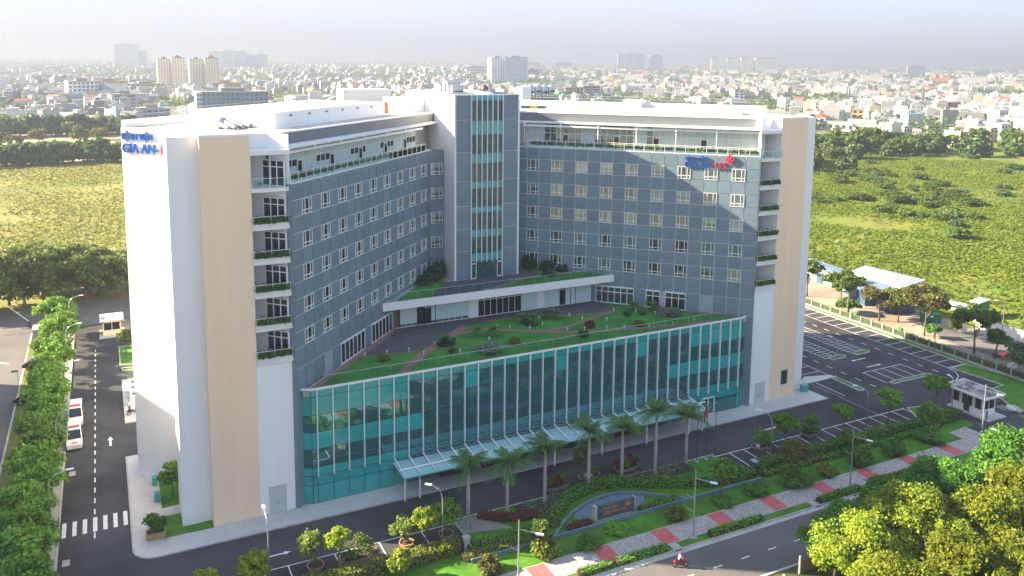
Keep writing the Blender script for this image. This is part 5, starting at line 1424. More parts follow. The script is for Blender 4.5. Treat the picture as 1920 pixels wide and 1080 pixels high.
# guard houses
def guard(loc, l, w, h, rz, label, ov=0.9, m='white_trim', roofm='guard_roof'):
    t = thing('guard_house', label, 'guard house', loc, rz)
    b = MB(); b.box(-w/2,w/2,-l/2,l/2,0,0.95)
    for (x,y) in ((-1,-1),(1,-1),(1,1),(-1,1)): b.box(x*w/2-0.18*(x>0)-0.0,x*w/2+0.18*(x<0),y*l/2-0.18*(y>0),y*l/2+0.18*(y<0),0.95,h)
    for f in (-0.2,0.2): b.box(-w/2,-w/2+0.12,l*f-0.15,l*f+0.15,0.95,h)
    b.box(-w/2,w/2,-l/2,l/2,h-0.35,h); b.build('wall',m,t)
    MB().box(-w/2-ov,w/2+ov,-l/2-ov,l/2+ov,h,h+0.28).build('roof','white_trim',t)
    MB().rect(-w/2-ov+0.15,w/2+ov-0.15,-l/2-ov+0.15,l/2+ov-0.15,h+0.285).build('roof_top',roofm,t)
    for (x0,x1,y0,y1) in ((-w/2+0.05,-w/2+0.07,-l/2+0.2,l/2-0.2),(-w/2+0.2,w/2-0.2,-l/2+0.05,-l/2+0.07),(w/2-0.07,w/2-0.05,-l/2+0.2,l/2-0.2)):
        MB().box(x0,x1,y0,y1,0.95,h-0.35).build('window_pane','car_glass',t)
    b = MB()
    for q in range(1,4): b.box(-w/2-0.02,-w/2+0.08,-l/2+l*q/4-0.04,-l/2+l*q/4+0.04,0.95,h-0.35)
    b.box(-0.04,0.04,-l/2-0.02,-l/2+0.08,0.95,h-0.35); b.build('window_frame','white_trim',t)
    MB().box(-w/2-0.04,-w/2+0.0,-0.45,0.45,0.05,2.2).build('door','dark_frame',t)
    MB().box(-w/2-0.6,w/2+0.6,-l/2-1.4,l/2+0.4,-0.12,0.02).build('apron','pave',t)
    return t
guard((62.3,-35.6,0.12),4.8,2.9,2.9,0,'white guard house with an overhanging stained flat roof at the car park gate')
guard((-50.95,55.3,0.1),3.4,3.0,2.7,0,'small cream guard hut with a pale flat roof at the far end of the drive',0.45,'beige','roof')
b = thing('gate_barrier','red white raised barrier arm at the far left gate','barrier',(-64.8,65.4,0)); MB().box(-0.2,0.2,-0.2,0.2,0,1.1).build('cabinet','dark_metal',b); MB().tube([(0,0,1.0),(-3.2,-0.4,4.4)],[0.09,0.06],6).build('arm','lamp_white',b)
b = thing('gate_cabinet','grey gate wall cabinet at the end of the tree verge','cabinet',(-62.6,56.0,0)); MB().box(-1.0,1.0,-1.6,1.6,0,2.4).build('body','concrete',b); MB().box(-1.06,1.06,-1.66,1.66,2.4,2.5).build('cap','kerb',b)
# condenser units and rider by the lit wall
for i, y in enumerate((23.6,21.2,18.6)):
    t = thing('air_condenser','white box condenser behind the lit end wall, '+['farthest','middle','nearest'][i]+' of the three','condenser',(-48.4,y,0.14),0,'condensers')
    MB().box(-0.7,0.7,-0.8,0.8,0,1.5).build('casing','white_trim',t); MB().lathe([(0.45,0),(0.45,0.06),(0.02,0.07)],0,0,12).build('fan_grille','dark_metal',t,(0,0,1.5))

# side fence: stone base, posts, green mesh panels
t = thing('boundary_fence','long pale fence with mesh panels between the car park and the side street','fence',(79.9,0,0))
b = MB(); b.box(-0.12,0.12,-60,40,0,0.35); b.build('base_wall','kerb',t)
MB().prism([(-1.1,-60),(-0.15,-60),(-0.15,40),(-1.1,40)],0,0.12).build('planting_strip','lawn',t)
MB().box(-1.3,-1.1,-60,40,0,0.15).build('kerb','kerb',t)
fp = MB().box(-0.1,0.1,-0.09,0.09,0.3,1.72).mesh('post','fence_metal')
pb = MB()
pb.box(-0.02,0.02,0.1,2.4,1.48,1.55); pb.box(-0.02,0.02,0.1,2.4,0.45,0.52)
for i in range(16): pb.box(-0.012,0.012,0.15+i*0.145,0.18+i*0.145,0.5,1.5)
pmh = pb.mesh('mesh_panel', M.setdefault('fence_green', mat('green_mesh',(0.17,0.23,0.15),0.6,0.1)))
for i in range(41):
    link('post', fp, t, (0,-60+2.5*i,0))
    if i < 40: link('mesh_panel', pmh, t, (0,-60+2.5*i,0))
hedge('fence_creeper',[(80.35,-45),(80.35,38)],0.35,1.05,'green creeper growing along the side fence','leaf_mid',dens=45,size=0.24,z=0.25,seed=61,cat='creeper')

# sheds and walls beyond the fence
def shed(name, corners, z0, z1, m, wm, label, cat='shed', wh=None):
    """corners of a sloping sheet roof (u,v), low side first two; walls under it"""
    t = thing(name, label, cat, (0,0,0))
    c = corners; hz = [z0,z0,z1,z1]
    b = MB(); top = [(c[i][0],c[i][1],hz[i]) for i in range(4)]; bot = [(c[i][0],c[i][1],hz[i]-0.12) for i in range(4)]
    b.add(top+bot,[(0,1,2,3),(7,6,5,4),(0,4,5,1),(1,5,6,2),(2,6,7,3),(3,7,4,0)]); b.build('roof',m,t)
    n = 14; rb = MB()
    for i in range(1,n):
        f = i/n; a = Vector(top[0]).lerp(Vector(top[1]),f); d_ = Vector(top[3]).lerp(Vector(top[2]),f)
        rb.tube([tuple(a+Vector((0,0,0.03))),tuple(d_+Vector((0,0,0.03)))],0.035,4)
    rb.build('roof_rib',m,t)
    cx = sum(p[0] for p in c)/4; cy_ = sum(p[1] for p in c)/4
    ins = [(cx+(p[0]-cx)*0.93, cy_+(p[1]-cy_)*0.93) for p in c]
    b = MB()
    for i in range(4):
        p, q = ins[i], ins[(i+1)%4]
        b.quad((p[0],p[1],-0.3),(q[0],q[1],-0.3),(q[0],q[1],hz[(i+1)%4]-0.14),(p[0],p[1],hz[i]-0.14))
    b.build('wall',wm,t)
    MB().prism([(ins[0][0]*0.7+ins[1][0]*0.3-0.2,ins[0][1]*0.7+ins[1][1]*0.3),(ins[0][0]*0.5+ins[1][0]*0.5-0.2,ins[0][1]*0.5+ins[1][1]*0.5),(ins[0][0]*0.5+ins[1][0]*0.5,ins[0][1]*0.5+ins[1][1]*0.5),(ins[0][0]*0.7+ins[1][0]*0.3,ins[0][1]*0.7+ins[1][1]*0.3)],-0.2,2.2).build('door','blue_paint',t)
    return t
shed('long_shed',[(99.0,5.8),(99.4,20.4),(105.4,21.2),(107.0,6.6)],3.7,4.3,'sheet_grey','white','long shed with a pale grey metal roof at the field edge')
shed('blue_shed',[(90.6,8.2),(96.2,20.4),(99.2,21.2),(98.3,5.4)],3.0,3.5,'sheet_blue','blue_paint','low shed with a blue grey metal roof beside the long shed')
shed('blue_shed',[(95.5,21.5),(98.0,33),(101.5,34),(100.2,21.8)],3.2,3.6,'sheet_blue','concrete','blue roofed shed half hidden by the pylon edge')
shed('blue_shed',[(91.0,2.0),(92.0,7.0),(97.8,5.0),(96.5,0.5)],2.7,3.2,'sheet_blue','blue_paint','small blue roofed lean to behind the bushy street trees')
shed('field_hut',[(103.1,-8.3),(103.1,-6.2),(106.2,-6.2),(106.7,-8.3)],3.6,4.0,'white_trim','green_paint','tiny green hut with a white roof in the field')
t = thing('yard_wall','broken white yard wall between the side street and the field','wall'); b = MB(); b.wallpath([(101,6),(104,0.7),(105.2,-4.3),(101.5,-9.5),(99.2,-12),(99.0,-30)],0.25,-0.3,2.0); b.build('wall','white',t)
b = MB(); b.wallpath([(101,6),(104,0.7),(105.2,-4.3),(101.5,-9.5),(99.2,-12),(99.0,-30)],0.34,2.0,2.12); b.build('coping','kerb',t)
t = thing('waste_container','long green metal container on the dusty street','container',(94.3,-4.4,-0.05),-0.6); MB().prism([(-1.7,-0.8),(1.7,-0.8),(1.7,0.8),(-1.7,0.8)],0.1,1.6).build('body','green_paint',t)
b = MB()
for i in range(8): b.box(-1.6+0.45*i,-1.5+0.45*i,-0.86,-0.8,0.1,1.6)
b.build('rib','green_paint',t); MB().box(-1.75,1.75,-0.85,0.85,1.6,1.7).build('rim','green_paint',t)
for i, (x,y) in enumerate([(82.2,3.2),(82.4,-7.0)]):
    t = thing('street_bin','green wheeled bin just outside the fence '+['in the sun','near the shadow edge'][i],'bin',(x,y,-0.05),0,'green bins'); MB().box(-0.3,0.3,-0.35,0.35,0.1,1.0).build('body','green_paint',t); MB().box(-0.34,0.34,-0.4,0.4,1.0,1.1).build('lid','green_paint',t); MB().tube([(-0.3,0.3,0.1),(0.3,0.3,0.1)],0.1,8).build('wheel','black',t)
t = thing('street_parasol','round pink red parasol over the stall outside the fence','parasol',(84.6,-26.5,-0.05)); MB().tube([(0,0,0),(0,0,2.3)],0.04,6).build('pole','steel',t); MB().lathe([(1.6,1.95),(0.8,2.3),(0.02,2.5)],0,0,10).build('canopy','pink_cloth',t)
b = MB(); b.box(-0.7,0.7,-0.4,0.4,0.05,0.9); t = tag(b.build('street_stall','white_trim',None,(84.3,-27.4,-0.05)),'white market stall under the pink parasol','stall')
# street trees along the side street
for i, (x,y,h,r,lf,lab,sd) in enumerate([(85.6,10.1,7.2,2.6,'leaf_mid','round street tree before the blue roofed shed',731),(85.3,0.2,6.4,2.7,'leaf_olive','spreading olive street tree beyond the sunny fence',732),(88.0,-2.0,6.2,2.3,'leaf_mid','green street tree behind the olive one',733),(85.6,-9.7,9.4,3.2,'leaf_olive','tall umbrella shaped street tree with a pale trunk',734),(85.1,-20.0,8.6,2.5,'leaf_mid','tall thin crowned street tree beside the shaded fence',735),(85.3,19.0,7.6,2.6,'leaf_dark','dark street tree beside the beige pylon edge',736),(86.5,-23.0,5.0,1.3,'leaf_mid','slim young street tree near the parasol',737),(82.6,-31,5.0,2.6,'leaf_dark','dark bushy tree at the parasol',738),(83.5,6.2,2.6,1.6,'leaf_mid','low bushy tree just outside the sunny fence',739),(92,1,5.2,2.0,'leaf_mid','tree among the blue roofs',740),(98.6,-1.5,4.0,2.0,'leaf_shrub','dark bush by the broken wall',741),(100.5,-22,4.5,2.4,'leaf_mid','bush at the far end of the yard wall',742),(88.5,-33,5.0,2.6,'leaf_mid','street tree beyond the parasol at the picture edge',743),(94,14,4.6,1.6,'leaf_dark','narrow dark tree between the sheds',744)]):
    make_tree('side_street_tree', lab, 'tree', lf, 3600, r*1.2, h*0.28, h*0.70, 22, r*0.42, 0.36, h*0.55, 0.16, sd, 'trees of the side street', (x,y,-0.05), i*1.1, flat=0.6, low=-0.3)
small_tree((72.5,-39.5,0.15),2.2,0.5,'leaf_street','sapling on the corner lawn behind the guard house',745,n=300)
t = thing('gate_pier','dark grey gate pier at the picture edge behind the guard house','pier',(71.2,-40.5,0.1)); MB().box(-0.5,0.5,-0.5,0.5,0,2.4).build('shaft','stone_blue',t); MB().box(-0.56,0.56,-0.56,0.56,2.4,2.5).build('cap','concrete',t)
t = thing('rubble_heap','heap of pale plastic sacks behind the guard house','rubble',(67.2,-38.5,0.0))
for i in range(10):
    b = MB(); b.ball((0,0,0.2),0.4,0,7,0.7); b.build('sack','stone_pale' if i%3 else 'shirt_white',t,(RN.uniform(-1.2,1.2),RN.uniform(-0.9,0.9),0.05*(i%4)))
t = thing('hoarding','brown hoarding with a pale post at the lower picture edge','fence',(10.6,-54.0,0.05)); MB().box(-1.2,3.4,-0.05,0.05,0,1.3).build('board',mat('brown_board',(0.22,0.14,0.07),0.8),t); MB().cyl(-1.3,0,0,1.9,0.12,8).build('post','white_trim',t); MB().cyl(-4.0,-0.6,0,1.0,0.1,8).build('post','white_trim',t)

# ambulances and cars
def vehicle(loc, rz, label, l, w, h, hood, paint, cat, van=True, group=None, siren=False):
    """nose points along local -y"""
    t = thing('ambulance' if siren else 'parked_car', label, cat, loc, rz, group)
    n = 9
    if van: prof = [(-l/2,0.45),(-l/2,0.85),(-l/2+0.15,1.0),(-l/2+hood,1.18),(-l/2+hood+0.75,h-0.12),(-l/2+hood+1.1,h),(l/2-0.25,h),(l/2-0.03,h-0.3),(l/2,0.45)]
    else: prof = [(-l/2,0.4),(-l/2,0.68),(-l/2+0.3,0.80),(-l/2+hood,0.92),(-l/2+hood+0.8,h-0.05),(-l/2+hood+1.2,h),(l/2-1.0,h-0.03),(l/2-0.25,0.95),(l/2,0.85),(l/2,0.4)]
    m_ = len(prof); vs = []
    for s in (-1,-0.86,0.86,1):
        for (y,z) in prof:
            k_ = 1.0 if abs(s) == 1 else 1.0
            zz = z if abs(s) < 1 else (z-0.05 if z > 1.0 else z)
            inset = 0.0 if z < 1.05 else 0.10*(z-1.05)
            vs.append((s*(w/2-inset), y, zz))
    fs = []
    for a in range(3):
        for i in range(m_): fs.append((a*m_+i,(a+1)*m_+i,(a+1)*m_+(i+1)%m_,a*m_+(i+1)%m_))
    fs.append(tuple(range(m_))); fs.append(tuple(3*m_+i for i in range(m_))[::-1])
    MB().add(vs,fs).build('body',paint,t)
    a, c = prof[3], prof[4]; o_ = 0.025
    MB().quad((-w*0.43,a[0]+0.06,a[1]+0.06+o_),(w*0.43,a[0]+0.06,a[1]+0.06+o_),(w*0.38,c[0]-0.02,c[1]-0.02+o_),(-w*0.38,c[0]-0.02,c[1]-0.02+o_)).build('windscreen','car_glass',t)
    for s in (-1,1):
        b = MB(); b.add([(s*(w/2+0.005),-l/2+hood+0.55,1.12),(s*(w/2+0.005),l/2-0.5,1.12),(s*(w/2-0.075),l/2-0.7,h-0.28),(s*(w/2-0.075),-l/2+hood+1.0,h-0.28)],[(0,1,2,3)]); b.build('side_window','car_glass',t)
        for y in (-l/2+0.95,l/2-0.95):
            wb = MB(); wb.tube([(-0.1,0,0),(0.1,0,0)],0.34,14); wo = wb.build('wheel','black',t,(s*(w/2-0.06),y,0.34)); MB().tube([(-0.105,0,0),(0.105,0,0)],0.2,10).build('rim','tank_steel',wo)
        MB().box(s*w*0.36-0.16,s*w*0.36+0.16,-l/2-0.02,-l/2+0.05,0.66,0.82).build('headlight','lamp_white',t)
        MB().box(s*(w/2+0.14)-0.1,s*(w/2+0.14)+0.1,-l/2+hood+0.55,-l/2+hood+0.68,1.15,1.4).build('mirror','black',t)
        if siren: MB().box(s*(w/2+0.01)-0.008,s*(w/2+0.01)+0.008,-l/2+0.4,l/2-0.2,0.86,1.0).build('red_stripe','lightred',t)
    MB().box(-w*0.46,w*0.46,-l/2-0.06,-l/2+0.1,0.36,0.56).build('bumper','black' if not siren else paint,t)
    if siren:
        MB().box(-0.62,0.62,-l/2+hood+1.25,-l/2+hood+1.55,h,h+0.16).build('light_bar','lightred',t)
        MB().box(-0.35,0.35,-l/2+0.17,-l/2+0.4,1.03,1.07).build('bonnet_mark','lightred',t)
    return t
vehicle((-56.1,15.9,0),0.0,'white ambulance with red light bar, the farther of the two',5.3,1.85,2.35,0.95,'car_white','ambulance',True,'ambulances',True)
vehicle((-56.1,8.5,0),0.02,'white ambulance with red light bar, the nearer of the two',5.3,1.85,2.35,0.95,'car_white','ambulance',True,'ambulances',True)
vehicle((-62.0,40.6,0.12),1.35,'black car nosed under the verge trees, farther one',4.3,1.75,1.5,1.1,'car_black','car',False,'cars under the verge trees')
vehicle((-62.1,25.7,0.12),1.45,'black car under the verge trees near the shadow edge',4.4,1.8,1.55,1.1,'car_black','car',False,'cars under the verge trees')

# people on motorbikes and on foot
def person(parent, loc, joints, rads, shirt, legs, hips=0.95, hairm='black', top='person_body'):
    """joints: {name: (x,y,z)}; one skinned surface, coloured as skin, shirt and trousers"""
    order = ['pelvis','chest','neck','head','top','shL','elL','haL','shR','elR','haR','hipL','knL','anL','toL','hipR','knR','anR','toR']
    edges = [('pelvis','chest'),('chest','neck'),('neck','head'),('head','top'),('chest','shL'),('shL','elL'),('elL','haL'),('chest','shR'),('shR','elR'),('elR','haR'),('pelvis','hipL'),('hipL','knL'),('knL','anL'),('anL','toL'),('pelvis','hipR'),('hipR','knR'),('knR','anR'),('anR','toR')]
    me = bpy.data.meshes.new('body'); me.from_pydata([joints[k_] for k_ in order],[(order.index(a),order.index(c)) for a,c in edges],[])
    o = bpy.data.objects.new('body', me); col.objects.link(o)
    md = o.modifiers.new('skin','SKIN'); ss = o.modifiers.new('sub','SUBSURF'); ss.levels = 1; ss.render_levels = 1
    R0 = {'pelvis':0.15,'chest':0.16,'neck':0.06,'head':0.10,'top':0.085,'shL':0.08,'elL':0.05,'haL':0.045,'shR':0.08,'elR':0.05,'haR':0.045,'hipL':0.1,'knL':0.07,'anL':0.05,'toL':0.045,'hipR':0.1,'knR':0.07,'anR':0.05,'toR':0.045}
    for i, k_ in enumerate(order): me.skin_vertices[0].data[i].radius = (R0[k_],R0[k_]*0.9)
    me.skin_vertices[0].data[0].use_root = True
    bpy.context.view_layer.update()
    dg = bpy.context.evaluated_depsgraph_get()
    nm = bpy.data.meshes.new_from_object(o.evaluated_get(dg))
    bpy.data.objects.remove(o)
    for x in ('skin',shirt,legs,hairm): nm.materials.append(M[x])
    nk = Vector(joints['neck']); hd = Vector(joints['head']); pv = Vector(joints['pelvis'])
    for p in nm.polygons:
        c = p.center; p.use_smooth = True
        dl = min((c-Vector(joints[k_])).length for k_ in ('knL','knR','anL','anR','toL','toR','hipL','hipR'))
        dh = min((c-Vector(joints[k_])).length for k_ in ('haL','haR'))
        ds = min((c-Vector(joints[k_])).length for k_ in ('chest','shL','shR','elL','elR'))
        if c.z > nk.z+0.04: p.material_index = 3 if c.z > hd.z+0.03 else 0
        elif dh < 0.12: p.material_index = 0
        elif dl < ds and c.z < pv.z+0.08: p.material_index = 2
        else: p.material_index = 1
    return link('body', nm, parent, loc)
STAND = dict(pelvis=(0,0,0.92),chest=(0,0,1.3),neck=(0,0,1.48),head=(0,-0.02,1.6),top=(0,-0.01,1.7),shL=(0.2,0,1.4),elL=(0.26,0.02,1.12),haL=(0.24,-0.08,0.88),shR=(-0.2,0,1.4),elR=(-0.26,0.02,1.12),haR=(-0.24,-0.08,0.88),hipL=(0.1,0,0.88),knL=(0.11,-0.02,0.48),anL=(0.11,0,0.08),toL=(0.12,-0.16,0.04),hipR=(-0.1,0,0.88),knR=(-0.11,-0.02,0.48),anR=(-0.11,0,0.08),toR=(-0.12,-0.16,0.04))
RIDE = dict(pelvis=(0,0.25,0.85),chest=(0,0.1,1.2),neck=(0,0.05,1.36),head=(0,0.0,1.48),top=(0,0.0,1.58),shL=(0.2,0.08,1.28),elL=(0.27,-0.15,1.08),haL=(0.27,-0.38,1.05),shR=(-0.2,0.08,1.28),elR=(-0.27,-0.15,1.08),haR=(-0.27,-0.38,1.05),hipL=(0.12,0.2,0.82),knL=(0.2,-0.18,0.72),anL=(0.17,-0.02,0.32),toL=(0.18,-0.18,0.27),hipR=(-0.12,0.2,0.82),knR=(-0.2,-0.18,0.72),anR=(-0.17,-0.02,0.32),toR=(-0.18,-0.18,0.27))
def motorbike(loc, rz, label, paint, group=None):
    t = thing('motorbike', label, 'motorbike', loc, rz, group, 0.92)     # nose along local -y
    for y in (-0.62,0.62):
        b = MB(); pth = [(0,y+0.25*math.cos(a),0.3+0.25*math.sin(a)) for a in [2*PI*i/16 for i in range(17)]]
        b.tube(pth,0.055,6,0,False); wo = b.build('wheel','black',t); MB().tube([(-0.04,y,0.3),(0.04,y,0.3)],0.14,10).build('rim','tank_steel',wo)
    b = MB(); b.tube([(0,-0.62,0.3),(0,-0.48,0.95)],0.05,6); b.tube([(0,-0.46,0.6),(0,0.0,0.45),(0,0.62,0.35)],0.06,6); b.build('frame','dark_metal',t)
    b = MB(); b.tube([(0,-0.56,0.55),(0,-0.5,0.85),(0,-0.45,0.98)],[0.16,0.17,0.12],8); b.tube([(0,-0.35,0.5),(0,0.0,0.55),(0,0.4,0.66),(0,0.8,0.72)],[0.13,0.16,0.17,0.08],8); b.build('fairing',paint,t,smooth=True)
    MB().tube([(0,-0.1,0.76),(0,0.3,0.78),(0,0.7,0.8)],[0.1,0.13,0.09],8).build('seat','black',t,smooth=True)
    b = MB(); b.tube([(-0.33,-0.38,1.03),(0,-0.47,1.0),(0.33,-0.38,1.03)],0.022,6); b.build('handlebar','dark_metal',t)
    MB().ball((0,-0.6,0.86),0.09,0,8).build('headlight','lamp_white',t); MB().tube([(0.12,0.1,0.3),(0.12,0.75,0.34)],0.05,6).build('exhaust','tank_steel',t)
    return t
def rider(loc, rz, label, shirt, helmet):
    t = thing('person', label, 'person', loc, rz, None, 0.92)
    person(t,(0,0,0.04),RIDE,None,shirt,'trousers')
    MB().ball((0,0,1.57),0.15,0,10).build('helmet',helmet,t,smooth=True)
    return t
motorbike((-0.7,-47.9,0.005),math.radians(70),'red motorbike riding on the front road','bike_red')
rider((-0.7,-47.9,0.005),math.radians(70),'person with red helmet and white shirt riding the red motorbike','shirt_white','lightred')
motorbike((45.4,-48.3,0.005),math.radians(75),'dark motorbike on the front road near the corner','car_black')
rider((45.4,-48.3,0.005),math.radians(75),'person in dark clothes riding the dark motorbike','trousers','shirt_white')
motorbike((86.3,-23.4,-0.045),math.radians(20),'dark motorbike parked on the side street near the parasol','car_black')
motorbike((-48.9,14.6,0.14),math.radians(100),'black motorbike on the service pavement by the lit wall','car_black')
t = thing('person','person in white shirt standing beside the black motorbike at the lit wall','person',(-49.3,15.7,0.14),1.0); person(t,(0,0,0),STAND,None,'shirt_white','trousers')
t = thing('person','guard in blue shirt and orange cap standing before the guard house','person',(60.4,-39.0,0.03),0.4); person(t,(0,0,0),STAND,None,'shirt_blue','trousers',hairm='sign_orange')
t = thing('person','person in orange shirt inside the turquoise bin corner of the verge','person',(-58.2,47.5,0.12),0.5); person(t,(0,0,0),STAND,None,'sign_orange','trousers'); t['label'] = 'person in an orange shirt standing under the verge trees'
b = thing('waste_bin','turquoise bin on the verge under the street trees','bin',(-57.8,45.0,0.12)); MB().box(-0.3,0.3,-0.35,0.35,0.08,0.95).build('body','turq',b); MB().box(-0.34,0.34,-0.4,0.4,0.95,1.05).build('lid','turq',b)

# ================================================================== far trees, fields' bushes, the city
CAM = Vector((-51.0,-110.0))
# trees behind the cross street (left)
mt = [make_tree('meadow_edge_tree','x','tree','leaf_edge',5200,4.6,4.6,6.6,34,1.5,0.5,5.5,0.24,i_,'trees along the cross street',(0,0,-900),0,flat=0.45,low=-1.0,nl=10) for i_ in (411,412,413)]
spots = [(-72,76.5,1.05),(-69.5,83,1.0),(-66.5,79,1.1),(-63.5,84.5,1.05),(-61.5,80.5,0.95),(-58.5,85,1.0),(-55.5,81,0.9),(-53,86,0.85),(-50.5,80.5,0.8),(-47.5,84,0.8),(-44,81.5,0.9),(-75,83,1.0),(-77,78,1.0),(-68,90,0.95),(-61,92,0.85),(-56,93,0.8)]
lb = ['tall layered tree at the left picture edge behind the cross street','second tall layered tree behind the cross street','highest tree of the group behind the cross street','dark layered tree behind the highest one','tree behind the raised barrier arm','tree behind the far end of the street tree row','tree to the left of the guard hut, behind the cross street','thin tree against the bright meadow','tree behind the small guard hut roof','low bushy tree beside the lit end wall','last tree hidden by the lit end wall','back row tree at the left picture edge','edge tree half outside the picture','back row tree behind the highest one','back row tree against the yellow meadow','back row tree near the middle of the group']
for i, (x,y,s) in enumerate(spots):
    if i < 3:
        mt[i].location = (x,y,-0.05); mt[i].scale = (s,s,s); mt[i]['label'] = lb[i]
    else: dup(mt[i%3],(x,y,-0.05),i*1.7,lb[i],s)
ut = [make_tree('distant_tree','x','tree',lf,1300,4.4,3.4,4.3,20,1.6,0.95,3.4,0.25,i_,'far trees',(0,0,-900),0,flat=0.8,low=-1.0,nl=5) for i_,lf in ((421,'leaf_dark'),(422,'leaf_mid'),(423,'leaf_dark'),(424,'leaf_olive'))]
used = [False]*4
def far_tree(k, x, y, s, lab, grp, z=-0.3):
    if not used[k]:
        used[k] = True; t = ut[k]; t.location = (x,y,z); t.scale = (s,)*3; t['label'] = lab; t['group'] = grp; return t
    return dup(ut[k],(x,y,z),RN.uniform(0,6),lab,s,grp)
for i in range(15): far_tree(0 if i%2 else 2, -102+3.5*i+RN.uniform(-1,1), 335+RN.uniform(-5,7), RN.uniform(1.15,1.5), 'dark tree in the clump at the back of the dry meadow', 'clump behind the meadow')
for i, (x,y) in enumerate([(-46,330),(-42,334),(-39,328)]): far_tree(1, x,y,RN.uniform(0.9,1.2), 'grey green tree beside the lit end wall at the back of the meadow', 'trees at the meadow corner')
for i in range(32): far_tree(0 if i%3 else 2, -175+4.6*i+RN.uniform(-2,2), 492+RN.uniform(-6,8), RN.uniform(1.2,1.7), 'dark tree in the belt before the first houses, '+['at the picture edge','in the middle','towards the lit end wall'][min(2,max(0,(i-8)//8))], 'tree belt before the left houses, part '+'abc'[min(2,max(0,(i-8)//8))])
for i, (x,y) in enumerate([(-103,440),(-84,452),(-62,448),(-51,455),(-95,425)]): far_tree(3 if i != 2 else 1, x,y,RN.uniform(0.8,1.1), 'single tree on the bare strip in front of the dark belt', 'single trees on the bare strip')
for i in range(46):
    f = i/45; x = 262+170*f; y = 236-58*f
    far_tree([0,1,2,1][i%4], x+RN.uniform(-14,14), y+RN.uniform(-22,20), RN.uniform(0.7,1.65), 'dark green tree in the belt behind the wild field, '+['end by the right pylon','middle of the belt','end at the picture edge'][min(2,i//16)], 'tree belt behind the wild field, part '+'abc'[min(2,i//16)])
for i in range(14): far_tree([1,0,3][i%3], 232+RN.uniform(-12,38), 178+RN.uniform(-14,26), RN.uniform(0.9,1.5), 'tree of the thicket beside the right pylon at the back of the field', 'thicket behind the right pylon')
bush_me = {}
cl = [(243,152),(262,160),(232,140),(215,100),(225,92),(208,84),(200,108),(235,104),(250,118),(190,74)]
for i in range(92):
    if i < 34:
        x = RN.uniform(150,380); y = RN.uniform(30,190)
        if x+y*0.2 < 175: continue
    else:
        c_ = cl[i%10]; x = c_[0]+RN.gauss(0,9); y = c_[1]+RN.gauss(0,7)
    lf = RN.choice(['leaf_mid','leaf_mid','leaf_scrub','leaf_scrub','leaf_dark']); r = RN.uniform(1.8,4.5)
    kk = (lf,i%2)
    if kk not in bush_me:
        g_ = np.random.default_rng(600+i); P,N,C,w = crown_pts(800,0.8,0.8,0.5,0.35,14,0.34,600+i,0.8,-0.3); P[:,2] = np.maximum(P[:,2],0)
        bush_me[kk] = leaf_mesh('field_bush',P,N,0.17*(0.7+0.6*g_.random(800)),lf,1.4,rng=g_)
    nm = {'leaf_mid':'mid green','leaf_dark':'dark green','leaf_scrub':'yellowish green'}[lf]
    tag(link('field_bush',bush_me[kk],None,(x,y,float(hfield(FLD_R,np.array([[x,y,0]]))[0])),RN.uniform(0,6),None,(r,r,r*RN.uniform(0.5,0.8))), nm+' bush in the wild field, '+(zn := ('near the sheds' if x < 200 else ('in the thick of the field' if x < 280 else 'towards the tree belt'))), 'bush', nm+' bushes of the wild field '+zn)

# ---- houses
HC = [('white',(0.58,0.58,0.58)),('cream',(0.50,0.45,0.34)),('pale grey',(0.33,0.35,0.37)),('pale blue',(0.26,0.37,0.44)),('salmon',(0.46,0.26,0.19)),('yellow',(0.50,0.38,0.17)),('mint',(0.28,0.44,0.40)),('grey',(0.17,0.19,0.20))]
RC = [('flat concrete',(0.27,0.26,0.25)),('red tiled',(0.36,0.10,0.06)),('grey metal',(0.22,0.24,0.26)),('blue metal',(0.12,0.26,0.42)),('brown metal',(0.20,0.13,0.11)),('white',(0.5,0.5,0.5))]
hm = [mat('house_wall_'+c[0].replace(' ','_'),c[1],0.8,0.08,0.15,rnd=0.12) for c in HC]
rm = [mat('house_roof_'+c[0].replace(' ','_'),c[1],0.8,0.18,0.2,rnd=0.15) for c in RC]
wm_ = mat('house_window',(0.03,0.04,0.05),0.2,0.3,1)
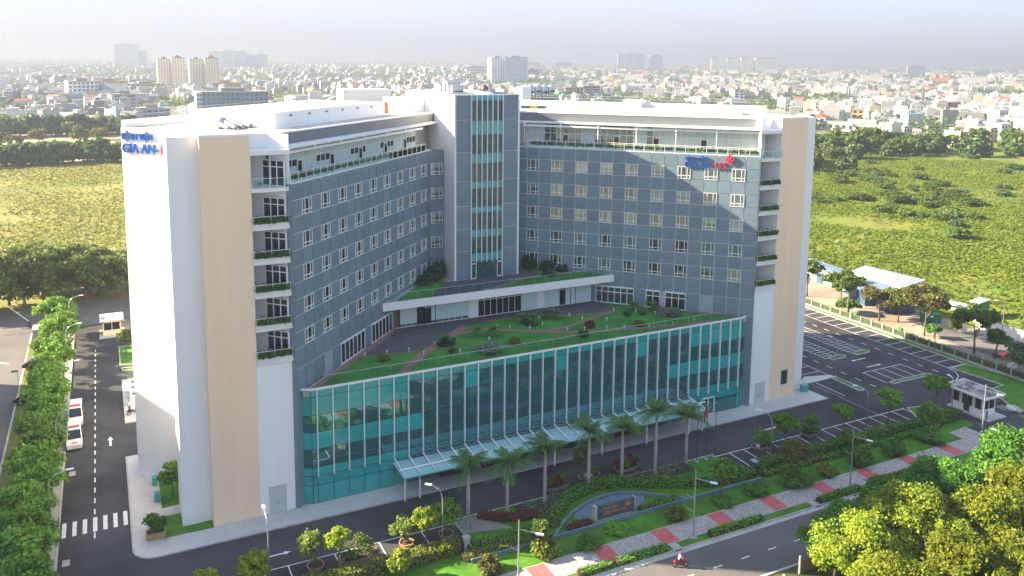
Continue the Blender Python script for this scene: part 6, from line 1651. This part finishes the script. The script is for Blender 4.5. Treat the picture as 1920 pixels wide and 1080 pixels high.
def house_mesh(w, d, h, roof, seed):
    """walls with window openings set in as dark recesses, a stair head or tank on flat roofs"""
    g_ = random.Random(seed); b = MB()
    b.box(-w/2,w/2,-d/2,d/2,-0.3,h,0)
    if roof == 1 or roof in (2,3,4) :
        p = h+ (0.28*w if roof == 1 else 0.12*w); e = 0.35
        b.add([(-w/2-e,-d/2-e,h),(w/2+e,-d/2-e,h),(w/2+e,d/2+e,h),(-w/2-e,d/2+e,h),(0,-d/2-e,p),(0,d/2+e,p)],[(0,4,5,3),(1,2,5,4),(0,1,4),(2,3,5),(3,2,1,0)],1)
    else:
        b.quad((-w/2,-d/2,h+0.01),(w/2,-d/2,h+0.01),(w/2,d/2,h+0.01),(-w/2,d/2,h+0.01),1)
        for (x0,x1,y0,y1) in ((-w/2,w/2,-d/2,-d/2+0.2),(-w/2,w/2,d/2-0.2,d/2),(-w/2,-w/2+0.2,-d/2+0.2,d/2-0.2),(w/2-0.2,w/2,-d/2+0.2,d/2-0.2)): b.box(x0,x1,y0,y1,h,h+0.7,0)
        sx = g_.uniform(-0.2,0.2)*w; b.box(sx-w*0.18,sx+w*0.18,d*0.05,d*0.35,h,h+2.4,0)
        if g_.random() < 0.6: b.cyl(-sx, -d*0.2, h, h+1.5, 0.6, 7, 1)
    n = max(2,int(w/2.4)); fl = max(1,int(h/3.3))
    for f_ in range(fl):
        for i in range(n):
            x = -w/2+w*(i+0.5)/n; z = 0.9+f_*h/fl; ww = min(0.65,w/n*0.3)
            b.box(x-ww,x+ww,-d/2-0.06,-d/2+0.02,z,z+1.4,2)
        if g_.random() < 0.7: b.box(-w/2+0.1,w/2-0.1,-d/2-0.9,-d/2-0.01,z-0.75,z-0.6,0)
    m_ = max(2,int(d/3.5))
    for s in (-1,1):
        for f_ in range(fl):
            for i in range(m_):
                if g_.random() < 0.45: y = -d/2+d*(i+0.5)/m_; z = 0.9+f_*h/fl; b.box(s*(w/2+0.03)-0.03,s*(w/2+0.03)+0.03,y-0.5,y+0.5,z,z+1.3,2)
    return b
hcache = {}
def house(x, y, w, d, h, rz, wc, rf, lab=None, grp=None, cat='house', name='house'):
    q = (round(w), round(d), round(h/1.5), wc, rf)
    if q not in hcache: hcache[q] = house_mesh(w,d,h,rf,hash(q) % 9973).mesh('house',[hm[wc],rm[rf],wm_])
    o = link(name, hcache[q], None, (x,y,-0.3), rz)
    return tag(o, lab, cat, grp)
def polar(px, d):
    a = yaw+math.atan((px-960)/1558.0)
    return CAM.x+math.sin(a)*d, CAM.y+math.cos(a)*d, a
def blocked(x, y):
    if -420 < x < 140 and -100 < y < 505: return True
    if -120 < x < 480 and y < 330 and not (x > 405 and y > 150+0.0*x): 
        if x < 420 or y < 120: return True
    return False
made = []
def clear(x, y, r):
    for (a,c,q) in made:
        if (a-x)**2+(c-y)**2 < (r+q)**2*0.8: return False
    made.append((x,y,r)); return True
for p in [(54,1324,30),(95,1245,30),(-67,903,20),(-36,1274,30),(8,1126,30),(49,607,38),(-29,736,14),(-12,628,16),(720,1474,55),(881,1987,35),(470,770,16),(528,824,14),(459,773,25),(548,1276,18),(676,710,9),(628,364,20),(656,367,9),(756,416,10),(1004,779,70),(453,321,36),(479,262,8),(388,251,6),(120,1196,24)]: made.append(p)
def where(a, d):
    px = 960+1558*math.tan(a-yaw)
    side = 'behind the left tree belt' if px < 330 else ('above the shaded wing' if px < 830 else ('behind the tower' if px < 1050 else ('above the sunny wing' if px < 1500 else 'behind the wild field')))
    dep = 'front row' if d < 760 else ('second rank' if d < 1000 else 'far rank')
    return side, dep
cnt = 0; tries = 0; bins = {}
while cnt < 270 and tries < 9000:
    tries += 1
    px = RN.uniform(-60,1980); d = 560*math.exp(RN.random()**1.3*1.05)
    if 250 < px < 1500 and d < 760: continue
    x, y, a = polar(px, d)
    if blocked(x,y): continue
    w = RN.uniform(4.5,10); dd = RN.uniform(9,18); h = RN.choice([4,4,7,7,7,10,10,13])
    if RN.random() < 0.12: w, dd, h = RN.uniform(14,26), RN.uniform(16,30), RN.uniform(6,9)
    if not clear(x,y,max(w,dd)*0.55): continue
    wc = RN.choices(range(8),[9,2,3,1.6,0.8,0.9,0.8,1.6])[0]; rf = RN.choices(range(6),[5,0.7,2.4,0.5,0.8,1.4])[0]
    if w > 12 and rf == 1: rf = 2
    base = yaw+(0.5 if px < 900 else -0.35); rz = -base+RN.choice([0,PI/2,0,PI,-PI/2])+RN.uniform(-0.12,0.12)
    side, dep = where(a,d)
    sz = 'low' if h < 6 else ('two storey' if h < 9 else ('three storey' if h < 12 else 'tall'))
    lab = f'{sz} {HC[wc][0]} {"warehouse" if w > 12 else "house"} with {RC[rf][0]} roof, {dep} {side}'
    house(x,y,w,dd,h,rz,wc,rf,lab,lab+' group','warehouse' if w > 12 else 'house'); cnt += 1

# landmark buildings, each with its storeys and windows as parts
tw_ = mat('tower_window',(0.20,0.25,0.29),0.3,0.2,1)
def block(loc, w, d, h, rz, label, wall, name='apartment_block', floors=6, cols=6, roofm=None, cat='building', strips=False, side_cols=3, z=-0.3, wmat=None, hip=False):
    t = thing(name, label, cat, (loc[0],loc[1],z), rz)
    if cat == 'tower' and wmat is None: wmat = tw_
    wmm = M[wall] if isinstance(wall,str) else wall
    MB().box(-w/2,w/2,-d/2,d/2,0,h).build('wall',wmm,t)
    b = MB(); b.box(-w/2-0.3,w/2+0.3,-d/2-0.3,d/2+0.3,h,h+0.8)
    if hip: b.add([(-w*0.3,-d*0.3,h+0.8),(w*0.3,-d*0.3,h+0.8),(w*0.3,d*0.3,h+0.8),(-w*0.3,d*0.3,h+0.8),(0,0,h+0.8+w*0.22)],[(0,1,4),(1,2,4),(2,3,4),(3,0,4)])
    else: b.box(-w*0.2,w*0.15,-d*0.2,d*0.2,h+0.8,h+3.5)
    b.build('roof',roofm or rm[0],t)
    fh = h/floors
    if strips:
        for f_ in range(floors): 
            for s in (0,1,2,3):
                q = MB()
                if s in (0,1): sg = -1 if s == 0 else 1; q.box(-w*0.46,w*0.46,sg*d/2-0.08,sg*d/2+0.08,f_*fh+fh*0.35,f_*fh+fh*0.8)
                else: sg = -1 if s == 2 else 1; q.box(sg*w/2-0.08,sg*w/2+0.08,-d*0.45,d*0.45,f_*fh+fh*0.35,f_*fh+fh*0.8)
                q.build('window_band',wmat or wm_,t)
    else:
        ww = w/cols*0.28; wmf = MB().box(-ww,ww,-0.06,0.06,0,fh*0.5).mesh('window',wmat or wm_); ws = d/side_cols*0.25; wms = MB().box(-0.06,0.06,-ws,ws,0,fh*0.5).mesh('window',wmat or wm_)
        for f_ in range(floors):
            for i in range(cols): link('window',wmf,t,(-w/2+w*(i+0.5)/cols,-d/2-0.03,f_*fh+fh*0.3))
            for i in range(side_cols):
                for s in (-1,1): link('window',wms,t,(s*(w/2+0.03),-d/2+d*(i+0.5)/side_cols,f_*fh+fh*0.3))
    return t
FA = -yaw   # roughly facing the site
cream = mat('cream_tower_wall',(0.80,0.72,0.56),0.8,0.05,0.05); palew = mat('pale_tower_wall',(0.72,0.75,0.77),0.8,0.05,0.05); bluew = mat('dark_blue_wall',(0.13,0.23,0.32),0.7,0.1,0.05); greyb = mat('blue_grey_wall',(0.30,0.38,0.43),0.7,0.08,0.05)
for i, (x,y) in enumerate([(44,1328),(64,1320),(84,1250),(105,1240)]):
    block((x,y),20,16,46+2*(i%2)-0.0,FA+0.5,['cream apartment tower, outermost of the red roofed pair group','cream apartment tower under the first red hip roof','cream apartment tower between the two red hip roofs','cream apartment tower under the second red hip roof'][i],cream,'apartment_tower',15,5,rm[1] if i in (1,3) else rm[0],'tower',hip=i in (1,3))
block((59,3588),88,30,95,FA+0.2,'tall hazy tower block standing alone above the left houses',palew,'apartment_tower',20,10,None,'tower',True)
block((118,3601),28,30,71,FA+0.2,'lower hazy annex beside the lone tall tower',palew,'apartment_tower',16,4,None,'tower',True)
for i, (x,y,w,h) in enumerate([(340,3105,50,66),(385,3100,40,70),(425,3100,40,68),(462,3110,30,57),(500,3112,45,58)]): block((x,y),w,25,h,FA+0.1,['leftmost','second','third','fourth','rightmost'][i]+' of the hazy towers behind the red roofed pair',palew,'apartment_tower',18,5,None,'tower',True)
block((-67,903),30,14,23,FA+0.75,'white and pale blue hospital like block among the left houses',palew,'office_block',6,7)
block((-36,1274),48,20,13,FA+0.35,'long yellow building with a brown hip roof behind the white block',mat('ochre_wall',(0.58,0.42,0.20),0.8),'school_building',3,10,rm[4])
block((8,1126),46,18,13,FA+0.35,'ochre school building with rows of arched windows',mat('ochre_wall_b',(0.56,0.40,0.22),0.8),'school_building',3,9,rm[4])
block((49,607),52,18,22,FA+0.42,'long dark blue slab building with a white windowed end behind the shaded roof',bluew,'slab_building',6,14,rm[0],wmat=mat('dull_blue_window',(0.05,0.09,0.13),0.3))
b = thing('gable_block','white end block with a grid of balconies joined to the dark blue slab','building',(24,612,-0.3),FA+0.42); MB().box(-4.5,4.5,-9.2,9.2,0,22.4).build('wall',palew,b)
for f_ in range(6):
    for i in range(4): MB().box(-3.6+2.0*i,-2.4+2.0*i,-9.5,-9.1,1.0+3.6*f_,3.0+3.6*f_).build('window',wm_,b)
block((-29,736),22,10,15.5,FA+0.3,'tall grey windowless slab with a white edge among the left houses',greyb,'slab_building',5,2)
block((-12,628),26,14,8.5,FA+0.4,'low dark blue building just behind the lit end wall',bluew,'slab_building',2,6)
block((702,1482),30,30,54,FA+0.3,'white striped tower, left half of the big tower behind the glass tower',palew,'apartment_tower',16,5,None,'tower'); block((738,1466),50,34,54.5,FA+0.1,'pale blue glass tower, right half of the big tower behind the glass tower',mat('pale_blue_tower',(0.50,0.62,0.70),0.4,0.05,0.05),'apartment_tower',16,10,None,'tower',True)
block((881,1987),54,24,29,FA,'white office block with dark window bands beside the big tower',palew,'office_block',7,8,None,'building',True)
block((905,1708),34,26,26,FA,'grey block right of the big tower',greyb,'office_block',7,6,None,'building',True)
for i, (x,y,w,h) in enumerate([(1845,2722,33,74),(1872,2703,27,74),(1905,2686,46,72),(1963,2650,52,71)]): block((x,y),w,40,h,FA-0.1,['first','second','third','fourth'][i]+' of the hazy white towers on the horizon above the sunny wing',palew,'apartment_tower',18,4,None,'tower',True)
for i, (x,y,w,h) in enumerate([(1985,2315,32,62),(2030,2277,38,60),(2062,2243,32,63),(2120,2200,76,61)]): block((x,y),w,40,h,FA-0.2,['first','second','third','fourth'][i]+' of the white towers on the right horizon',palew,'apartment_tower',15,5,None,'tower',True)
block((1940,3680),90,40,32,FA,'low hazy block on the horizon right of the big tower',greyb,'office_block',8,8,None,'building',True); block((2080,3600),90,40,33,FA,'second low hazy block on the horizon right of the big tower',greyb,'office_block',8,8,None,'building',True)
block((470,770),22,16,17,FA,'salmon pink block behind the steel roof tanks',hm[4],'apartment_block',5,5); block((528,824),22,16,17,FA,'pale grey block next to the salmon pink one',hm[2],'apartment_block',5,6,None,'building',True)
block((452,762),40,20,9,FA+0.2,'dark green roofed warehouse behind the steel roof tanks',M['green_paint'],'warehouse',2,4,M['green_paint'],'warehouse')
block((492,730),30,14,7.5,FA,'second dark green warehouse past the salmon pink block',M['green_paint'],'warehouse',2,4,M['green_paint'],'warehouse')
block((548,1276),26,18,20,FA,'white villa with a rounded gable left of the glass tower',palew,'villa',4,5)
block((676,710),13,12,15,FA,'narrow white block above the sunny wing roof',hm[0],'apartment_block',4,2)
block((628,364),34,20,10.5,FA-0.55,'big white box warehouse behind the wild field',hm[0],'warehouse',2,4,rm[5],'warehouse'); block((656,367),14,14,11,FA-0.5,'mint green block beside the big white warehouse',hm[6],'apartment_block',3,3)
block((756,416),15,14,10.6,FA-0.3,'brick red unfinished house at the far right',hm[4],'house_block',3,3); block((770,390),14,12,14,FA-0.4,'cream block cut by the right picture edge',hm[1],'apartment_block',4,3)
block((1004,779),128,24,7.2,FA-0.5,'very long purple brown roofed market hall in the right distance',hm[0],'market_hall',1,18,rm[4],'hall'); block((453,321),64,12,5.8,FA-0.9,'long low white warehouse beside the field trees',hm[0],'warehouse',1,12,rm[2],'warehouse')
block((479,262),9,10,7.5,FA-0.5,'bare grey blank walled house behind the field trees',hm[7],'house_block',2,2); block((533,398),9,10,10.5,FA-0.4,'yellow cream narrow house with small windows behind the field',hm[5],'house_block',3,2)
block((447,358),10,12,9,FA-0.6,'white house with a bright red hip roof just beside the right pylon',hm[0],'house_block',2,2,rm[1],'house',hip=True)
block((2247,1679),48,30,40,FA-0.3,'dark blue office tower on the right horizon',bluew,'office_tower',10,6,None,'tower',True)
block((120,1196),38,16,12,FA+0.3,'cream hall with an orange red roof right of the cream towers',hm[1],'hall_building',2,8,rm[1])
# apartment house beside the public road, left of the view: its shadow lies over the drive
block((-104,-2),18,112,37,0,'long apartment house beside the public road, outside the picture',mat('side_house_wall',(0.5,0.48,0.45),0.8),'apartment_house',11,5,side_cols=26,z=-0.2)

# lattice pylons
def pylon(x, y, h, label):
    t = thing('power_pylon', label, 'pylon', (x,y,-0.3))
    b = MB(); w = h*0.13
    for sx,sy in ((-1,-1),(1,-1),(1,1),(-1,1)): b.tube([(sx*w,sy*w,0),(sx*w*0.35,sy*w*0.35,h*0.6),(sx*0.2,sy*0.2,h)],0.16,4)
    for i in range(7):
        f0, f1 = i/7, (i+1)/7; a0 = w*(1-f0*0.9); a1 = w*(1-f1*0.9)
        for (p,q) in (((-1,-1),(1,-1)),((1,-1),(1,1)),((1,1),(-1,1)),((-1,1),(-1,-1))): b.tube([(p[0]*a0,p[1]*a0,h*f0),(q[0]*a1,q[1]*a1,h*f1)],0.09,4); b.tube([(q[0]*a0,q[1]*a0,h*f0),(p[0]*a1,p[1]*a1,h*f1)],0.09,4)
    b.build('lattice','steel',t)
    for z in (0.72,0.84,0.95): MB().tube([(-h*0.14,0,h*z),(0,0,h*z+0.6),(h*0.14,0,h*z)],0.13,4).build('cross_arm','steel',t)
    return t
pylon(388,251,22,'lattice power pylon at the back of the wild field'); pylon(1180,700,34,'far lattice pylon behind the market hall'); pylon(2300,2300,60,'hazy tall pylon on the right horizon'); pylon(1480,640,40,'second far lattice pylon toward the right edge')

# everything farther than one can count: houses and trees as masses
def mass():
    b = {i:MB() for i in range(6)}
    g_ = random.Random(77)
    mats_ = [hm[0],hm[2],hm[1],rm[1],rm[2],hm[7]]
    B = MB()
    n = 0
    while n < 8200:
        px = g_.uniform(-120,2040); d = 720*math.exp(g_.random()**0.8*2.5)
        if 250 < px < 1500 and d < 850: continue
        x, y, a = polar(px,d)
        if blocked(x,y): continue
        # streets and groves leave gaps
        if noise.noise(Vector((x*0.004,y*0.004,1.3))) < -0.12 : continue
        k_ = d/900
        w = g_.uniform(4,9)*max(1,k_**0.5); dd = g_.uniform(7,14)*max(1,k_**0.5); h = g_.choice([4,5,7,7,9,10,12,14])*(1 if d < 2500 else 1.25)
        if g_.random() < 0.03: w *= 3; dd *= 2.2
        rz = -yaw+(0.5 if px < 900 else -0.35)+g_.choice([0,PI/2])+g_.uniform(-0.2,0.2)
        c, s = math.cos(rz), math.sin(rz)
        def tr(p): return (x+p[0]*c-p[1]*s, y+p[0]*s+p[1]*c, p[2])
        m_ = g_.choices([0,1,2,5],[4,4,1.2,1.6])[0]; r_i = g_.choices([0,1,3,4,5],[1,3,0.45,3,2.8])[0]
        vs = [tr(p) for p in [(-w/2,-dd/2,-0.3),(w/2,-dd/2,-0.3),(w/2,dd/2,-0.3),(-w/2,dd/2,-0.3),(-w/2,-dd/2,h),(w/2,-dd/2,h),(w/2,dd/2,h),(-w/2,dd/2,h)]]
        B.add(vs,[(0,1,5,4),(1,2,6,5),(2,3,7,6),(3,0,4,7)],m_)
        if r_i in (3,4): 
            p = h+w*0.22; B.add([tr(q) for q in [(-w/2,-dd/2,h),(w/2,-dd/2,h),(w/2,dd/2,h),(-w/2,dd/2,h),(0,-dd/2,p),(0,dd/2,p)]],[(0,4,5,3),(1,2,5,4),(0,1,4),(2,3,5)],r_i)
        else:
            B.add(vs[4:],[(0,1,2,3)],r_i)
            if d < 2200:
                q = w*0.2; B.add([tr(p) for p in [(-q,0,h),(q,0,h),(q,dd*0.3,h),(-q,dd*0.3,h),(-q,0,h+2.3),(q,0,h+2.3),(q,dd*0.3,h+2.3),(-q,dd*0.3,h+2.3)]],[(0,1,5,4),(1,2,6,5),(2,3,7,6),(3,0,4,7),(4,5,6,7)],m_)
        if d < 1700:
            fl = max(1,int(h/3.4))
            for f_ in range(fl):
                for i in range(2):
                    xx = -w/2+w*(i+0.5)/2; z = 0.8+f_*h/fl
                    B.add([tr(p) for p in [(xx-w*0.14,-dd/2-0.05,z),(xx+w*0.14,-dd/2-0.05,z),(xx+w*0.14,-dd/2-0.05,z+1.5),(xx-w*0.14,-dd/2-0.05,z+1.5)]],[(0,1,2,3)],5)
        n += 1
    struct(B.build('distant_houses',mats_),'dense mass of small houses spreading to the horizon','stuff')
    # far trees
    K = 11000; P=[];N=[];S=[]
    i = 0; rs = np.random.default_rng(9)
    while i < K:
        px = g_.uniform(-120,2040); d = 640*math.exp(g_.random()**0.7*2.4)
        if 250 < px < 1500 and d < 850: continue
        x, y, a = polar(px,d)
        if blocked(x,y): continue
        if noise.noise(Vector((x*0.004,y*0.004,1.3))) > 0.22 and g_.random() < 0.7: continue
        k_ = max(1,(d/900)**0.55); q = 13
        o = rs.normal(size=(q,3))*np.array([2.6,2.6,1.7])*k_
        o[:,2] = np.abs(o[:,2])+2.5*k_
        P.append(np.array([x,y,-0.3])+o); N.append(rs.normal(size=(q,3))+np.array([0,0,0.8])); S.append(np.full(q,2.9*k_)*(0.6+0.7*rs.random(q))); i += 1
    me = leaf_mesh('distant_trees',np.concatenate(P),np.concatenate(N),np.concatenate(S),'leaf_dark',1.2,rng=rs)
    struct(link('distant_trees',me),'mass of trees between the far houses','stuff')
mass()

# haze: even pale air round everything below the sky
hz = bpy.data.materials.new('haze_air'); hz.use_nodes = True
hn = hz.node_tree.nodes; hn.remove(hn['Principled BSDF'])
pv = hn.new('ShaderNodeVolumePrincipled'); pv.inputs['Color'].default_value = (0.26,0.305,0.40,1); pv.inputs['Density'].default_value = 0.00036; pv.inputs['Anisotropy'].default_value = 0.2
hz.node_tree.links.new(pv.outputs[0], hn['Material Output'].inputs['Volume'])
b = MB(); b.prism([(-51+math.sin(2*PI*k_/24)*12500,-110+math.cos(2*PI*k_/24)*12500) for k_ in range(24)],-2.0,112.0)
o = b.build('haze',hz); o['kind'] = 'stuff'; o['label'] = 'pale morning haze over the city'
